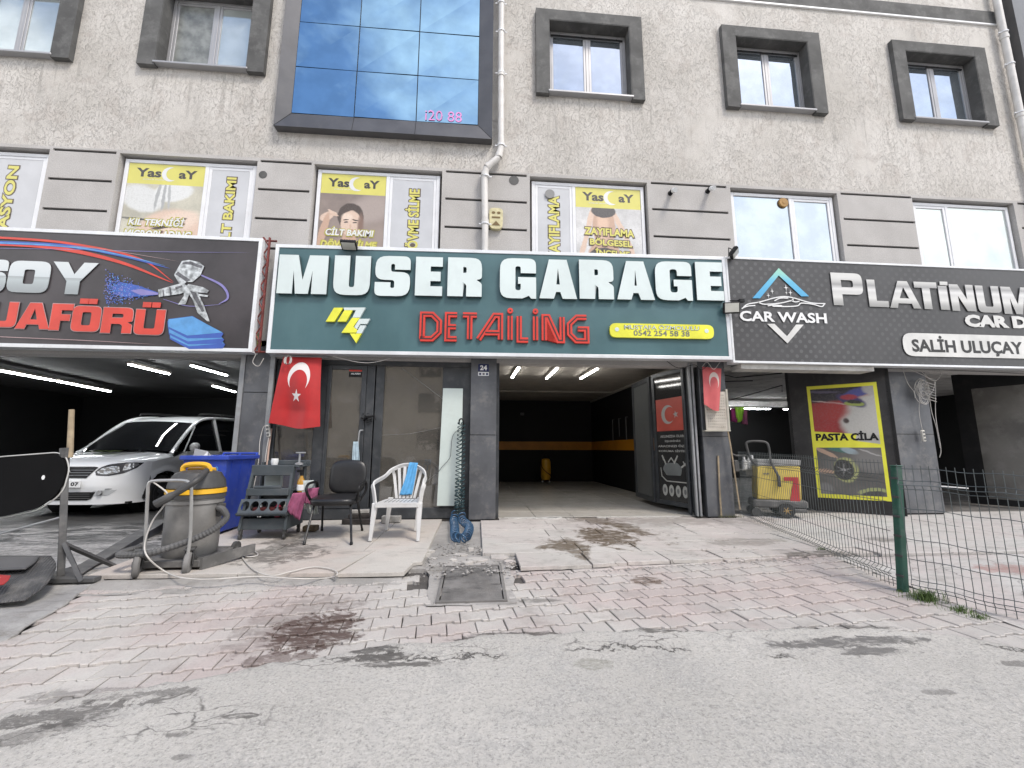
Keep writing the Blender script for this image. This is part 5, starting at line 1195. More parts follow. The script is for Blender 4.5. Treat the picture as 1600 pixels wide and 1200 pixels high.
M_CY = gradient_print('cyan_gradient', [(0, (.08,.36,.62)), (.6, (.12,.45,.66)), (1, (.30,.62,.50))], 2, W(1215,465,-.36).z, W(1215,420,-.36).z)
PMs = [M_SIL2, M_CY, M_WHITE, mat('pill_white', (.62, .62, .60), .4, var=.1), mat('pill_black', (.02, .02, .02), .5)]
b = MB(); bp_.p(b, [z8(*q) for q in ((322,130),(480,277),(440,277),(322,168),(225,287),(185,287))], .0, .003, k=1)
bp_.p(b, [z8(*q) for q in ((262,420),(300,420),(365,485),(412,424),(452,424),(368,522))], .0, .003, k=3)
for P in ([(130,342),(160,318),(215,308),(260,296),(300,285),(350,278),(400,285),(450,300),(500,312),(565,315)], [(215,308),(250,318),(330,312),(400,296)], [(300,300),(330,286),(372,286)], [(130,340),(160,328),(200,324)], [(290,328),(360,330),(420,326),(440,312),(500,318),(545,330),(560,318)], [(265,326),(300,322),(340,326)], [(400,285),(392,300),(410,306),(430,302)]):
    Q = [Vector((*z8(*q), 0)) for q in P]; Q = loft_path(Q, 4); bp_.p(b, stroke([(q.x, q.y) for q in Q], .018), .0, .002+.0004*(len(P) % 3), k=2)
for (x, y, r_) in ((360,232,12), (383,258,11), (288,250,10), (268,272,9), (362,258,6)):
    c = z8(x, y); rr_ = r_*.0036; bp_.p(b, [(c[0]+(rr_ if i % 2 == 0 else rr_*.25)*math.cos(R(45*i)), c[1]+(rr_*1.4 if i % 2 == 0 else rr_*.25)*math.sin(R(45*i))) for i in range(8)], .0, .002, k=2)
px_text(b, bp_, 'CAR WASH', 1156, 1291.5, 487.5, 503.5, .002, .03, 2); b.build('emblem', PMs, PS)
for ch, xl, xr, yt, yb in (('P',1300,1348,427,477.5), ('L',1356,1386,437.5,479.5), ('A',1388,1436,439.5,481.5), ('T',1430,1465,441,483), ('I',1467.5,1481,447,484), ('N',1485,1522,445,486), ('U',1526,1562,447,488.5), ('M',1566,1612,449,491)):
    b = MB(); px_glyph(b, bp_, ch, xl, xr, yt, yb, .0, .006, .30, .22, .22, 0)
    if ch == 'I': bp_.p(b, [bp_.uvpt(1468, 445.5), bp_.uvpt(1480, 446), bp_.uvpt(1479.5, 440.5), bp_.uvpt(1467.5, 440)], 0, .006)
    b.build('letter', PMs, PS)
b = MB(); px_text(b, bp_, 'CAR DETAILING', 1508, 1738, 495, 514, .003, .06, 3); b.build('lettering', PMs, PS)
c0 = bp_.uvpt(1411, 541); v1, v0 = bp_.uvpt(1450, 521)[1], bp_.uvpt(1450, 557)[1]
b = MB(); bp_.p(b, rpath([(c0[0], v0, .2), (PL-.3, v0, .2), (PL-.3, v1, .2), (c0[0], v1, .2)], 6), 0, .004, k=3); px_text(b, bp_, 'SALİH ULUÇAY', 1424.5, 1597, 526, 556, .006, .035, 4); b.build('name_plate', PMs, PS)
# rusty lattice holding the boards, in the gap
LT = empty('sign_bracket', (-3.36, -.1, 2.5), 'rusty red steel lattice bracket in the gap between the dark sign and the teal sign', 'bracket')
M_RUST = mat('rusty_red_steel', (.16, .035, .03), .7, var=.4, scale=12, bump=.3)
for k_ in range(7):
    b = MB(); za = 2.5+k_*.26; b.tube([(-3.37, -.20, za), (-3.30, -.20, za+.13), (-3.37, -.20, za+.26)], .012, 5); b.build('lattice_bar', M_RUST, LT)
for xx in (-3.385, -3.295):
    b = MB(); b.rbox(xx-.012, xx+.012, -.22, -.18, 2.48, 4.34, .003); b.build('upright', M_RUST, LT)
for z_ in (2.5, 4.3):
    b = MB(); b.tube([(-3.5, -.17, z_), (-3.2, -.17, z_)], .016, 6); b.build('tie_bar', M_RUST, LT)
bx_ = Board((-3.38, -.16, 2.6), (1, 0, 0)); b = MB(); text_on(b, bx_, 'L', .0, .0, .09, .2, 0, .05); 
b.build('sign_letter_fragment', mat('olive_letter', (.28, .24, .06), .5), LT)

# floodlights
def flood(x, y, z, rz, rx, size, label, front='pane'):
    t_ = empty('floodlight', (x, y, z), label, 'floodlight')
    Mx = Matrix.Translation((x, y, z)) @ Matrix.Rotation(R(rz), 4, 'Z') @ Matrix.Rotation(R(rx), 4, 'X')
    b = MB(Mx); b.rbox(-size/2, size/2, -.02, .03, -size*.36, size*.36, .006)
    for i in range(6): b.box(-size*.4+i*size*.16-.003, -size*.4+i*size*.16+.003, .031, .05, -size*.3, size*.3)
    b.build('housing', M_BLACK, t_)
    b = MB(Mx); b.box(-size*.42, size*.42, -.026, -.021, -size*.29, size*.29); b.build('lens', mat('frosted_lens', (.55, .55, .5), .3), t_)
    b = MB(); b.tube([Mx @ Vector((-size*.5, .0, 0)), Mx @ Vector((-size*.5, .1, 0)), Vector((x, y+.17, z-.02))], .008, 6); b.tube([Mx @ Vector((size*.5, .0, 0)), Mx @ Vector((size*.5, .1, 0)), Vector((x, y+.17, z-.02))], .008, 6); b.build('bracket', M_BLACK, t_)
    return t_
p = W(545, 385, -.34); flood(p.x, p.y, p.z+.02, 2, 68, .24, 'black floodlight lying on the top edge of the teal sign, above the U')
p = W(1143, 481, -.52); flood(p.x, p.y, p.z, -14, 10, .25, 'square floodlight with pale lens at the joint between the teal and charcoal signs')
p = W(1148, 398, -.48); flood(p.x, p.y, p.z+.03, 55, 40, .22, 'black floodlight tilted at the top corner where the two signs meet')
# cameras
for px, py, lab in ((1056, 294, 'white bullet camera, left of the two above the pair of signs'), (1116, 291, 'white bullet camera, right of the two above the pair of signs')):
    p = W(px, py, -.22); t_ = empty('security_camera', (p.x, -.0, p.z), lab, 'camera', 'bullet cameras on the wall')
    d = Vector((.15, .80, .45)).normalized(); q = Vector((p.x, -.16, p.z)) 
    b = MB(); b.tube([q-d*.08, q+d*.05], [.04, .044], 12); b.build('body', M_WHITE, t_, smooth=True)
    b = MB(); b.tube([q+d*.05, q+d*.16], [.036, .036], 12); b.build('hood', M_BLACK, t_, smooth=True)
    b = MB(); b.lathe([(0, -.03), (.04, -.03), (.045, -.001), (0, -.001)], (p.x, 0, p.z+.04), 12, 'y'); b.tube([(p.x, -.02, p.z+.04), q], .014, 6); b.build('mount', M_BLACK, t_)
# third small camera by the floodlight
p = W(1158, 470, -.5); t_ = empty('small_camera', p, 'small black camera on an arm beside the square floodlight', 'camera'); b = MB(); b.tube([p+Vector((-.13,.1,.03)), p+Vector((0,0,0))], .012, 6); b.rbox(p.x-.04, p.x+.05, p.y-.03, p.y+.03, p.z-.03, p.z+.03, .008); b.build('camera_body', M_BLACK, t_)
# alarm box
p = W(775, 342, -.05); t_ = empty('alarm_box', p, 'yellowed oval alarm siren box on the wall right of the downpipe', 'alarm')
bb = Board((p.x, -.002, p.z), (1, 0, 0)); M_CREAM = mat('yellowed_plastic', (.55, .50, .30), .45, var=.15, scale=12)
b = MB(); bb.p(b, rpath([(-.11,-.19,.09),(.11,-.19,.09),(.12,.19,.09),(-.12,.19,.09)]), 0, .07); b.build('cover', M_CREAM, t_, bevel=.012)
b = MB(); bb.p(b, rpath([(-.07,-.13,.0),(.07,-.13,0),(.0,-.05,0)]), .071, .076); bb.p(b, ell(-.045, .1, .03, .022), .071, .076); bb.p(b, ell(.045, .1, .03, .022), .071, .076); bb.p(b, rect(-.07, 0, .07, .03), .071, .074); b.build('grille', mat('brown_plastic', (.16, .10, .03), .5), t_)

# ================================================================ shopfront glazing
SF = empty('shop_front', (-1.6, .07, 0), 'dark grey metal shopfront with a glazed door and dusty panes left of the pillar', 'shopfront')
fy = .07; fx = lambda px: X(px, 700, fy)
xA, xB = cl[1]+.07, cp[0]
def bar(x0, x1, z0, z1, name='frame_bar', y0=None, y1=None, m_=M_FRAME): b = MB(); b.rbox(x0, x1, (fy-.035) if y0 is None else y0, (fy+.035) if y1 is None else y1, z0, z1, .005); return b.build(name, m_, SF)
zt = 2.36; zb = .16
bar(xA, xB, zt+.001, 2.615); bar(xA, xB, .0, zb-.001, y0=fy-.04)
v = [(xA, fx(428)), (fx(489), fx(506)), (fx(568), fx(581)), (fx(583), fx(596)), (fx(689), xB)]
for a, c in v: bar(a, c, zb, zt)
def pane(x0, x1, z0, z1, name='pane', m_=M_SGLASS, y=fy): b = MB(); b.box(x0+.001, x1-.001, y-.004, y+.004, z0, z1); return b.build(name, m_, SF)
pane(v[0][1], v[1][0], zb, zt); pane(v[3][1], v[4][0], zb, zt)
dr = empty('door', (v[1][1], fy, zb), parent=SF)
for (a, c, z0, z1) in ((v[1][1]+.002, v[1][1]+.055, zb+.004, zt-.004), (v[2][0]-.075, v[2][0]-.002, zb+.004, zt-.004), (v[1][1]+.056, v[2][0]-.076, zb+.004, zb+.16), (v[1][1]+.056, v[2][0]-.076, zt-.07, zt-.004)):
    b = MB(); b.rbox(a, c, fy-.05, fy+.01, z0, z1, .004); b.build('door_rail', M_FRAME, dr)
b = MB(); b.box(v[1][1]+.056, v[2][0]-.076, fy-.026, fy-.018, zb+.161, zt-.071); b.build('door_glass', M_SGLASS, dr)
p0, p1 = W(563, 669, -.06), W(563, 762, -.06)
b = MB(); xh = X(564, 690, -.06); b.tube(loft_path([(xh, fy-.05, 1.33), (xh, -.03, 1.33), (xh-.035, -.06, 1.28), (xh-.035, -.06, .85), (xh-.035, -.05, .62), (xh-.02, fy-.05, .60)], 5), .011, 8); b.build('door_handle', M_STEELL, dr, smooth=True)
b = MB(); bs = Board((0, fy-.03, 0), (1, 0, 0)); q0, q1 = bs.uvpt(545, 589), bs.uvpt(566, 572.5); qm = (q0[1]+q1[1])/2
bs.p(b, rect(q0[0], qm+.005, q1[0], q1[1]), 0, .001, k=0); bs.p(b, rect(q0[0], q0[1], q1[0], qm-.005), 0, .001, k=1); text_on(b, bs, 'ATASOY', q0[0]+.01, qm+.035, q1[0]-.01, q1[1]-.02, .0025, .03, k=2); text_on(b, bs, 'ALARM', q0[0]+.03, q0[1]+.04, q1[0]-.02, qm-.02, .0025, .03, k=2)
b.build('sticker', [M_RED, M_BLACK, M_WHITE], SF)
b = MB(); rr = random.Random(2); p = W(573, 655, -.02)       # chain round the stile
for i in range(26): b.lathe([(.010, -.004), (.016, 0), (.010, .004)], (p.x+rr.gauss(0, .05)+.02, -.01+rr.uniform(-.02, .02), p.z+rr.gauss(0, .03)+.02), 7, rr.choice('xyz'))
b.tube(loft_path([(p.x-.05,-.0,p.z-.02),(p.x,-.03,p.z+.03),(p.x+.06,-.03,p.z+.04),(p.x+.12,-.01,p.z+.06)], 5), .016, 6)
tag(b.build('chain', M_BLACK), 'tangled black chain and padlock looped at the shop door stile', 'chain')
b = MB(); b.tube([W(628, 575, fy-.01), W(690, 622, fy-.01), W(716, 655, fy-.01)], .004, 4); b.tube([W(661, 757, fy-.01), W(684, 738, fy-.01)], .003, 4); b.tube([W(597, 680, fy-.01), W(640, 678, fy-.01), W(690, 668, fy-.01)], .002, 4); b.build('glass_crack', mat('pale_crack', (.3, .3, .29), .6), SF)
# things behind the glass
M_DIMR = mat('dusty_red_cloth', (.32, .03, .05), .8, var=.3)
b = MB(); b.box(-3.1, -.2, 1.3, 1.32, 0, 2.7); b.build('partition', mat('brown_partition', (.045, .037, .03), .8, var=.5, scale=1.5, dirt=.4, dcol=(.10, .085, .07)), BLD)
b = MB(); b.box(-.25, -.05, .36, 7.6, 0, 2.7) if False else b.box(-.24, -.2, 1.32, 1.6, 0, 2.7); b.build('partition', M_BLACKW, BLD)
t_ = empty('stacked_cartons', (X(615,720,.5), .5, .16), 'red and white goods heaped behind the shop glass above the plastic chair', 'goods')
rr = random.Random(4)
for i, (px, py, w, h, m_) in enumerate(((607,720,.2,.5,M_DIMR), (625,712,.24,.28,M_WHITE), (640,712,.14,.2,mat('green_pack', (.04,.2,.08), .5)), (655,722,.26,.5,M_DIMR), (648,745,.4,.5,M_DIMR), (600,745,.3,.4,M_DIMR))):
    p = W(px, py, .3+.03*i); b = MB()
    for q in range(5): lump(b, p.x+rr.uniform(-w/3, w/3), p.y, p.z+rr.uniform(-h/3, h/3), w*.35, rr)
    b.build('bundle', m_, t_, smooth=False)
b = MB(); b.rbox(X(600,745,.3)-.1, X(660,745,.3)+.1, .24, .6, .0, .62, .01); b.build('counter', M_DIMR, t_)
for px in (448, 470):
    b = MB(); p = W(px, 690, .3); b.box(p.x-.04, p.x+.04, .3, .31, .75, 1.35); b.build('red_strip', M_DIMR, t_)
# number plaque on the pillar
b = MB(); bs = Board((0, -.068, 0), (1, 0, 0)); q0, q1 = bs.uvpt(747, 587), bs.uvpt(764, 569)
bs.p(b, rpath([(q0[0], q0[1]+.07), (q1[0], q0[1]+.07), (q1[0], q1[1], .02), (q0[0], q1[1], .02)]), 0, .003, k=0); bs.p(b, rect(q0[0], q0[1], q1[0], q0[1]+.06), 0, .003, k=1); text_on(b, bs, '24', q0[0]+.03, q0[1]+.09, q1[0]-.03, q0[1]+.17, .005, .04, k=2)
for i in range(3): bs.p(b, rect(q0[0]+.015+i*.055, q0[1]+.012, q0[0]+.05+i*.055, q0[1]+.045), .0032, .004, k=3 if i == 1 else 0)
tag(b.build('number_plaque', [mat('navy_enamel', (.012, .02, .09), .3), M_WHITE, M_WHITE, M_STEEL]), 'small navy house number plaque 24 on the pillar beside the garage opening', 'plaque')

# folding glass doors at the right jamb
FD = empty('folding_door', (3.55, .1, 0), 'folded grey glass door with a flag print and white lettering, open at the right side of the garage', 'door')
def leaf(P, Q, z0, z1, mg, fr=.09, name='door_leaf'):
    P, Q = Vector(P), Vector(Q); u = Vector((Q.x-P.x, Q.y-P.y, 0)); Lw = u.length; bd_ = Board((P.x, P.y, z0), u); h = z1-z0
    w = empty(name, P, parent=FD)
    b = MB(); o, hs = frame_ring(0, 0, Lw, h, fr); bd_.p(b, o, -.025, .02, holes=hs); b.build('leaf_frame', M_FRAME, w, bevel=.004)
    b = MB(); bd_.p(b, rect(fr, fr, Lw-fr, h-fr), -.006, .003); b.build('leaf_glass', mg, w)
    return w, bd_, Lw, h
w1_, b1, L1, H1 = leaf((3.33, 1.0, 0), (3.58, .08, 0), .09, 2.46, M_DGLASS, .07)
w2_, b2, L2, H2 = leaf((3.36, 2.1, 0), (3.30, 1.03, 0), .09, 2.44, M_FROST, .09)
bb = MB(); gy = .004
zf1 = b1.uvpt(1046, 622)[1]; zf0 = b1.uvpt(1048, 673)[1]
b1.p(bb, rect(.09, zf0, L1-.09, zf1), gy, .0055, k=0); b1.p(bb, crescent(L1*.42, (zf0+zf1)/2, .17, .135, .05), .006, .007, k=1); b1.p(bb, star(L1*.63, (zf0+zf1)/2-.01, .07, 100), .006, .007, k=1)
for i, (tx, a, c) in enumerate((('AKLINIZDA OLAN', .18, .82), ('İŞLERİNİZ', .3, .72), ('ARACINIZI ÖZEL', .10, .92), ('KORUMA SİSTEMİ', .12, .92))):
    y_ = zf0-.12-.085*i; text_on(bb, b1, tx, L1*a, y_, L1*c, y_+.045, gy+.002, .02, k=1)
z2 = b1.uvpt(1050, 755)[1]; z3 = b1.uvpt(1050, 708)[1]; cz = (z2+z3)/2
def tl(P, w=.018, k=1): b1.p(bb, stroke(P, w), gy, .0055, k=k)
b1.p(bb, rpath([(L1*.2, cz-.02, .05), (L1*.28, cz+.08, .05), (L1*.6, cz+.1, .05), (L1*.72, cz, .05), (L1*.68, cz-.12, .03), (L1*.3, cz-.13, .03)]), gy, .0052, k=2)
tl([(L1*.15, cz+.0), (L1*.17, cz-.15), (L1*.3, cz-.23), (L1*.88, cz-.23)]); tl([(L1*.9, cz-.22), (L1*.84, cz+.02), (L1*.75, cz+.12)]); tl([(L1*.2, cz+.22), (L1*.3, cz+.06)], .03); tl([(L1*.62, cz+.22), (L1*.52, cz+.08)], .03); tl([(L1*.7, cz+.02), (L1*.92, cz+.14)], .03); tl([(L1*.36, cz+.1), (L1*.45, cz+.18), (L1*.52, cz+.1)], .02)
for i in range(4): b1.p(bb, ell(L1*(.24+.175*i), b1.uvpt(1048, 768)[1]+.02, .075*.85, .1, 16), gy, .0052, k=1); b1.p(bb, ell(L1*(.24+.175*i), b1.uvpt(1048, 768)[1]+.02, .03, .045, 8), .0055, .006, k=2)
bb.build('window_print', [mat('faded_red_print', (.42, .07, .05), .45), mat('white_vinyl', (.36, .36, .34), .5), mat('grey_vinyl', (.13, .14, .14), .5)], w1_)
b = MB(); b.rbox(3.54, 3.62, .02, .10, 0, 2.62, .004); b.rbox(3.50, 3.53, .12, .2, .0, 2.5, .004); b.build('jamb', M_FRAME, FD)
b = MB(); b.rbox(cp[1]+.0, 3.62, .02, .12, 2.47, 2.618, .004); b.build('head_rail', M_FRAME, FD)
b = MB(); b.rbox(cp[1]+.0, cp[1]+.05, .03, .1, 0, 2.47, .004); b.build('jamb', M_FRAME, FD)
# hanging hooks and tools on right wall
b = MB()
for i in range(5):
    p = W(955+i*8, 640+i*3, 5-i*.6); xx = 3.96; b.tube([(xx, 5.2-i*.55, 1.9), (xx-.05, 5.2-i*.55, 1.9), (xx-.05, 5.2-i*.55, 1.3+.1*(i % 2))], .012, 5)
tag(b.build('wall_tools', M_DIM), 'dim row of tools hanging on the black right wall inside the garage', 'tools')

# ================================================================ car
M_CAR = mat('white_car_paint', (0.85, 0.865, 0.87), .3, var=.02, coat=1.0)
M_CGLASS = glassy('car_glass', (.012, .013, .015), .02, 0, 0, ior=1.6)
M_TYRE = mat('tyre_rubber', (.02, .02, .02), .8, var=.3, dirt=.4, dcol=(.1, .095, .09))
M_RIM = mat('alloy_rim', (.14, .14, .145), .35, .6)
M_LAMPG = glassy('lamp_glass', (.42, .43, .44), .05, .6, .2, 14, ior=1.5)
M_LAMPD = mat('lamp_housing', (.05, .05, .055), .2, .2)
CX, CY = -6.50, .72; CZ = -.045
car = empty('car', (CX, CY+1, CZ), 'white van-like family car parked nose out in the dark left bay', 'car')
CM = Matrix.Translation((CX, CY, CZ)) @ Matrix.Rotation(R(-3.0), 4, 'Z')
HW = .875
def hood_z(y): return .86+.20*min(1, max(0, y)/1.0)**.75
def nose_y(x, z):      # front surface
    base = (0.0 if z < .62 else (z-.62)*.26) if z < .86 else .062+(z-.86)*1.2
    if z < .45: base = .02+(.45-z)*.18
    e = abs(x)-(HW-.46); c = .07*(x/HW)**2+(.46-math.sqrt(max(0, .46*.46-e*e)) if e > 0 else 0)
    return base*(1-.5*(abs(x)/HW)**4)+c
NXC = 45; xs_ = [HW*math.sin(math.pi/2*(-1+2*i/(NXC-1))) for i in range(NXC)]
b = MB(CM)
zs_ = [.20,.27,.34,.40,.46,.52,.58,.64,.70,.76,.81,.85,.875]
for z in zs_:
    for x in xs_: b.v.append(CM @ Vector((x*(1 if z > .3 else .985), nose_y(x, z), z)))
for j in range(len(zs_)-1):
    for i in range(NXC-1): b.f.append([j*NXC+i, j*NXC+i+1, (j+1)*NXC+i+1, (j+1)*NXC+i]); b.k.append(0)
# bonnet
st = len(b.v); ts = [0, .04, .1, .2, .35, .5, .65, .8, .92, 1.0]
for t in ts:
    for x in xs_:
        y0_ = nose_y(x, .875); y = y0_+(1.02+.08*(1-(x/HW)**2)-y0_)*t
        crown = .045*(1-(abs(x)/HW)**2.5); z = .875+(.985-.875)*min(1, t*1.15)**.6+crown*min(1, t*4)+.012*math.exp(-((abs(x)-.5)/.08)**2)*min(1, t*3)-(.05*max(0, (abs(x)/HW-.85)/.15)**2)
        b.v.append(CM @ Vector((x, y, z)))
for j in range(len(ts)-1):
    for i in range(NXC-1): b.f.append([st+j*NXC+i, st+j*NXC+i+1, st+(j+1)*NXC+i+1, st+(j+1)*NXC+i]); b.k.append(0)
b.build('bonnet_and_bumper', M_CAR, car, smooth=True, sharp=50)
# sides with wheel arches
def side(sgn):
    b = MB(CM); ysd = [.52]+[.52+.06*i for i in range(1, 64)]; zz = [.22,.28,.34,.40,.46,.52,.58,.64,.70,.76,.82,.88,.94,1.0,1.04]
    cyw = ((.86, .31, .385), (3.62, .31, .385)); n = len(zz); V = []; rem = set()
    for i, y in enumerate(ysd):
        for j, z in enumerate(zz):
            yy, z2 = y, z
            for (cy, cz, r) in cyw:
                d = math.hypot(y-cy, z-cz)
                if d < r:
                    rem.add((i, j))
                    if d > r-.075: k = r/d; yy, z2 = cy+(y-cy)*k, cz+(z-cz)*k; 
            zm_ = 1.04 if y > 1.35 else (.93+.11*max(0, (y-1.0)/.35) if y > 1.0 else .845+.085*min(1, max(0, (y-.5)/.5))**.6)
            if z2 > .7: z2 = .7+(z2-.7)*(zm_-.7)/(1.04-.7)
            bulge = HW+.012*math.sin((z2-.3)*3)+(.018 if abs(math.hypot(yy-.86, z2-.31)-.40) < .05 or abs(math.hypot(yy-3.62, z2-.31)-.40) < .05 else 0)-max(0, z2-.9)*.22
            V.append(Vector((sgn*bulge, yy, z2)))
    b.v = [CM @ v for v in V]
    for i in range(len(ysd)-1):
        for j in range(n-1):
            q = [(i, j), (i+1, j), (i+1, j+1), (i, j+1)]; 
            if sum(1 for c in q if c in rem) >= 3: continue
            f = [c[0]*n+c[1] for c in q]; b.f.append(f if sgn > 0 else f[::-1]); b.k.append(0)
    b.build('body_side', M_CAR, car, smooth=True, sharp=60)
    for (cy, cz, r) in cyw:
        b = MB(CM); b.tube([(sgn*(HW-.02), cy+r*math.cos(R(a)), cz+r*math.sin(R(a))) for a in range(-12, 193, 8)], .03, 6); b.lathe([(0, -.12), (r, -.12), (r, -.3), (0, -.3)] if sgn > 0 else [(0, .12), (r, .12), (r, .3), (0, .3)], (sgn*HW, cy, cz), 20, 'x'); b.build('wheel_arch', M_BLACK, car)
side(1); side(-1)
def wheel(sgn, cy):
    w = empty('wheel', CM @ Vector((sgn*.78, cy, .30)), parent=car); 
    b = MB(CM); prof = [(.18,-.09),(.27,-.10),(.305,-.075),(.31,0),(.305,.075),(.27,.10),(.18,.09)]; b.lathe(prof, (sgn*.775, cy, .31), 28, 'x'); b.build('tyre', M_TYRE, w, smooth=True)
    b = MB(CM); s0 = sgn*.85; b.lathe([(.20, 0), (.215, .012*sgn), (.20, .02*sgn), (.185, .005)], (s0, cy, .31), 24, 'x')
    for i in range(5):
        a = R(72*i+10); b.hexa([(s0, cy+.03*math.cos(a+1.57), .31+.03*math.sin(a+1.57)), (s0, cy-.03*math.cos(a+1.57), .31-.03*math.sin(a+1.57)), (s0, cy+.2*math.cos(a-.16), .31+.2*math.sin(a-.16)), (s0, cy+.2*math.cos(a+.16), .31+.2*math.sin(a+.16))],
            [(s0+sgn*.02, cy+.03*math.cos(a+1.57), .31+.03*math.sin(a+1.57)), (s0+sgn*.02, cy-.03*math.cos(a+1.57), .31-.03*math.sin(a+1.57)), (s0+sgn*.012, cy+.2*math.cos(a-.16), .31+.2*math.sin(a-.16)), (s0+sgn*.012, cy+.2*math.cos(a+.16), .31+.2*math.sin(a+.16))])
    b.lathe([(0, .0), (.045, .0), (.04, .025*sgn), (0, .028*sgn)], (s0, cy, .31), 14, 'x'); b.build('rim', M_RIM, w)
for s_ in (1, -1):
    for cy in (.86, 3.62): wheel(s_, cy)
# cabin: glass shell, roof and pillars
def sect(y, zt_, hw_top): return y, zt_, hw_top
belt = 1.02; cab = [(1.02, 1.04, .80), (1.35, 1.33, .74), (1.70, 1.60, .69), (1.95, 1.70, .67), (2.4, 1.76, .665), (3.2, 1.78, .66), (4.1, 1.74, .65)]
b = MB(CM); m_ = 9
for (y, z, w) in cab:
    for i in range(m_):
        u = -1+2*i/(m_-1); b.v.append(CM @ Vector((u*w, y+.10*(1-u*u)*(-1 if y < 1.9 else 0)*1.0, z+.03*(1-u*u))))
for j in range(len(cab)-1):
    for i in range(m_-1): b.f.append([j*m_+i, j*m_+i+1, (j+1)*m_+i+1, (j+1)*m_+i]); b.k.append(1 if j < 2 else 0)
b.build('roof_and_windscreen', [M_CAR, M_CGLASS], car, smooth=True, sharp=40)
for sgn in (1, -1):
    b = MB(CM); P = [(sgn*.855, 1.30, belt), (sgn*.855, 4.35, belt), (sgn*.66, 4.1, 1.72), (sgn*.672, 2.1, 1.70), (sgn*.70, 1.72, 1.58)]
    b.add(P, [tuple(range(5)) if sgn > 0 else tuple(reversed(range(5)))]); b.build('side_window', M_CGLASS, car)
    def bar2(keys, w=.03): q = MB(CM); q.tube(keys, w, 8); q.build('pillar', M_CAR, car, smooth=True)
    bar2(loft_path([(sgn*.85, .98, 1.0), (sgn*.80, 1.12, 1.10), (sgn*.735, 1.5, 1.44), (sgn*.695, 1.80, 1.64), (sgn*.672, 2.2, 1.73), (sgn*.665, 3.0, 1.755), (sgn*.655, 4.1, 1.73)], 4), .034)
    bar2([(sgn*.855, 1.28, belt), (sgn*.74, 1.66, 1.52)], .014); bar2([(sgn*.862, 2.35, belt), (sgn*.675, 2.3, 1.72)], .035); bar2([(sgn*.862, 3.4, belt), (sgn*.67, 3.4, 1.74)], .035)
    b = MB(CM); b.tube(loft_path([(sgn*.60, 1.95, 1.755), (sgn*.60, 2.05, 1.815), (sgn*.60, 3.0, 1.84), (sgn*.60, 3.9, 1.79)], 4), .018, 6); b.build('roof_rail', M_BLACK, car, smooth=True)
    mi = empty('mirror', CM @ Vector((sgn*.95, 1.42, 1.12)), parent=car)
    b = MB(CM); q = Vector((sgn*.96, 1.40, 1.12)); b.lathe([(.0,-.06),(.05,-.055),(.085,-.02),(.09,.03),(.07,.06),(0,.065)], q, 14, 'y'); b.build('mirror_cap', M_CAR, mi, smooth=True); b = MB(CM); b.tube([(sgn*.86, 1.42, 1.08), (sgn*.95, 1.42, 1.10)], .03, 6); b.build('mirror_arm', M_BLACK, mi)
    # headlights, hugging the nose
    lamp = empty('headlight', CM @ Vector((sgn*.6, .2, .78)), parent=car)
    def fasc(poly, off, k, bld, name, par):
        q = MB(CM); tri = tessellate_polygon([[Vector((p[0], p[1], 0)) for p in poly]])
        # refine: sample the polygon on a grid of strips
        x0, x1 = min(p[0] for p in poly), max(p[0] for p in poly); N_ = 14; cols_ = []
        for i in range(N_+1):
            x = x0+(x1-x0)*(i/N_)*.998+.001*(x1-x0); zs2 = []
            for a_ in range(len(poly)):
                p, r_ = poly[a_], poly[(a_+1) % len(poly)]
                if (p[0]-x)*(r_[0]-x) < 0: zs2.append(p[1]+(r_[1]-p[1])*(x-p[0])/(r_[0]-p[0]))
            if len(zs2) >= 2: cols_.append((x, min(zs2), max(zs2)))
        rws = 4
        for (x, za, zb_) in cols_:
            for r_ in range(rws+1):
                z = za+(zb_-za)*r_/rws; q.v.append(CM @ Vector((x, nose_y(x, z)-off, z)))
        for i in range(len(cols_)-1):
            for r_ in range(rws):
                a_ = i*(rws+1)+r_; f = [a_, a_+rws+1, a_+rws+2, a_+1]; q.f.append(f); q.k.append(0)
        return q.build(name, bld, par, smooth=True)
    hl = [(sgn*x, z) for x, z in ((.40,.72),(.43,.665),(.60,.655),(.74,.69),(.845,.80),(.85,.855),(.72,.865),(.55,.835),(.45,.785))]
    fasc(hl, .012, 0, M_LAMPD, 'lamp_housing', lamp); fasc([(sgn*x, z) for x, z in ((.43,.72),(.46,.685),(.60,.675),(.69,.71),(.68,.80),(.58,.805),(.48,.77))], .017, 0, M_LAMPG, 'lamp_lens', lamp); fasc([(sgn*x, z) for x, z in ((.71,.73),(.78,.755),(.83,.82),(.82,.845),(.72,.84))], .017, 0, M_LAMPG, 'lamp_lens', lamp)
    fasc([(sgn*x, z) for x, z in ((.36,.375),(.42,.34),(.60,.345),(.70,.44),(.60,.455),(.42,.425))], .006, 0, mat('fog_recess', (.5,.52,.53), .4), 'fog_recess', car)
    b = MB(CM); fy_ = nose_y(.5, .39)-.02; b.lathe([(0, -.012), (.035, -.01), (.045, .01), (0, .02)], (sgn*.50, fy_, .39), 16, 'y'); b.build('fog_lamp', M_LAMPG, car, smooth=True)
gr = fasc([(-.42,.79),(-.30,.62),(.30,.62),(.42,.79),(.40,.80),(-.40,.80)], .008, 0, M_BLACK, 'grille', car)
for z_ in (.665, .705, .745, .782):
    b = MB(CM); hw_ = .30+(z_-.62)*.62; N_ = 16; P = [(-hw_+2*hw_*i/N_, nose_y(-hw_+2*hw_*i/N_, z_)-.018, z_) for i in range(N_+1)]; b.tube(P, .006, 5); b.build('grille_bar', M_CHROME if z_ > .77 else M_STEELL, car)
fasc([(-.44,.40),(-.36,.27),(.36,.27),(.44,.40)], .008, 0, M_BLACK, 'lower_grille', car)
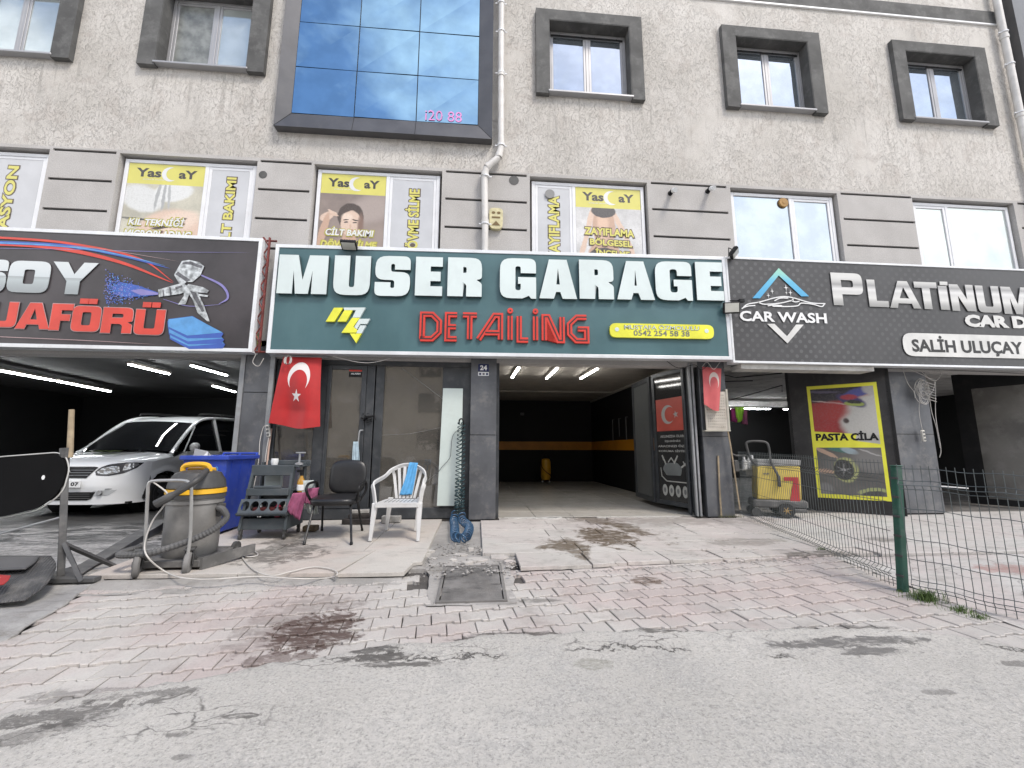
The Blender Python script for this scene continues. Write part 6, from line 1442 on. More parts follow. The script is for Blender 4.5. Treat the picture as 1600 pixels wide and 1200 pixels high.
for z_ in (.30, .335, .37):
    b = MB(CM); b.tube([(x, nose_y(x, z_)-.012, z_) for x in (-.36,-.18,0,.18,.36)], .004, 4); b.build('grille_bar', M_DIM, car)
b = MB(CM); b.lathe([(0, -.004), (.04, -.003), (.045, .008), (0, .012)], (0, nose_y(0, .72)-.028, .725), 16, 'y'); b.build('badge', M_CHROME, car)
pl = empty('number_plate', CM @ Vector((0, -.03, .52)), parent=car)
b = MB(CM); b.rbox(-.26, .26, -.034, -.022, .475, .585, .003); b.build('plate', M_WHITE, pl)
bp = Board(CM @ Vector((-.26, -.036, .475)), CM.to_3x3() @ Vector((1, 0, 0))); b = MB(); text_on(b, bp, '38 SR 07', .07, .025, .49, .085, .001, .03); b.build('plate_text', M_BLACK, pl)
b = MB(); bp.p(b, rect(.005, .005, .045, .105), .0005); b.build('plate_band', M_BLUEP, pl)
b = MB(CM); b.box(-.80, .80, .25, 4.2, .19, .23); b.box(-.7, .7, 4.35, 4.4, .3, 1.7); b.build('underbody', M_BLACK, car)
b = MB(CM); b.tube([(-.55, .98, 1.045), (-.1, 1.06, 1.10), (.3, 1.16, 1.20)], .008, 5); b.tube([(.1, .97, 1.06), (.5, 1.04, 1.10), (.62, 1.12, 1.16)], .008, 5); b.build('wiper', M_BLACK, car)
b = MB(CM)
for i in range(9):
    for j in range(9): x, y = -.28+i*.05, .55+j*.035; b.v.append(CM @ Vector((x, y, .985+.045*(1-(x/HW)**2)+.016+.006*math.sin(i*2.1+j*1.3))))
for i in range(8):
    for j in range(8): b.f.append([i*9+j, (i+1)*9+j, (i+1)*9+j+1, i*9+j+1]); b.k.append(0)
tag(b.build('wiping_cloth', mat('green_cloth', (.14, .2, .05), .9, var=.3), smooth=True), 'small green cloth left lying on the bonnet of the white car', 'cloth')

# ================================================================ left edge: stand, board, mat, ramp beam
M_CORD0 = mat('greyed_white_strip', (.5,.5,.48), .5)
M_OLDST = mat('old_grey_steel', (.10, .10, .10), .6, .3, var=.3, dirt=.5, dcol=(.22, .21, .2), bump=.2)
M_WOOD = mat('weathered_wood', (.34, .27, .18), .8, var=.25, scale=8, dirt=.3, bump=.2)
p0 = G(98, 900, -.03); yb_ = p0.y; q = lambda px, py, dy=0: W(px, py, yb_+dy)
ST = empty('sign_stand', p0, 'grey steel post stand on splayed legs holding the black rounded board', 'stand')
b = MB(); b.tube([q(95, 900), q(103, 712)], .034, 4); b.build('post', M_OLDST, ST, bevel=.004)
b = MB(); b.tube([q(103, 715), q(104, 700)], .045, 10); b.build('clamp', M_OLDST, ST)
b = MB(); b.tube([q(109, 715), q(112, 640)], [.024, .020], 10); b.build('wooden_pole', M_WOOD, ST, smooth=True)
for e_, s0 in (((148, 900), (100, 848)), ((60, 885), (98, 850)), ((128, 893), (100, 850))):
    b = MB(); b.tube([q(*s0), Vector((q(*e_).x, yb_+(-.12 if e_[0] == 148 else .35), -.045))], .02, 4); b.build('brace', M_OLDST, ST)
b = MB(); b.rbox(q(78,900).x, q(165,905).x, yb_-.12, yb_-.04, -.055, -.02, .004); b.rbox(q(60,900).x, q(90,900).x, yb_-.1, yb_+.5, -.055, -.025, .004); b.build('foot_rail', M_OLDST, ST)
b = MB(); b.tube([q(0, 834), q(104, 806)], .010, 6); b.build('stay_rod', M_STEELL, ST)
t_ = empty('rounded_board', q(20, 760, -.12), 'black rounded board with thin white rim at the left edge before the car', 'board')
b_ = Board((q(0,760).x, yb_-.10, 0), (1, .10, 0)); pts = [b_.uvpt(*p) for p in ((-150,735),(0,716),(85,709),(98,716),(103,735),(96,760),(85,775),(55,795),(0,808),(-150,812))]
pts = [(p[0], p[1]) for p in pts]; pp = rpath([(x, y, .05) for x, y in pts], 3)
b = MB(); b_.p(b, list(reversed(pp)), -.03, 0); b.build('face', mat('matt_black_vinyl', (.005, .005, .0055), .8, spec=.15), t_)
cx_, cy_ = sum(p[0] for p in pp)/len(pp), sum(p[1] for p in pp)/len(pp)
b = MB(); b.tube([b_.at(p[0]+(.012 if p[0] > cx_ else -.012), p[1]+(.012 if p[1] > cy_ else -.012), -.018) for p in pp], .0055, 6, closed=True); b.build('rim_strip', M_CORD0, t_, smooth=True)
b = MB(); c = b_.uvpt(68, 746); b_.p(b, ell(*c, .012, .02, 10), .001, .004); b.build('rivet', M_WHITE, t_)
# car mat draped over the foot rail
def sheet(keysA, keysB, n, m_, name, th=.006, wav=0, parent=None, mats=None):
    A = loft_path([Vector(k) for k in keysA], n); B = loft_path([Vector(k) for k in keysB], n); N = len(A); K = 14; b = MB()
    for i in range(N):
        for j in range(K+1):
            p = A[i].lerp(B[i], j/K); b.v.append(p+Vector((0, 0, wav*math.sin(j*1.9+i*.7))))
    for i in range(N-1):
        for j in range(K): b.f.append([i*(K+1)+j, (i+1)*(K+1)+j, (i+1)*(K+1)+j+1, i*(K+1)+j+1]); b.k.append(0)
    o = b.build(name, m_, parent, smooth=True, sharp=0); s_ = o.modifiers.new('th', 'SOLIDIFY'); s_.thickness = th; return o
def matrib():
    m = bpy.data.materials.new('ribbed_rubber'); t = NT(m); o = t.xyz(); w = t.m('SINE', t.m('MULTIPLY', t.m('ADD', o[0], t.m('MULTIPLY', o[1], .6)), 260))
    p = W(8, 905, -3.2); f = t.blob(p.x, p.y, .10, .3, .15)
    t.set(t.b.inputs['Base Color'], t.mix(t.ramp(t.noise(4, 6, .7), .4, .7), (.05, .05, .052), (.15, .145, .14))); t.b.inputs['Roughness'].default_value = .7; t.bump(w, .5, .006); return m
M_RIB = matrib()
mt = empty('car_mat', G(40, 900, 0), 'dirty grey ribbed rubber car mat with a red corner logo, curled over the stand foot', 'car mat')
g_ = lambda px, py, z: G(px, py, z)
sheet([g_(-60,868,.12), g_(-60,893,.08), g_(-60,925,.0), g_(-60,948,-.06)], [g_(80,868,.12), g_(88,885,.09), g_(70,915,.01), g_(38,938,-.05)], 6, M_RIB, 'mat_sheet', .008, .0, mt)
sheet([g_(-10,897,.105), g_(-10,905,.09), g_(-10,915,.06)], [g_(17,899,.105), g_(13,906,.09), g_(5,914,.06)], 4, mat('mat_red', (.28, .02, .02), .7), 'mat_logo', .004, 0, mt)
sheet([g_(-60,870,.14), g_(-60,885,.12), g_(-60,892,.11)], [g_(62,868,.135), g_(55,878,.12), g_(40,888,.11)], 4, mat('mat_edge', (.07,.07,.072), .6), 'mat_fold', .012, 0, mt)
# steel beam edging the platform
A_, B_ = GG(95, 915), G(252, 826, -.03); B_ = Vector((B_.x, B_.y, -.045)); d = (B_-A_).normalized(); n_ = Vector((d.y, -d.x, 0)).normalized()
A2 = A_; bm_ = empty('steel_beam', A_, 'long dark steel beam lying on the driveway beside the vacuum cleaner', 'beam')
b = MB(); w_, h_ = .05, .12
def secb(P): return [P-n_*w_, P+n_*w_]
z_ = Vector((0, 0, 1)); b.hexa([A_-n_*w_, A_+n_*w_, B_+n_*w_, B_-n_*w_], [A_-n_*w_+z_*.03, A_+n_*w_+z_*.03, B_+n_*w_+z_*h_, B_-n_*w_+z_*h_]); b.build('web', M_OLDST, bm_)
b = MB(); b.hexa([A_-n_*.07+z_*.031, A_+n_*.07+z_*.031, B_+n_*.07+z_*(h_+.001), B_-n_*.07+z_*(h_+.001)], [A_-n_*.07+z_*.043, A_+n_*.07+z_*.043, B_+n_*.07+z_*(h_+.013), B_-n_*.07+z_*(h_+.013)]); b.build('flange', M_OLDST, bm_)

# ================================================================ industrial vacuum cleaner
M_VDRUM = mat('dusty_grey_drum', (.24, .235, .225), .5, .3, var=.2, scale=4, dirt=.4, dcol=(.15, .145, .14))
M_VYEL = mat('yellow_plastic', (.75, .42, .02), .45, var=.1, dirt=.15, dcol=(.3,.2,.08))
M_VGREY = mat('dark_grey_plastic', (.055, .055, .055), .55, var=.3, dirt=.35, dcol=(.14, .135, .13))
M_VBASE = mat('grey_dusty_base', (.11, .108, .105), .7, var=.25, dirt=.5, dcol=(.24, .23, .22))
M_HOSE = mat('grey_hose', (.085, .085, .085), .6, var=.2, dirt=.3, dcol=(.17,.165,.16))
yv = -2.26; zv = -.055; vc_ = Vector((W(297, 860, yv).x, yv, zv)); 
VC = empty('vacuum_cleaner', vc_, 'dusty grey drum vacuum cleaner with yellow handle and belt on a tubular trolley', 'vacuum cleaner')
VS = Matrix(((1,0,0,0),(0,1,0,0),(0,0,1.09,-.09*zv),(0,0,0,1)))
b = MB(VS); b.lathe([(0,.09),(.205,.09),(.222,.13),(.226,.53),(.24,.54),(.24,.565),(.228,.57),(.228,.585)], vc_, 32); b.build('drum', M_VDRUM, VC, smooth=True)
b = MB(VS); b.lathe([(.230,.58),(.245,.584),(.245,.617),(.230,.62)], vc_, 32); b.build('lower_ring', M_VGREY, VC, smooth=True)
b = MB(VS); b.lathe([(.232,.621),(.248,.624),(.246,.66),(.230,.664)], vc_, 32); b.build('yellow_belt', M_VYEL, VC, smooth=True)
b = MB(VS); b.lathe([(.232,.664),(.24,.675),(.228,.735),(.185,.80),(.12,.82),(0,.825)], vc_, 32); b.build('motor_head', M_VGREY, VC, smooth=True)
b = MB(VS); c = vc_+Vector((0, 0, .812)); b.tube(loft_path([c+Vector((-.13,-.03,-.02)), c+Vector((-.12,-.03,.045)), c+Vector((0,-.03,.06)), c+Vector((.10,-.03,.045)), c+Vector((.12,-.03,-.02))], 5), .024, 8); b.rbox(c.x-.12, c.x+.12, c.y+.0, c.y+.08, c.z-.03, c.z+.03, .01); b.build('carry_handle', M_VYEL, VC, smooth=True)
for sx in (-1, 1):
    b = MB(VS); b.rbox(vc_.x+sx*.245-.015, vc_.x+sx*.245+.015, yv-.05, yv+.05, zv+.42, zv+.53, .006); b.build('clip', M_VGREY, VC)
# trolley
yf = yv-.40; q = lambda px, py, y=yf: W(px, py, y)
zbase = zv+.085
b = MB(); xl, xr = vc_.x-.34, vc_.x+.28
b.rbox(xl+.03, xr-.02, yv-.28, yv-.24, zbase-.03, zbase+.03, .006); b.rbox(xl+.03, xr, yv+.26, yv+.31, zbase-.03, zbase+.03, .006); b.rbox(xl+.02, xl+.06, yv-.239, yv+.259, zbase-.03, zbase+.03, .006); b.rbox(xr-.05, xr-.01, yv-.239, yv+.259, zbase-.03, zbase+.03, .006); b.rbox(xl+.07, xr-.06, yv-.25, yv+.22, zbase-.02, zbase+.028, .006)
b.build('trolley_frame', M_VBASE, VC)
b = MB(); b.hexa([(xr-.02,yv-.27,zbase-.06),(xr+.0,yv-.27,zbase-.06),(xr+.22,yv+.2,zbase-.01),(xr+.20,yv+.2,zbase-.01)], [(xr-.02,yv-.27,zbase+.05),(xr+.0,yv-.27,zbase+.05),(xr+.22,yv+.2,zbase+.07),(xr+.20,yv+.2,zbase+.07)]); b.build('tipping_plate', M_VBASE, VC)
for i, (px, py) in enumerate(((212, 905), (292, 901))):
    pw = GG(px, py); r_ = .105; wz = gz(pw.y)+.008+r_; ww = empty('wheel', (pw.x, pw.y, wz), parent=VC)
    b = MB(Matrix.Translation((pw.x, pw.y, wz)) @ Matrix.Rotation(R(28 if i == 0 else 20), 4, 'Z')); b.lathe([(.03,-.02),(.088,-.026),(r_,-.015),(r_,.015),(.088,.026),(.03,.02)], (0,0,0), 22, 'x'); b.build('tyre', mat('grey_rubber_wheel', (.17,.165,.16), .7, var=.2, dirt=.3), ww, smooth=True)
    b = MB(Matrix.Translation((pw.x, pw.y, wz)) @ Matrix.Rotation(R(28 if i == 0 else 20), 4, 'Z')); b.lathe([(0,-.025),(.028,-.02),(.028,.02),(0,.025)], (0,0,0), 12, 'x'); b.rbox(-.032, -.024, -.02, .03, -.01, .12, .003); b.rbox(.028, .036, -.02, .03, -.01, .12, .003); b.rbox(-.04, .04, -.04, .06, .112, .13, .004); b.build('caster_fork', M_VGREY, ww)
    b = MB(); b.tube([(pw.x, pw.y, wz+.11), (pw.x+.02, yv-.24, zbase+.03)], .018, 6); b.build('caster_stem', M_VGREY, VC)
for sx in (xl+.05, xr-.02):
    ww = empty('wheel', (sx, yv+.28, -.03+.07), parent=VC); b = MB(); b.lathe([(.0,-.02),(.07,-.018),(.07,.018),(0,.02)], (sx, yv+.30, .035), 18, 'x'); b.build('tyre', M_VGREY, ww, smooth=True)
ys_h = yv-.34
H0 = [W(225, 870, ys_h), W(228, 830, ys_h), W(231, 768, ys_h), W(232, 758, ys_h), W(237, 752, ys_h), W(262, 750.5, ys_h), W(288, 751, ys_h), W(296, 755, ys_h), W(299, 765, ys_h), W(298, 830, ys_h), W(293, 872, ys_h)]
b = MB(); b.tube(loft_path(H0, 3), .0135, 8); b.build('push_bar', mat('galvanised_tube', (.42,.42,.41), .35, .6, dirt=.2), VC, smooth=True)
hk = [W(322,742,yv-.10)+Vector((0,0,.04)), W(310,748,yv-.30), W(290,762,yv-.36), W(262,778,yv-.40), W(243,788,yv-.42)]
b = MB(); b.tube(loft_path(hk, 5), [.026]*6+[.028]*8+[.036]*(len(loft_path(hk,5))-14), 10); b.build('nozzle_wand', M_VGREY, VC, smooth=True)
hk = [Vector((vc_.x+.22,yv-.02,zv+.54)), Vector((vc_.x+.31,yv-.08,zv+.52)), Vector((vc_.x+.36,yv-.12,zv+.45)), Vector((vc_.x+.30,yv-.22,zv+.36)), Vector((vc_.x+.12,yv-.31,zv+.27)), Vector((vc_.x-.12,yv-.36,zv+.20)), Vector((vc_.x-.34,yv-.36,zv+.19)), Vector((vc_.x-.40,yv-.26,zv+.19)), Vector((vc_.x-.37,yv-.1,zv+.2))]
Pth = loft_path(hk, 16); b = MB(); b.tube(Pth, [.031 if i % 2 else .026 for i in range(len(Pth))], 10); b.build('suction_hose', M_HOSE, VC, smooth=False)

def cord(name, keys, r_, m_, label, cat='cord', n=6, seg=6):
    b = MB(); b.tube(loft_path(keys, seg), r_, n); return tag(b.build(name, m_, smooth=True, sharp=0), label, cat)
M_CORD = mat('dirty_white_cord', (.50, .48, .45), .5, var=.12)
def gcord(pts, h=.012):
    o = []
    for p in pts:
        v = GG(*p[:2]) if len(p) < 3 else G(*p); zz = sz(v.y)+.007 if (v.y > -2.7 and len(p) < 3) else v.z+.014
        if len(p) < 3 and v.y > -2.7: v = G(p[0], p[1], sz(-1.8)+.007); zz = v.z
        o.append(Vector((v.x, v.y, zz)))
    return o
k1 = [W(238,752,ys_h), W(262,772,ys_h-.02), W(256,790,ys_h-.02), W(238,815,ys_h-.03), W(226,850,ys_h-.05), W(232,872,ys_h-.10)]+gcord([(258,893),(285,903),(330,905),(400,901),(460,904),(510,906),(527,898),(520,890),(490,886),(455,893),(430,899),(408,896),(390,885),(376,868)])+gcord([(370,862),(375,856),(398,862),(402,868),(385,870),(368,864),(364,850)])
cord('extension_cord', k1, .0065, M_CORD, 'dirty white extension cord looping from the vacuum cleaner over the slabs')

# ================================================================ wheelie bin
M_BIN = mat('blue_bin_plastic', (.022, .055, .36), .45, var=.12, scale=3, dirt=.4, dcol=(.09,.12,.30))
yb0 = -1.12; xr_ = W(357, 712, yb0).x; xl_ = W(281, 707, yb0).x; zr = W(357, 712, yb0).z; dd = .74
BN = empty('wheelie_bin', ((xl_+xr_)/2, yb0+.3, 0), 'open blue wheelie bin stuffed with pale sheet, between the vacuum cleaner and the steel column', 'bin')
def taper(x0, x1, y0, y1, z0, s0, z1, s1, th=.0):
    cx, cy = (x0+x1)/2, (y0+y1)/2; f = lambda s, z: [(cx+(x-cx)*s, cy+(y-cy)*s, z) for x, y in ((x0,y0),(x1,y0),(x1,y1),(x0,y1))]; return f(s0, z0), f(s1, z1)
ox0, ox1, oy0, oy1 = xl_+.03, xr_-.03, yb0+.03, yb0+dd
b = MB(); lo, hi = taper(ox0, ox1, oy0, oy1, .02, .80, zr-.05, 1.0); lo2, hi2 = taper(ox0, ox1, oy0, oy1, .05, .76, zr-.049, .955)
b.add(lo+hi, [(0,3,2,1),(0,1,5,4),(1,2,6,5),(2,3,7,6),(3,0,4,7)]); b.add(lo2+hi2, [(0,1,2,3),(4,5,1,0),(5,6,2,1),(6,7,3,2),(7,4,0,3)]); b.build('body', M_BIN, BN, bevel=.012)
b = MB(); o_ = rect(xl_, yb0, xr_, yb0+dd+.04); i_ = [rect(xl_+.06, yb0+.06, xr_-.06, yb0+dd-.02)]; b.prism(o_, (0,0,0), (1,0,0), (0,1,0), (0,0,1), zr-.055, zr, i_); b.build('rim', M_BIN, BN, bevel=.01)
for i in range(3):
    b = MB(); x = ox1-.02-.03; yy = oy0+.12+i*.22; b.hexa([(ox1-.062,yy,.06),(ox1-.055,yy,.06),(ox1-.055,yy+.03,.06),(ox1-.062,yy+.03,.06)], [(ox1-.004,yy,zr-.06),(ox1+.006,yy,zr-.06),(ox1+.006,yy+.03,zr-.06),(ox1-.004,yy+.03,zr-.06)]); b.build('rib', M_BIN, BN)
b = MB(); b.tube([(xl_+.05, yb0+dd+.09, zr+.02), (xr_-.05, yb0+dd+.09, zr+.02)], .016, 8)
for xx in (xl_+.06, (xl_+xr_)/2, xr_-.06): b.tube([(xx, yb0+dd+.03, zr-.02), (xx, yb0+dd+.09, zr+.02)], .013, 6)
b.build('grab_bar', M_BIN, BN, smooth=True)
bb_ = Board((xl_, oy0+.008, 0), (1, 0, -.0)); b = MB(); u_, v_ = bb_.uvpt(318, 738); text_on(b, bb_, 'O20', u_, v_, u_+.17, v_+.07, .004, .0); b.build('bin_marking', M_LBLUE, BN)
for xx in (xl_+.07, xr_-.07):
    b = MB(); b.lathe([(0,-.03),(.09,-.03),(.09,.03),(0,.03)], (xx, yb0+dd-.02, .09), 18, 'x'); b.build('wheel', M_VGREY, BN, smooth=True)
b = MB(); c = W(310, 700, yb0+.2); b.add([(c.x-.06,c.y,zr-.14),(c.x+.05,c.y+.1,zr-.14),(c.x+.10,c.y+.03,zr+.05),(c.x-.02,c.y-.03,zr+.085),(c.x+.15,c.y+.05,zr-.03),(c.x+.13,c.y,zr-.15)], [(0,1,2,3),(1,5,4,2),(0,3,2,5)])
o_ = tag(b.build('paper_sheet', M_WHITE), 'crumpled pale sheet sticking out of the blue bin', 'paper'); s_ = o_.modifiers.new('t', 'SOLIDIFY'); s_.thickness = .004

# ================================================================ tool trolley
M_TT = mat('slate_grey_plastic', (.058, .07, .078), .5, var=.15, dirt=.3, dcol=(.14,.14,.14), bump=.05)
FL, FR = G(369, 846, -.012), G(441, 842, -.012); yt0 = (FL.y+FR.y)/2; x0t, x1t = W(368,846,yt0).x, W(446,842,yt0).x; wt = x1t-x0t; dt = .50
TT = empty('tool_trolley', ((x0t+x1t)/2, yt0+.25, 0), 'slate grey plastic detailing trolley with five round bottle holes, beside the blue bin', 'trolley')
def tz(py): return W(405, py, yt0+.05).z
def part(name, boxes, m_=M_TT, r_=.006, par=None):
    b = MB()
    for bx in boxes: b.rbox(*bx, r_)
    return b.build(name, m_, par or TT)
zc = .10
part('bottom_box', [(x0t+.02, x1t-.02, yt0+.03, yt0+dt, zc-.0, zc+.13)]); part('lower_tray', [(x0t-.01, x1t-.0, yt0-.03, yt0+dt, zc+.165, zc+.185), (x0t-.01, x1t, yt0-.035, yt0-.028, zc+.165, zc+.205)])
for sx in (0, 1):      # side panels: slanted uprights
    xx = x0t+.004 if sx == 0 else x1t-.034
    b = MB(); zt_ = tz(727); b.hexa([(xx, yt0-.0, zc), (xx+.03, yt0-.0, zc), (xx+.03, yt0+.07, zc), (xx, yt0+.07, zc)], [(xx+.04*(1-2*sx)*.8, yt0+.16, zt_), (xx+.03+.04*(1-2*sx)*.8, yt0+.16, zt_), (xx+.03+.04*(1-2*sx)*.8, yt0+.23, zt_), (xx+.04*(1-2*sx)*.8, yt0+.23, zt_)]); b.build('front_upright', M_TT, TT)
    b = MB(); b.rbox(xx, xx+.03, yt0+.071, yt0+dt, zc, zc+.30 if sx else zc+.30, .006); b.rbox(xx, xx+.03, yt0+dt-.07, yt0+dt, zc+.301, zt_+.03, .006); b.build('side_panel', M_TT, TT)
zh = tz(790)
b = MB(); hb = Board((x0t, yt0-.035, zh-.075), (1, 0, 0), (0, .45, .9)); hp = [ell(wt*(.12+.19*i), .085, .047, .060, 18) for i in range(5)]; hb.p(b, rect(.0, 0, wt, .17), -.014, 0, holes=hp); b.build('bottle_rack', M_TT, TT)
b = MB(); b.hexa([(x0t-.01,yt0-.05,zh-.09),(x1t+.0,yt0-.05,zh-.09),(x1t,yt0+.1,zh-.09),(x0t-.01,yt0+.1,zh-.09)], [(x0t-.01,yt0-.05,zh-.08),(x1t,yt0-.05,zh-.08),(x1t,yt0+.1,zh-.08),(x0t-.01,yt0+.1,zh-.08)]); b.build('rack_lip', M_TT, TT)
zm = tz(768); part('middle_shelf', [(x0t+.035, x1t-.035, yt0+.05, yt0+.09, zm-.05, zm+.035), (x0t+.12, x1t-.12, yt0+.049, yt0+.085, zm+.036, zm+.065), (x0t+.035, x1t-.035, yt0+.091, yt0+dt-.01, zm-.01, zm+.005)])
ztp = tz(727); part('top_front', [(x0t+.03, x1t-.03, yt0+.14, yt0+.17, ztp-.13, ztp)]); part('top_tray', [(x0t+.03, x1t+.02, yt0+.171, yt0+dt+.06, ztp-.03, ztp-.01), (x0t+.03, x1t+.02, yt0+dt+.04, yt0+dt+.06, ztp-.01, ztp+.05)])
part('back_panel', [(x0t+.03, x1t-.03, yt0+dt-.02, yt0+dt-.005, zc, zm-.02)], M_VGREY)
for (xx, yy) in ((x0t+.03, yt0+.03), (x1t-.03, yt0+.03), (x0t+.04, yt0+dt-.04), (x1t-.04, yt0+dt-.04)):
    b = MB(); b.lathe([(.0,-.012),(.032,-.012),(.032,.012),(0,.012)], (xx, yy, .022), 14, 'x'); b.rbox(xx-.018, xx+.018, yy-.02, yy+.02, .05, zc+.01, .003); b.build('caster', M_VGREY, TT)
rr = random.Random(8)
for i, m_ in enumerate((M_VGREY, M_CHROME, M_BLACK, mat('red_bottle', (.35,.02,.06), .4), M_CORD)):
    b = MB(); x = x0t+wt*(.12+.19*i)+rr.uniform(-.01,.01); b.lathe([(0,0),(.036,0),(.036,.14),(.015,.18),(.015,.22),(0,.22)], (x, yt0+.13, zh-.17), 12); tag(b.build('bottle', m_, smooth=True), ('dark grey','steel-coloured','black','red','pale grey')[i]+' bottle in the round holes of the tool trolley', 'bottle', 'bottles in the trolley rack')
b = MB(); b.rbox(x0t+.12, x1t-.12, yt0+.06, yt0+.16, zc+.186, zc+.25, .01); tag(b.build('polisher', mat('dull_red_tool', (.08,.015,.015), .5)), 'dull red power tool lying in the lower tray of the tool trolley', 'tool')
p = W(426, 757, yt0+.3); b = MB(); b.rbox(p.x-.11, p.x+.10, p.y, p.y+.06, zm+.006, zm+.18, .012); tag(b.build('canister', mat('pale_canister', (.42,.46,.45), .5)), 'pale grey-green canister seen through the window of the tool trolley', 'canister')
p = W(464, 722, yt0+.12); zb_ = ztp-.33; am = empty('spray_bottle', (x1t+.06, yt0+.18, zb_), 'amber bottle with black cap hanging on the right side of the tool trolley', 'bottle')
b = MB(); b.lathe([(0,0),(.04,0),(.045,.03),(.045,.13),(.02,.18),(.02,.20)], (x1t+.06, yt0+.18, zb_), 16); b.build('glass', mat('amber_plastic', (.42,.22,.03), .25), am, smooth=True)
b = MB(); b.lathe([(0,.2),(.024,.2),(.024,.24),(0,.245)], (x1t+.06, yt0+.18, zb_), 12); b.rbox(x1t+.0, x1t+.08, yt0+.17, yt0+.2, zb_+.24, zb_+.27, .004); b.build('trigger', M_BLACK, am)
b = MB(); b.lathe([(.046,.02),(.048,.03),(.048,.08),(.046,.09)], (x1t+.06, yt0+.18, zb_), 16); b.build('label', M_WHITE, am)
b = MB(); c_ = W(390+6, 717, yt0+.35); b.lathe([(0,0),(.035,0),(.045,.05),(.04,.085),(0,.08)], (c_.x-.02+.28, yt0+.36, ztp-.01), 14); tag(b.build('paper_cup', M_WHITE, smooth=True), 'small white cup on top of the tool trolley', 'cup')
b = MB(); b.lathe([(0,.0),(.05,.0),(.05,.02),(.012,.03),(.012,.14),(0,.14)], (x1t-.01, yt0+.25, ztp-.0), 12); b.rbox(x1t-.06, x1t+.06, yt0+.235, yt0+.265, ztp+.14, ztp+.16, .005); tag(b.build('clamp_tool', M_STEELL, smooth=True), 'small steel clamp tool with a pale bar on the trolley top', 'tool')
def cloth(name, top, bottom, m_, label, cat='cloth', n=10, k=10, amp=.02, th=.004, seed=1):
    """hanging cloth between a top edge (two points) and a bottom edge"""
    rg = random.Random(seed); A, B = Vector(top[0]), Vector(top[1]); C, D = Vector(bottom[0]), Vector(bottom[1]); b = MB(); nn = (B-A).cross(Vector((0,0,1))).normalized()
    ph = rg.uniform(0, 6); f_ = rg.uniform(2.2, 3.2)
    for j in range(k+1):
        t = j/k
        for i in range(n+1):
            u = i/n; p = A.lerp(B, u).lerp(C.lerp(D, u), t); p += nn*amp*(.35+t)*math.sin(u*f_*math.pi*2+ph+t*.9)+nn*amp*.4*math.sin(u*11+t*4); p.z += rg.uniform(-.006, .006)*t; b.v.append(p)
    for j in range(k):
        for i in range(n): b.f.append([j*(n+1)+i, (j+1)*(n+1)+i, (j+1)*(n+1)+i+1, j*(n+1)+i+1]); b.k.append(0)
    o = b.build(name, m_, smooth=True, sharp=0); s_ = o.modifiers.new('th', 'SOLIDIFY'); s_.thickness = th; return tag(o, label, cat) if label else o
M_PINKC = mat('dusty_pink_cloth', (.28, .075, .15), .9, var=.25, scale=12, bump=.3); M_BLUEC = mat('light_blue_cloth', (.10, .34, .62), .9, var=.12, scale=14, bump=.3)
xt = x1t+.03
cloth('cloth', ((xt-.01,yt0+.05,tz(771)),(xt+.13,yt0+.12,tz(770))), ((xt-.05,yt0+.0,tz(797)),(xt+.09,yt0+.05,tz(814))), M_PINKC, 'dusty pink cloth hanging from the side of the tool trolley, left one', seed=3)
cloth('cloth', ((xt+.13,yt0+.12,tz(764)),(xt+.25,yt0+.2,tz(764))), ((xt+.12,yt0+.1,tz(788)),(xt+.22,yt0+.18,tz(792))), M_PINKC, 'folded pink cloth hanging between the tool trolley and the black chair', seed=6)
cloth('cloth', ((xt+.02,yt0+.14,tz(752)),(xt+.17,yt0+.2,tz(752))), ((xt+.14,yt0+.18,tz(806)),(xt+.24,yt0+.24,tz(808))), mat('greyish_cloth', (.40,.44,.43), .9, var=.1), 'pale grey cloth behind the pink cloths on the tool trolley', seed=9)

# ================================================================ black office chair
M_VINYL = mat('black_vinyl', (.012, .012, .013), .38, var=.2, bump=.08, bscale=90, dirt=.12, dcol=(.07,.065,.06)); M_BTUBE = mat('black_tube', (.015,.015,.016), .4, .3, dirt=.2)
fl, fr_ = G(475, 851, -.012), G(549, 851, -.012); rl, rr2 = G(503, 829, -.008), G(566, 829, -.008)
yc = (fl.y+fr_.y)/2; yr_ = (rl.y+rr2.y)/2
OC = empty('office_chair', ((fl.x+fr_.x)/2, (yc+yr_)/2, 0), 'black vinyl armchair on four splayed tube legs, in front of the glazed door', 'chair')
zs = W(522, 790, yc+.05).z; sl, sr = W(487, 785, yc+.06).x, W(560, 785, yc+.06).x
scx = (sl+sr)/2-.085; rot = R(8)
CMx = Matrix.Translation((scx, (yc+yr_)/2-.02, 0)) @ Matrix.Rotation(rot*0, 4, 'Z')
hw = (sr-sl)/2; hd = .24; zs = .44
def cushion(b, w, h, thick, n=16, M_=None):   # rounded cushion in local xy, thickness along z
    N = 24; rings = [(.86, -thick*.5), (.97, -thick*.38), (1.0, -thick*.1), (1.0, thick*.15), (.95, thick*.38), (.8, thick*.5), (.45, thick*.56), (.0, thick*.57)]
    vs = []
    for s_, z in rings:
        for i in range(N):
            a = 2*math.pi*i/N; e_ = .55; c, s2 = math.cos(a), math.sin(a)
            vs.append((w*s_*math.copysign(abs(c)**e_, c), h*s_*math.copysign(abs(s2)**e_, s2), z))
    fs = [tuple(reversed(range(N)))]+[(j*N+i, j*N+(i+1) % N, (j+1)*N+(i+1) % N, (j+1)*N+i) for j in range(len(rings)-1) for i in range(N)]
    old = b.M; b.M = M_; b.add(vs, fs); b.M = old
b = MB(); cushion(b, hw*1.03, hd, .085, M_=CMx @ Matrix.Translation((0, -.02, zs)) @ Matrix.Rotation(R(3), 4, 'X')); b.build('seat', M_VINYL, OC, smooth=True, sharp=0)
zbk = .665
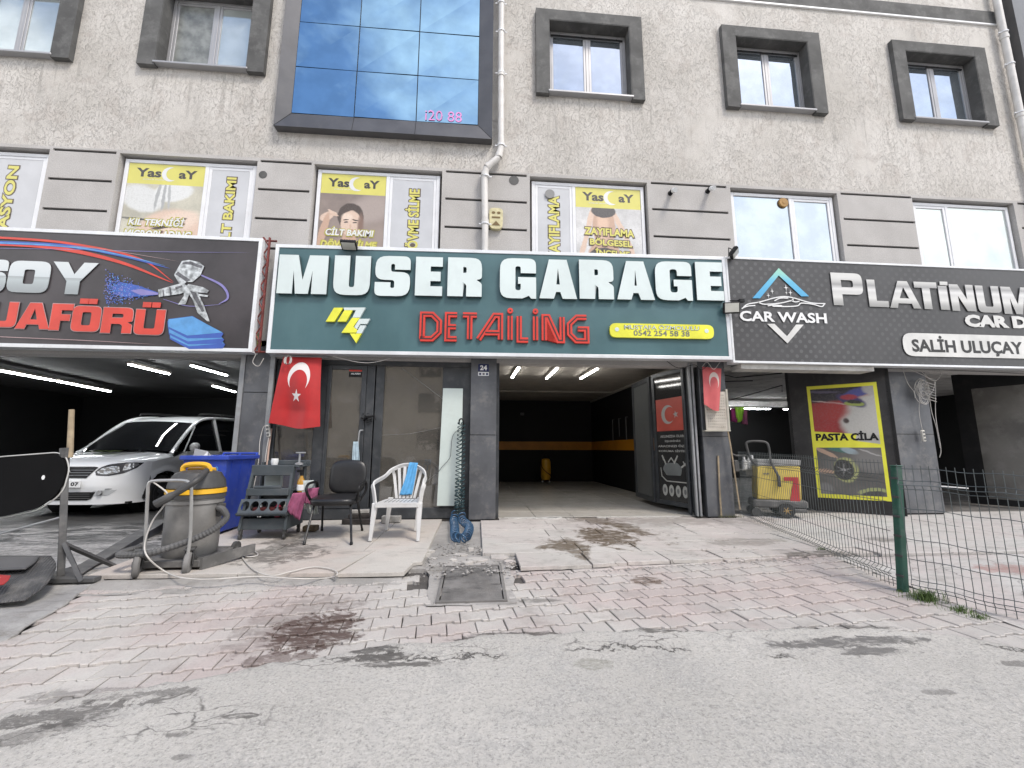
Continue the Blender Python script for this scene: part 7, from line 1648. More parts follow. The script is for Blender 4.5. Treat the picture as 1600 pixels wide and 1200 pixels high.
b = MB(); cushion(b, hw*.88, .215, .06, M_=CMx @ Matrix.Translation((.05, .24, zbk+.03)) @ Matrix.Rotation(R(80), 4, 'X')); b.build('backrest', M_VINYL, OC, smooth=True, sharp=0)
b = MB(CMx); b.rbox(.0, .06, .20, .225, .40, .60, .004); b.build('back_support', mat('chair_bracket', (.2,.15,.12), .6), OC)
for (p, sx, sy) in ((fl, -1, -1), (fr_, 1, -1), (rl, -1, 1), (rr2, 1, 1)):
    top = CMx @ Vector((sx*(hw-.05), sy*.15, zs-.05)); b = MB(); b.tube([Vector((p.x, p.y, -.008)), top], .0135, 8); b.build('leg', M_BTUBE, OC, smooth=True)
    b = MB(); b.tube([Vector((p.x, p.y, -.010)), Vector((p.x, p.y, -.008)).lerp(top, .05)], .017, 8); b.build('foot_cap', M_BLACK, OC)
for sx in (-1, 1):
    b = MB(CMx); b.tube(loft_path([(sx*(hw-.03), .17, zs-.04), (sx*(hw+.035), .19, zs+.09), (sx*(hw+.04), .14, zs+.19), (sx*(hw+.045), .0, zs+.20), (sx*(hw+.045), -.13, zs+.185), (sx*(hw+.04), -.18, zs+.12), (sx*(hw+.01), -.12, zs+.01), (sx*(hw-.02), -.08, zs-.04)], 5), .016, 8); b.build('armrest', M_BLACK, OC, smooth=True)
b = MB(CMx); b.rbox(-hw+.05, hw-.05, -.15, .16, zs-.06, zs-.045, .003); b.build('seat_frame', M_BTUBE, OC)

# ================================================================ white plastic armchair
M_MONO = mat('white_garden_plastic', (.60, .60, .595), .4, var=.04, dirt=.3, dcol=(.36,.34,.31))
f1, f2, r1, r2_ = G(578, 846, -.012), G(653, 846, -.012), G(603, 829, -.008), G(648, 830, -.008)
PC = empty('plastic_chair', ((f1.x+f2.x)/2, (f1.y+r1.y)/2, 0), 'white plastic garden armchair with a light blue cloth over its fan back', 'chair')
yF, yR = (f1.y+f2.y)/2, (r1.y+r2_.y)/2+.02; xm = (f1.x+f2.x)/2+.015; hwb = .28; zse = .42
def legp(p, q, w0=.018, w1=.032, name='leg'):
    p, q = Vector(p), Vector(q); b = MB(); b.hexa([(p.x-w0,p.y-w0,p.z),(p.x+w0,p.y-w0,p.z),(p.x+w0,p.y+w0,p.z),(p.x-w0,p.y+w0,p.z)], [(q.x-w1,q.y-w1,q.z),(q.x+w1,q.y-w1,q.z),(q.x+w1,q.y+w1,q.z),(q.x-w1,q.y+w1,q.z)]); b.build(name, M_MONO, PC, bevel=.008)
legp((f1.x, f1.y, -.01), (xm-hwb+.02, yF+.05, zse)); legp((f2.x, f2.y, -.01), (xm+hwb-.02, yF+.05, zse))
legp((r1.x, r1.y, -.006), (xm-.19, yR-.04, zse)); legp((r2_.x+.01, r2_.y, -.006), (xm+.19, yR-.04, zse))
b = MB(); b.prism(rpath([(-.255,0,.03),(.255,0,.03),(.21,.44,.05),(-.21,.44,.05)]), (xm, yF+.0, 0), (1,0,0), (0,1,0), (0,0,1), zse-.018, zse); b.prism(rpath([(-.255,0,.02),(.255,0,.02),(.25,.03,.0),(-.25,.03,0)]), (xm, yF-.002, 0), (1,0,0), (0,1,0), (0,0,1), zse-.05, zse-.019); b.build('seat', M_MONO, PC, bevel=.006)
for i in range(8):
    x = xm-.16+.045*i; b = MB(); b.rbox(x-.004, x+.004, yF+.08, yF+.36, zse+.001, zse+.003, .0008); b.build('seat_slot', M_VGREY, PC)
hoop = [(xm-hwb+.02, yF+.05, zse-.02), (xm-hwb+.0, yF+.04, zse+.12), (xm-hwb-.02, yF+.05, zse+.205), (xm-hwb-.01, yF+.14, zse+.235), (xm-.265, yR-.10, zse+.275), (xm-.21, yR+.03, zse+.345), (xm-.10, yR+.08, zse+.40), (xm, yR+.09, zse+.415)]
hoop = hoop+[(2*xm-p[0], p[1], p[2]) for p in reversed(hoop[:-1])]
def ribbon(keys, w, th, n=5):     # a band: w across its own plane
    P = loft_path(keys, n); b = MB(); m = len(P); cen = Vector((xm, (yF+yR)/2, zse+.1)); vs = []
    for i, p in enumerate(P):
        d = (P[min(i+1,m-1)]-P[max(i-1,0)]).normalized(); o = (p-cen); o -= d*o.dot(d); o.z *= .5; o.normalize(); s_ = d.cross(o).normalized()
        ww = w[min(len(w)-1, int(i/m*len(w)))] if hasattr(w, '__len__') else w
        for a_, b_ in ((-1,-1),(1,-1),(1,1),(-1,1)): vs.append(p+s_*a_*ww/2+o*b_*th/2)
    fs = [(i*4+j, i*4+(j+1) % 4, (i+1)*4+(j+1) % 4, (i+1)*4+j) for i in range(m-1) for j in range(4)]+[(3,2,1,0), tuple((m-1)*4+j for j in range(4))]
    b.add(vs, fs); return b
b = ribbon(hoop, .055, .022); o_ = b.build('back_and_arm_hoop', M_MONO, PC, smooth=True, bevel=.005)
for i in range(6):
    u = -1+2*i/5; x0_, x1_ = xm+u*.115, xm+u*.19; y1_ = yR+.08-.05*u*u; z1_ = zse+.41-.06*u*u
    b = MB(); P = loft_path([(x0_, yR-.03, zse-.01), (x0_+(x1_-x0_)*.35, yR+.005, zse+.13), (x0_+(x1_-x0_)*.75, yR+.045, zse+.28), (x1_, y1_, z1_-.01)], 4); w_ = .017
    for p in P:
        for (a_, c_) in ((-1,-1),(1,-1),(1,1),(-1,1)): b.v.append(Vector((p.x+a_*w_*(1+.3*(p.z-zse)), p.y+c_*.006, p.z)))
    for k_ in range(len(P)-1):
        for j in range(4): b.f.append([k_*4+j, k_*4+(j+1) % 4, (k_+1)*4+(j+1) % 4, (k_+1)*4+j]); b.k.append(0)
    b.build('back_slat', M_MONO, PC, smooth=True)
b = MB(); Bk = [(xm+.02,yR+.062,zse+.435),(xm+.10,yR+.055,zse+.428)]
keysA = [(xm+.03,yR+.10,zse+.36),(xm+.025,yR+.10,zse+.437),(xm+.02,yR+.055,zse+.434),(xm-.01,yR+.02,zse+.26),(xm-.05,yR-.02,zse+.12),(xm-.075,yR-.045,zse+.03)]
keysB = [(xm+.13,yR+.10,zse+.35),(xm+.125,yR+.10,zse+.43),(xm+.13,yR+.05,zse+.427),(xm+.115,yR+.01,zse+.26),(xm+.10,yR-.03,zse+.12),(xm+.085,yR-.05,zse+.035)]
A, B = loft_path(keysA, 5), loft_path(keysB, 5); N = len(A); b = MB(); K = 10
for i in range(N):
    for j in range(K+1): b.v.append(A[i].lerp(B[i], j/K)+Vector((0, -.012*math.sin(j*1.9+i*.12)-.006*math.sin(j*3.7), .0)))
for i in range(N-1):
    for j in range(K): b.f.append([i*(K+1)+j, (i+1)*(K+1)+j, (i+1)*(K+1)+j+1, i*(K+1)+j+1]); b.k.append(0)
o_ = tag(b.build('blue_cloth', M_BLUEC, smooth=True, sharp=0), 'light blue microfibre cloth draped over the white chair back', 'cloth'); s_ = o_.modifiers.new('th', 'SOLIDIFY'); s_.thickness = .005
# towel on the door handle
p = W(555, 690, -.09); cloth('hanging_towel', ((p.x-.03,-.08,p.z),(p.x+.04,-.075,p.z)), ((p.x-.03,-.1,p.z-.34),(p.x+.10,-.09,p.z-.42)), mat('pale_blue_towel', (.36,.46,.52), .9, var=.2, scale=10, bump=.3), 'pale blue towel hanging from the door handle behind the black chair', amp=.012, seed=12)
# bricks and offcuts behind the chairs
M_BRK = mat('grey_brick', (.30,.29,.27), .9, var=.3, scale=9, bump=.5); M_OFF = mat('charred_timber', (.035,.03,.028), .85, var=.4, scale=9, bump=.5); M_BRN = mat('brown_offcut', (.10,.075,.045), .85, var=.4, scale=9, bump=.5)
for i, (px, py, yy, w, h, d_, m_, nm, lab) in enumerate(((560,802,-.35,.42,.07,.12,M_OFF,'timber_offcut','long charred timber offcut lying at the bottom of the pile behind the black chair'), (563,792,-.28,.3,.06,.12,M_OFF,'timber_offcut','second dark timber offcut stacked on the long one behind the chairs'), (563,785,-.26,.26,.05,.11,M_BRK,'stone_piece','flat grey stone on top of the timber pile behind the chairs'),
        (604,797,-.3,.12,.10,.12,M_BRK,'stone_piece','small grey rubble block right of the timber pile'), (616,796,-.25,.2,.09,.1,M_BRK,'stone_piece','flat pale brick seen between the legs of the white chair'), (486,821,-.85,.17,.07,.12,M_BRN,'timber_offcut','short brown wood block under the left side of the black chair'))):
    p = W(px, py, yy); z0 = {0:.0,1:.071,2:.132,3:0,4:0,5:0}[i]; b = MB(Matrix.Translation((p.x, yy, z0)) @ Matrix.Rotation(R(random.uniform(-9, 9)), 4, 'Z')); b.rbox(-w/2, w/2, -d_/2, d_/2, 0, h, .008); tag(b.build(nm, m_), lab, 'offcut' if 'timber' in nm else 'stone')
# pale board leaning behind the air hose
P = [W(687,790,.0), W(719.5,790,.0), W(719.5,607.5,.02), W(692.5,606.7,.02)]
b = MB(); x0_, x1_ = (P[0].x+P[3].x)/2-.02, P[1].x; b.hexa([(x0_-.02,-.035,P[0].z),(x1_,-.035,P[0].z),(x1_,-.02,P[0].z),(x0_-.02,-.02,P[0].z)], [(x0_+.02,.010,P[3].z),(x1_,.010,P[3].z),(x1_,.022,P[3].z),(x0_+.02,.022,P[3].z)])
tag(b.build('leaning_board', mat('pale_mint_board', (.55,.62,.59), .4, var=.05, dirt=.2, dcol=(.42,.45,.42)), bevel=.002), 'tall narrow pale mint board leaning on the shop glass next to the pillar', 'board')
cord('black_cable', [W(720,668,-.03), W(708,680,-.04), W(705,700,-.045), W(703,715,-.045), W(692,728,-.045), W(685,737,-.04)], .004, M_BLACK, 'thin black cable drooping across the pale board', 'cable')

# coiled air hose
M_AIR = mat('teal_air_hose', (.008,.045,.055), .35, var=.15, coat=.3); M_AIRB = mat('blue_air_hose', (.014,.065,.14), .35, var=.2, coat=.3, dirt=.15)
def helix(keys, r_, turns, th, n=12, seg=10):
    P = loft_path(keys, seg); L = [0]
    for i in range(1, len(P)): L.append(L[-1]+(P[i]-P[i-1]).length)
    N = int(turns*n); out_ = []; up_ = Vector((1, 0, 0))
    for k_ in range(N+1):
        s_ = L[-1]*k_/N; i = max(0, min(len(P)-2, next((j for j in range(len(L)-1) if L[j+1] >= s_), len(P)-2))); t = (s_-L[i])/max(1e-6, L[i+1]-L[i]); c = P[i].lerp(P[i+1], t); d = (P[i+1]-P[i]).normalized()
        a = d.cross(up_); a = a.normalized() if a.length > .05 else Vector((0,1,0)); bb__ = d.cross(a).normalized(); an = 2*math.pi*k_/n; out_.append(c+a*math.cos(an)*r_+bb__*math.sin(an)*r_)
    return out_
hx = W(722, 668, -.12).x; zt_h = W(722, 660, -.12).z
AH = empty('air_hose', (hx, -.15, 0), 'coiled teal and blue air hose hanging beside the pillar and bunched on the ground below', 'hose')
b = MB(); b.tube(helix([(hx-.035,-.13,zt_h),(hx-.05,-.14,.8),(hx-.06,-.15,.14)], .032, 22, .005), .0068, 5); b.tube(helix([(hx+.015,-.14,zt_h),(hx+.02,-.15,.8),(hx+.015,-.17,.14)], .032, 21, .005), .0068, 5)
b.tube(helix([(hx-.03,-.12,.62),(hx-.05,-.14,.3),(hx-.06,-.15,.10)], .040, 12, .005), .0055, 5); b.tube(helix([(hx+.02,-.12,.5),(hx+.02,-.14,.3),(hx+.02,-.17,.10)], .040, 9, .005), .0055, 5); b.build('hanging_coil', M_AIR, AH, smooth=True, sharp=0)
yE = G(718, 845, -.0).y
xa_, xb_ = W(708,835,yE).x, W(731,835,yE).x; xq0, xq1 = hx-.075, hx+.02
b = MB(); b.tube(helix([(xq0,-.16,.10),(xq0-.01,-.35,.03),(xa_-.02,-.8,.02),(xa_+.01,yE+.25,.02),((xa_+xb_)/2-.04,yE+.07,.02),((xa_+xb_)/2+.04,yE+.07,.02),(xb_-.01,yE+.25,.02),(xb_+.0,-.8,.02),(xq1+.02,-.35,.03),(xq1,-.17,.10)], .052, 27, .005, 14, 8), .0105, 6); b.build('ground_coil', M_AIRB, AH, smooth=True, sharp=0)
b = MB(); b.tube(loft_path([(hx-.05,-.1,zt_h-.02),(hx-.04,-.13,zt_h+.04),(hx+.0,-.14,zt_h+.05),(hx+.02,-.12,zt_h-.02),(hx+.0,-.09,zt_h-.2)], 5), .012, 8); b.build('hose_end', M_BLACK, AH, smooth=True)

# ================================================================ flags
def flag_material(name, red, white, cx, cy, r_, so):
    m = bpy.data.materials.new(name); t = NT(m); tcn = t.n.new('ShaderNodeTexCoord'); o = t.xyz(tcn.outputs['UV'])
    def circ(x, y, r):
        dx = t.m('SUBTRACT', o[0], x); dy = t.m('MULTIPLY', t.m('SUBTRACT', o[1], y), 1.25); return t.m('LESS_THAN', t.m('SQRT', t.m('ADD', t.m('MULTIPLY', dx, dx), t.m('MULTIPLY', dy, dy))), r)
    c = t.m('MULTIPLY', circ(cx, cy, r_), t.m('SUBTRACT', 1.0, circ(cx+.0, cy-r_*.25, r_*.8)))
    sx, sy, sr_ = cx-.01, cy-r_*so, r_*.44
    dx = t.m('SUBTRACT', o[0], sx); dy = t.m('MULTIPLY', t.m('SUBTRACT', o[1], sy), 1.25); rr_ = t.m('DIVIDE', t.m('SQRT', t.m('ADD', t.m('MULTIPLY', dx, dx), t.m('MULTIPLY', dy, dy))), sr_)
    an = t.m('ARCTAN2', dx, dy); fo = t.m('PINGPONG', an, math.pi/5)
    # fold so that a tip is at 0
    ins = t.m('LESS_THAN', t.m('MULTIPLY', rr_, t.m('ADD', t.m('MULTIPLY', t.m('COSINE', fo), .2245), t.m('MULTIPLY', t.m('SINE', fo), .691))), .2245)
    f = t.m('MAXIMUM', c, ins)
    t.set(t.b.inputs['Base Color'], t.mix(f, t.mix(t.ramp(t.noise(5), .3, .7), tuple(x*.85 for x in red), red), white)); t.b.inputs['Roughness'].default_value = .65
    t.b.inputs['Sheen Weight'].default_value = .2; t.bump(t.noise(400, 2), .05, .002); return m
def flag(name, tl_, tr_, bl_, br_, m_, label, parent=None, n=34, k_=40, amp=.03, seed=1, fold=1.0):
    TL, TR, BL, BR = map(Vector, (tl_, tr_, bl_, br_)); b = MB(); b.uv = []
    for j in range(k_+1):
        t = j/k_
        for i in range(n+1):
            u = i/n; p = TL.lerp(TR, u).lerp(BL.lerp(BR, u), t)
            w = math.sin(u*9.5+t*1.2)*.5+math.sin(u*5.1+2+t*2)*.5
            drape = math.exp(-((u-.52)/.30)**2)*math.sin(min(1, t*1.3)*math.pi)*.5
            p.y += -amp*(w*(.3+.9*t)*(1-.5*math.exp(-((u-.5)/.2)**2))+drape*2*fold)-.02*t
            p.z += -.03*math.sin(u*math.pi)*t*fold+.012*math.sin(u*7)*t; b.v.append(p); b.uv.append((u, 1-t))
    for j in range(k_):
        for i in range(n): b.f.append([j*(n+1)+i, (j+1)*(n+1)+i, (j+1)*(n+1)+i+1, j*(n+1)+i+1]); b.k.append(0)
    return tag(b.build(name, m_, parent, smooth=True, sharp=0), label, 'flag')
M_FLAG = flag_material('red_flag_cloth', (.42,.009,.010), (.66,.63,.62), .50, .70, .27, .98)
yfL = -.16
flag('turkish_flag', W(443,558,-.14), W(503,557,-.14), W(421,661,-.22), W(500,667,-.22), M_FLAG, 'large bright red flag with white crescent and star hanging at the left of the shopfront', seed=2, amp=.065, fold=1.4)
b = MB(); b.tube([W(422,556,-.15), W(512,558,-.15)], .010, 6); b.build('flag_rod', M_STEELL, None)
bpy.data.objects['flag_rod']['label'] = 'thin steel rod under the teal sign carrying the large flag'; bpy.data.objects['flag_rod']['category'] = 'rod'
c = W(450, 563, -.26); b = MB()
for i in range(4): b.tube(loft_path([c+Vector((-.0,0,.08)), c+Vector((-.028-.008*i,.0,.03)), c+Vector((-.026-.008*i,0,-.04)), c+Vector((-.005,0,-.06)), c+Vector((.022+.006*i,0,-.04)), c+Vector((.03+.007*i,0,.02)), c+Vector((.02,0,.07))], 4, closed=False), .006, 5)
tag(b.build('cable_tie_loop', M_CORD, smooth=True, sharp=0), 'bundle of white cable loops hanging in front of the top of the large flag', 'cable')
M_FLAG2 = flag_material('faded_flag_cloth', (.50,.085,.09), (.55,.46,.42), .62, .68, .27, 9.0)
flag('faded_flag', W(1097,573,-.16), W(1127,576,-.16), W(1099,632,-.2), W(1123,643,-.2), M_FLAG2, 'small faded pink-red flag bunched over the perforated tray on the right column', amp=.02, n=20, k_=24, fold=.6)
cord('tying_cord', [W(1097,573,-.2), W(1105,566,-.22), W(1115,577,-.24), W(1125,566,-.22), W(1131,560,-.24)], .004, M_CORD, 'thin cord tying up the faded flag')
# perforated tray on the column
y_t = -.14; tp = Board((W(1104,672,y_t).x, y_t, W(1104,672,y_t).z), (1, -.12, 0)); wv = tp.uvpt(1138, 672)[0]; hv = tp.uvpt(1120, 612)[1]
PT = empty('perforated_tray', W(1120,640,y_t), 'dirty white perforated plastic tray hung on the right column below the faded flag', 'tray')
b = MB(); hl_ = [ell(wv*(.12+.095*i), hv*(.08+.075*j), .008, .008, 6) for i in range(9) for j in range(12)]
tp.p(b, rpath([(0,0,.02),(wv,0,.02),(wv,hv,.02),(0,hv,.02)]), -.02, 0, holes=hl_); b.build('tray_plate', mat('dirty_cream_plastic', (.50,.46,.40), .5, var=.15, dirt=.5, dcol=(.3,.25,.2)), PT)
b = MB(); tp.p(b, rect(.01,.01,wv-.01,hv-.01), -.08, -.03); b.build('tray_back', M_GROOVE, PT)
b = MB(); tp.p(b, rect(-.03,-.02,wv+.03,0), -.09, .02); tp.p(b, rect(wv,0,wv+.03,hv+.04), -.09, .01); b.build('tray_edge', mat('cream_edge', (.42,.40,.34), .5), PT)
# small things at the right column
b = MB(); b.tube([W(1122,712,-.05), W(1124,760,-.06), W(1127,806,-.06)], .014, 6); tag(b.build('wooden_lath', M_WOOD), 'thin pale lath standing against the right steel column', 'lath')
b = MB(); rg = random.Random(6)
for i in range(70):
    x = rg.uniform(3.86, 4.25); y = rg.uniform(-.14,-.04); a = rg.uniform(0, 6.3); h = rg.uniform(.02,.07); b.add([(x,y,-.01),(x+.004,y,-.01),(x+.03*math.cos(a),y+.03*math.sin(a),h)], [(0,1,2)])
tag(b.build('weeds', mat('dry_weed', (.16,.16,.07), .8, var=.3)), 'dry weeds at the foot of the right column', 'weeds', kind='stuff')
# plastic strip curtain edge beside the right column
b = MB(); b.rbox(W(1088,800,.0).x, W(1091,800,0).x, -.02, .03, 0, 2.5, .003); b.rbox(W(1093,800,.0).x, W(1096,800,0).x, -.03, .02, 0, 2.5, .003); b.build('door_track', M_STEELL, FD)

# ================================================================ right bay
for (a1, b1_, c1_, d1_, m_, lab, sd) in (((1141,637),(1150,637),(1143,658),(1150,660), mat('magenta_cloth', (.30,.04,.16), .9, var=.3), 'magenta cloth, leftmost of the cloths hung in the right bay', 3), ((1148,636),(1163,636),(1153,660),(1166,656), mat('lime_cloth', (.25,.52,.04), .9, var=.15), 'lime green cloth hung between two magenta cloths', 5), ((1162,640),(1168,642),(1160,662),(1168,664), mat('mauve_cloth', (.24,.07,.13), .9, var=.3), 'mauve cloth, rightmost of the hung cloths', 7)):
    yk = .5-.02*sd; cloth('cloth', (W(*a1,yk), W(*b1_,yk)), (W(*c1_,yk), W(*d1_,yk)), m_, lab, amp=.03, seed=sd)
b = MB(); b.tube([W(1136,637,.42), W(1172,640,.42)], .006, 5); tag(b.build('clothes_line', M_CORD), 'thin line holding the small cloths in the right bay', 'line')
b = MB(); b.tube([W(1137,672,-.12), W(1142,700,-.12), W(1156,796,-.12)], .012, 8); tag(b.build('wooden_pole', M_WOOD, smooth=True), 'long thin pole leaning by the fence end next to the right column', 'pole')
b = MB(); b.tube([W(424,670,-.05), W(420,700,-.1), W(413,764,-.22)], .014, 8); tag(b.build('broom_handle', mat('pinkish_wood', (.42,.30,.25), .7), smooth=True), 'pinkish wooden broom handle leaning between the steel column and the flag', 'broom')
def power_strip(px0, py0, px1, py1, y, label, cordkeys, w=.055):
    A, B = W(px0, py0, y), W(px1, py1, y); t_ = empty('power_strip', B, label, 'power strip'); d = (B-A); L = d.length; d.normalize(); bd_ = Board(A, (d.z*-1, 0, d.x) if False else Vector((0,0,1)).cross(Vector((0,1,0)))*-1 if False else Vector((1,0,0)), (0,0,1))
    M_ = Matrix.Translation(A) @ Matrix.Rotation(math.atan2(d.x, -d.z), 4, 'Y').inverted()
    b = MB(M_); b.rbox(-w/2, w/2, -.02, .02, -L, 0, .01); b.build('casing', mat('ivory_plastic', (.62,.60,.54), .45, dirt=.15), t_)
    for i in range(3):
        b = MB(M_); z_ = -L*(.2+.3*i); b.lathe([(0,-.003),(.019,-.003),(.019,.0),(0,0)], (0,-.021,z_), 12, 'y'); b.build('socket', M_DIM, t_)
    b = MB(); b.tube(loft_path(cordkeys, 6), .005, 6); b.build('cord', M_CORD, t_, smooth=True, sharp=0)
power_strip(418, 664, 420, 683, -.12, 'white power strip hanging at the left of the flag with its cord looped down', [W(416,664,-.12), W(411,669,-.12), W(406,690,-.14), W(404,720,-.2), W(396,764,-.3)])
cord('white_cord', [W(420,683,-.12), W(417,700,-.15), W(414,724,-.2), W(416,745,-.3)], .005, M_CORD, 'white cord hanging straight below the power strip by the flag')
# poster leaf in the right bay
PL_ = empty('poster_door', (6.5, .5, 0), 'tall black folding door leaf with a yellow bordered car polishing poster reading PASTA CİLA', 'door')
A = Vector((W(1252,780,.8).x, .8, 0)); B = Vector((W(1391,790,0).x, 0, 0)); A.z = B.z = 0
u = (B-A); Lw = u.length; pb = Board(A, u); o0 = pb.uvpt(1237, 700)[0]; o1 = pb.uvpt(1404, 700)[0]; ztop = pb.uvpt(1320, 594)[1]
b = MB(); pb.p(b, rect(o0, -.02, o1, 2.6), -.05, 0); b.build('leaf_frame', mat('black_door_frame', (.022,.021,.022), .5, var=.3, dirt=.3, dcol=(.08,.075,.07)), PL_)
for uu in (o0+.01, o1-.05):
    b = MB(); pb.p(b, rect(uu, -.01, uu+.04, 2.59), .001, .012); b.build('stile', M_BLACK, PL_)
q = pb.uvpt
pu0, pu1 = (q(1257,604)[0]+q(1281,774)[0])/2, (q(1371,597)[0]+q(1392,787)[0])/2; pv0, pv1 = (q(1281,774)[1]+q(1392,787)[1])/2, (q(1257,604)[1]+q(1371,597)[1])/2
def pq(px, py): return q(px, py)
PMt = [M_YELLOW, mat('poster_red', (.38,.02,.02), .4, var=.2), mat('poster_pale', (.46,.45,.42), .4, var=.12, dirt=.2), M_BLACK, mat('poster_violet', (.10,.06,.18), .4, var=.5, scale=8), mat('poster_lime', (.45,.50,.15), .4), mat('poster_grey', (.13,.125,.12), .4, var=.35, scale=4, dirt=.3, dcol=(.25,.24,.23)), P_SKIN, mat('poster_teal', (.04,.16,.16), .4), mat('poster_glass', (.35,.42,.45), .3), M_WHITE, mat('poster_wheel', (.04,.04,.04), .4, var=.6, scale=30)]
Y_, R_, PA, BK, VI, LI, GY, SKN, TE, GLS, WHT, WHL = range(12)
b = MB(); uw, vh = pu1-pu0, pv1-pv0
S_ = lambda a, c: (pu0+uw*a, pv0+vh*c)
pb.p(b, [S_(0,0), S_(1,0), S_(1,1), S_(0,1)], .002, .004, k=Y_)
P_ = lambda L, d, k: pb.p(b, [S_(*p) for p in L], d, k=k)
pw_, ztp_ = (pb.u.x*uw), pb.O.z+pv1
fx_ = pb.at(pu0, 0).x
pic1 = soft_picture('poster_photo_top', (0.30, 0.02, 0.022), [(.10,.12,.75,.20,0,(.02,.018,.03),.3),(.2,.12,.26,.022,4,(.10,.09,.16),.8),(.36,.33,.30,.015,10,(.50,.42,.42),.8),(.95,.62,.52,.42,-20,(.50,.49,.46),.25),(.62,.30,.22,.09,28,(.04,.03,.12),.4),(.74,.16,.22,.075,-14,(.06,.07,.28),.4),(.60,.24,.12,.05,0,(.35,.03,.05),.5),(.93,.10,.14,.12,0,(.42,.41,.40),.4),
    (.66,.36,.14,.045,8,(.30,.36,.08),.25),(.66,.33,.10,.03,8,(.02,.02,.02),.4),(.30,.48,.26,.16,0,(.34,.03,.03),.8),(.52,.66,.04,.05,0,(.05,.03,.03),.8)], fx_, ztp_, xs=1/max(.2, pw_))
pic2 = soft_picture('poster_photo_bottom', (0.115, 0.11, 0.105), [(.18,1.22,.20,.035,30,(.46,.32,.24),.4),(.14,1.55,.16,.045,6,(.42,.29,.22),.4),(.36,1.16,.17,.05,14,(.05,.15,.13),.35),(.52,1.19,.13,.05,18,(.30,.38,.42),.4),(.44,1.52,.175,.215,0,(.36,.38,.16),.2),(.41,1.52,.145,.18,0,(.03,.03,.03),.15),(.41,1.52,.11,.014,30,(.18,.18,.18),.5),(.41,1.52,.11,.014,100,(.18,.18,.18),.5),(.41,1.52,.11,.014,165,(.18,.18,.18),.5),(.41,1.52,.03,.03,0,(.30,.30,.30),.4),
    (.78,1.35,.22,.20,30,(.19,.185,.18),.8),(.80,1.22,.16,.012,24,(.40,.39,.38),.8),(.76,1.88,.19,.06,-8,(.33,.36,.16),.3),(.77,1.92,.16,.05,-8,(.06,.06,.06),.3),(.12,1.86,.12,.10,0,(.20,.20,.20),.6)], fx_, ztp_, xs=1/max(.2, pw_))
PMt += [pic1, pic2]
P_([(.05,.585),(.95,.545),(.95,.97),(.05,.97)], .0050, 12)
P_([(.62,.50),(.95,.47),(.95,.56),(.66,.57)], .0046, PA)
text_on(b, pb, 'PASTA CİLA', pu0+uw*.06, pv0+vh*.50, pu1-uw*.06, pv0+vh*.585, .0075, .05, k=BK)
P_([(.05,.035),(.95,.035),(.95,.44),(.05,.44)], .005, 13)
b.build('poster', PMt, PL_)
# grey leaf far right
GL = empty('grey_door', (9, .9, 0), 'grey glazed folding door leaf in a black frame at the right edge, behind the fence', 'door')
A = W(1520, 770, 1.2); A.z = 0; B = Vector((W(1660,800,.2).x, .2, 0)); gb = Board(A, B-A); L_ = (B-A).length
b = MB(); gb.p(b, rect(-.05, 0, L_, 2.62), -.05, 0); b.build('leaf_frame', M_BLACK, GL)
b = MB(); g1 = gb.uvpt(1536, 700)[0]; gb.p(b, rect(g1-.03, gb.uvpt(1560,776)[1]-.05, L_-.02, gb.uvpt(1560, 604)[1]), .001, .006); b.build('leaf_panel', mat('dull_grey_film', (.13,.125,.115), .45, var=.3, scale=1.5, dirt=.5, dcol=(.22,.21,.2)), GL)
# cable coil and strip on the right column
yk = .04; cc = W(1441, 612, yk); CC = empty('cable_coil', cc, 'tangled grey-white cable coil hung high on the right column under the charcoal sign', 'cable')
rg = random.Random(11); b = MB()
for i in range(11):
    r_ = rg.uniform(.09,.15); ox, oz = rg.uniform(-.04,.04), rg.uniform(-.12,.1); b.tube([(cc.x-.05+ox+r_*math.cos(R(a))*.8, yk-.02-.006*i, cc.z+oz+r_*math.sin(R(a))*1.15) for a in range(0, 360, 20)], .0055, 5, closed=True)
b.build('loops', M_CORD, CC, smooth=True, sharp=0)
b = MB()
for i in range(7): z_ = cc.z+.16-.05*i; b.tube([(cc.x-.02, yk-.09, z_), (cc.x+.13, yk-.10, z_-.05)], .006, 5)
b.build('windings', M_CORD, CC, smooth=True, sharp=0)
power_strip(1441, 672, 1444, 690, .03, 'white three-socket strip hanging on its cord from the coil on the right column', [W(1428,608,.0), W(1431,598,.0), W(1440,594,.0), W(1436,640,.02), W(1441,672,.03)], .06)
for i, (ks, lab) in enumerate((((( 1409,572),(1418,598),(1428,612),(1430,622)), 'left wire drooping from the charcoal sign to the cable coil'), (((1440,594),(1450,600),(1455,640),(1463,668),(1469,700)), 'grey wire running down the face of the right column'), (((1432,573),(1450,590),(1461,597),(1462,650),(1470,700),(1468,715)), 'longest wire hanging free at the right edge of the column'), (((1405,571),(1440,585),(1460,595),(1470,585),(1468,572)), 'short wire tangle just under the charcoal sign'), (((1461,597),(1458,610),(1450,618),(1445,612)), 'wire looped back into the cable coil'))):
    cord('hanging_wire', [W(*k_, -.02-.01*i) for k_ in ks], .0048, M_CORD, lab, 'wire')
for i, (ks, lab) in enumerate((((( 400,553),(395,566),(404,572),(412,560)), 'pale wire loop at the left lower corner of the teal sign'), (((520,557),(560,566),(585,566),(610,560)), 'sagging wire below the teal sign left of the pillar'), (((1040,563),(1060,575),(1085,570),(1096,578),(1110,566)), 'dark cable tangle under the right end of the teal sign'), (((1200,570),(1300,577),(1400,576),(1500,579),(1600,584)), 'long dark cable strung below the charcoal sign'))):
    cord('loose_wire', [W(*k_, -.2-.01*i) for k_ in ks], .005, M_CORD if i < 2 else M_BLACK, lab, 'wire')
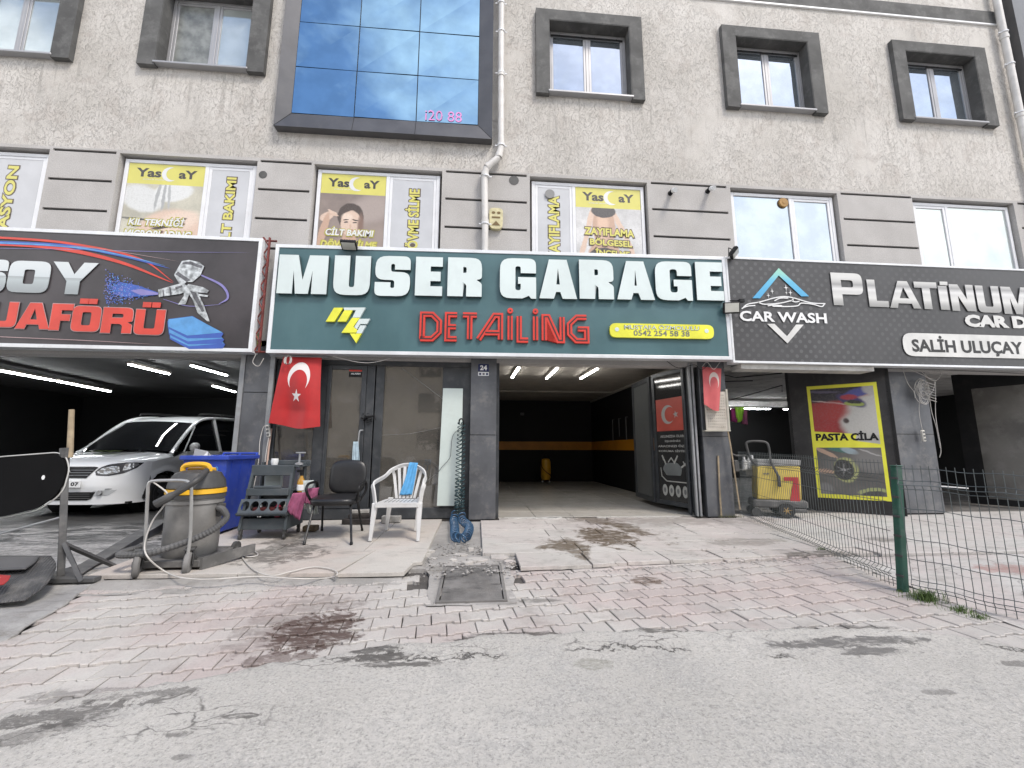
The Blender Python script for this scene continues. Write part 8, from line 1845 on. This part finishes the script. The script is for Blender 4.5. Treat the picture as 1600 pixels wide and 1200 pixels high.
b = MB(); A_ = W(1146, 567, -.1); B_ = W(1348, 573, -.1); b.box(A_.x, B_.x, -.30, -.02, 2.36, 2.44) ; o_ = b.build('soffit_board', mat('pale_soffit', (.50,.49,.46), .8, var=.15, dirt=.3), BLD)
# garage things: yellow foam tank
FT = empty('foam_tank', W(853,752,6.5), 'yellow foam tank with black hose deep inside the garage before the orange band', 'tank')
c = W(853, 750, 6.4); c = Vector((c.x, 6.4, 0)); zT = W(853, 716, 6.4).z
b = MB(); b.lathe([(0,.12),(.12,.13),(.15,.2),(.15,zT-.12),(.12,zT-.03),(.04,zT),(0,zT)], c, 20); b.build('vessel', mat('tank_yellow', (.62,.33,.02), .4), FT, smooth=True)
b = MB(); b.lathe([(0,zT),(.05,zT),(.05,zT+.1),(0,zT+.12)], c, 12); b.tube(loft_path([c+Vector((-.04,-.02,zT+.06)), c+Vector((-.14,-.1,zT-.0)), c+Vector((-.15,-.17,zT-.25)), c+Vector((.0,-.18,zT-.42)), c+Vector((.12,-.14,zT-.5)), c+Vector((.16,0,.2))], 6), .012, 6); b.tube(loft_path([c+Vector((.03,0,zT+.08)), c+Vector((.13,-.05,zT+.05)), c+Vector((.16,-.05,zT-.1))], 6), .014, 6); b.build('valve_and_hose', M_BLACK, FT, smooth=True)
for sx in (-.11, .11):
    b = MB(); b.lathe([(0,-.02),(.06,-.02),(.06,.02),(0,.02)], c+Vector((sx,.05,.06)), 14, 'x'); b.build('wheel', M_CHROME, FT)

# ================================================================ fence
M_WIRE = mat('grey_green_wire', (.10,.115,.115), .45, .4, var=.2); M_POST = mat('green_fence_post', (.014,.070,.048), .45, var=.15, dirt=.35, dcol=(.12,.15,.13))
pp_ = GG(1411, 924); topz = W(1411, 729, pp_.y).z; zg = pp_.z
FE = empty('wire_fence', pp_, 'green welded wire fence with one square post, running from the right column towards the street', 'fence')
b = MB(); b.M = Matrix(((1,0,.085,-.085*zg),(0,1,0,0),(0,0,1,0),(0,0,0,1))); b.rbox(pp_.x-.030, pp_.x+.030, pp_.y-.030, pp_.y+.030, zg-.03, topz, .006); b.build('post', M_POST, FE)
b = MB(Matrix(((1,0,.085,-.085*zg),(0,1,0,0),(0,0,1,0),(0,0,0,1)))); b.rbox(pp_.x-.034, pp_.x+.034, pp_.y-.034, pp_.y+.034, topz, topz+.012, .004); b.build('post_cap', M_POST, FE)
for i in range(6):
    z_ = zg+.12+i*.16; b = MB(Matrix(((1,0,.085,-.085*zg),(0,1,0,0),(0,0,1,0),(0,0,0,1)))); b.rbox(pp_.x-.04, pp_.x-.030, pp_.y-.045, pp_.y+.02, z_, z_+.018, .002); b.build('post_clip', M_PIPED, FE)
def panel(P, Q, zb0, zb1, h, seed):
    P, Q = Vector(P), Vector(Q); d = Vector((Q.x-P.x, Q.y-P.y, 0)); L = d.length; d.normalize(); n = Vector((-d.y, d.x, 0)); n = n if n.x < 0 else -n
    def prof(t):   # (height, offset) with two V folds
        return [(-.05,0),(.03,0),(.065,.035),(.10,0),(h-.20,0),(h-.165,.035),(h-.13,0),(h,0)]
    b = MB(); N = int(L/.05)
    for i in range(N+1):
        s_ = i*.05; z0 = zb0+(zb1-zb0)*s_/L; b.tube([Vector((P.x, P.y, 0))+d*s_+n*o+Vector((0,0,z0+hh)) for hh, o in prof(0)], .0027, 5)
    b.build('vertical_wires', M_WIRE, FE)
    for hh, o in ((.03,0),(.065,.035),(.10,0),(.26,0),(.42,0),(h-.36,0),(h-.20,0),(h-.165,.035),(h-.13,0),(h-.03,0)):
        b = MB(); K = 14; b.tube([Vector((P.x,P.y,zb0+(zb1-zb0)*k_/K+hh+.006*math.sin(k_*.9+seed)))+d*L*k_/K+n*(o+.004) for k_ in range(K+1)], .0030, 5); b.build('horizontal_wire', M_WIRE, FE)
hF = topz-zg+.01
P1 = Vector((4.24, -.12, 0)); panel(P1, (pp_.x+.02, pp_.y+.06, 0), -.0, zg+.05, 1.03, 1)
q1_ = ray(1700, 900); 
# the near panel: towards the camera, bearing right
dep = DIST-3.95; r17 = ray(1640, 900); xN = r17.x/r17.y*(DIST-3.95); panel((pp_.x+.03, pp_.y-.06, 0), (xN, -3.95, 0), zg+.02, zg-.02, 1.03, 4)
# grass tufts
def tuft(px, py, n, r_, hmax, label, sd):
    rg = random.Random(sd); c = GG(px, py); b = MB()
    for i in range(n):
        a = rg.uniform(0, 6.28); rr_ = abs(rg.gauss(0, r_*.5)); x, y = c.x+rr_*math.cos(a), c.y+rr_*math.sin(a)*.7; h = hmax*rg.uniform(.4, 1); le = rg.uniform(.2, .9)*h; a2 = rg.uniform(0, 6.28); w = .0016
        P = [Vector((x, y, c.z-.005)), Vector((x+le*.3*math.cos(a2), y+le*.3*math.sin(a2), c.z+h*.6)), Vector((x+le*math.cos(a2), y+le*math.sin(a2), c.z+h*.85))]; sd_v = Vector((-math.sin(a2), math.cos(a2), 0))*w
        b.add([P[0]-sd_v, P[0]+sd_v, P[1]+sd_v, P[1]-sd_v, P[2]], [(0,1,2,3),(3,2,4)])
    return tag(b.build('grass_tuft', M_GRASS), label, 'grass')
M_GRASS = mat('grass_blade', (.085,.14,.035), .6, var=.4, scale=30)
tuft(1448, 938, 420, .14, .10, 'largest green grass tuft at the foot of the fence, right of the post', 1)
tuft(1500, 955, 160, .13, .05, 'low grass patch under the near fence panel, right of the largest tuft', 2)
tuft(1528, 966, 80, .08, .045, 'sparse grass blades furthest right under the near fence panel', 3)
tuft(1283, 862, 120, .07, .055, 'small grass tuft under the far fence panel where the slabs end', 4)
tuft(1405, 925, 50, .05, .03, 'short blades growing tight against the fence post', 5)
for (px, py) in ((1333,960),):
    pass
# yellow and red carpet cleaner trolley behind the fence
bx = 3; p = GG(1210, 838); cyl = Vector((p.x+.25, p.y+.45, -.02))
ang = R(-22); cen = Vector((W(1213, 800, .15).x, .15, -.025)); TM = Matrix.Translation(cen) @ Matrix.Rotation(ang, 4, 'Z') @ Matrix.Diagonal((1.13, 1.0, 1.1, 1))
wc = GG(1212,826); 
CT = empty('carpet_cleaner', cen, 'boxy yellow and red tank on a wheeled base with push handle behind the fence', 'cleaner')
M_CY = mat('faded_yellow_tank', (.60,.46,.10), .5, var=.12, dirt=.3, dcol=(.35,.28,.12)); M_CR = mat('worn_red_panel', (.42,.03,.035), .5, var=.2, dirt=.2); M_CG = mat('clear_grey_tank', (.30,.30,.29), .4, var=.1, dirt=.3)
sc_ = .92
b = MB(TM); b.hexa([(-.27,-.2,.25),(.29,-.2,.25),(.29,.2,.25),(-.27,.2,.25)], [(-.24,-.2,.74),(.31,-.2,.74),(.31,.2,.74),(-.24,.2,.74)]); b.build('tank', M_CY, CT, bevel=.015)
b = MB(TM); b.hexa([(-.24,-.205,.742),(.315,-.205,.742),(.315,.205,.742),(-.24,.205,.742)], [(-.235,-.205,.84),(.325,-.205,.83),(.325,.205,.83),(-.235,.205,.84)]); b.build('tank_lid', M_CG, CT, bevel=.012)
cb = Board(TM @ Vector((0,-.204,0)), TM.to_3x3() @ Vector((1,0,0))); b = MB(); cb.p(b, [(.10,.64),(.305,.64),(.300,.26),(.16,.26),(.2,.45),(.235,.58),(.10,.58)], .0, .004); b.build('red_panel', M_CR, CT)
b = MB(); text_on(b, cb, 'WP', -.20, .665, -.10, .70, .003, .03); b.build('tank_lettering', M_DIM, CT)
b = MB(TM); b.rbox(-.33,.36,-.22,.22,.13,.245,.02); b.rbox(-.02,.34,-.24,.24,.08,.129,.01); b.build('base', M_VBASE, CT)
b = MB(TM); b.tube(loft_path([(.02,-.23,.50),(.02,-.23,.58),(-.06,-.23,.80),(-.07,-.22,1.0),(-.10,-.21,1.09),(-.22,-.20,1.11),(-.33,-.20,1.10),(-.36,-.2,1.05),(-.32,-.2,.85),(-.25,-.2,.76)], 5), .018, 8); b.build('push_handle', M_VGREY, CT, smooth=True)
b = MB(TM); b.rbox(.0,.04,-.25,-.215,.44,.60,.006); b.build('handle_grip', M_VGREY, CT)
def cwheel(x, y, r_):
    w = empty('wheel', TM @ Vector((x, y, r_)), parent=CT); b = MB(TM); b.lathe([(r_*.6,-.025),(r_*.95,-.025),(r_,-.015),(r_,.015),(r_*.95,.025),(r_*.6,.025)], (x,y,r_), 24, 'y'); b.build('tyre', M_TYRE, w, smooth=True)
    b = MB(TM); s_ = -1 if y < 0 else 1
    for i in range(6):
        a = R(60*i+10); b.tube([(x, y+s_*.02, r_), (x+r_*.62*math.cos(a), y+s_*.018, r_+r_*.62*math.sin(a))], .008, 5)
    b.tube([(x+r_*.62*math.cos(R(t)), y+s_*.016, r_+r_*.62*math.sin(R(t))) for t in range(0,360,24)], .007, 5, closed=True); b.lathe([(0,-.0),(.02,0),(.018,.012*s_),(0,.014*s_)], (x, y+s_*.02, r_), 10, 'y'); b.build('rim', mat('brass_rim', (.45,.30,.12), .4, .5), w)
cwheel(.07,-.27,.105); cwheel(.07,.25,.105)
for yy in (-.2,.2):
    b = MB(TM); b.lathe([(0,-.02),(.06,-.02),(.06,.02),(0,.02)], (-.30,yy,.06), 14, 'y'); b.build('caster', M_VGREY, CT, smooth=True)
# bottles and shoes on a ledge behind the fence
c = W(1167, 733, .45)
LD = empty('small_shelf', c, 'small pale bracket shelf behind the fence carrying white bottles', 'shelf'); b = MB(); b.rbox(c.x-.16,c.x+.14,.35,.55,c.z-.02,c.z,.004); b.rbox(c.x-.08,c.x+.14,.36,.54,c.z-.12,c.z-.021,.006); b.build('ledge', M_CG, LD)
for i, dx in enumerate((-.06, .03, .09)):
    b = MB(); b.lathe([(0,0),(.045,0),(.045,.13),(.02,.19),(.02,.24),(0,.245)], (c.x+dx,.42,c.z+.001), 12); tag(b.build('bottle', M_WHITE, smooth=True), f'{("left","middle","right")[i]} white bottle on the small shelf behind the fence', 'bottle')
b = MB(); p = W(1146,728,.2); b.rbox(p.x-.05,p.x+.05,.1,.2,p.z-.1,p.z+.1,.02); b.tube([W(1137,707,.2), W(1150,712,.2), W(1165,712,.2)], .02, 7); tag(b.build('hose_holder', M_VGREY), 'grey holder with rolled hose on the column side behind the fence end', 'holder')
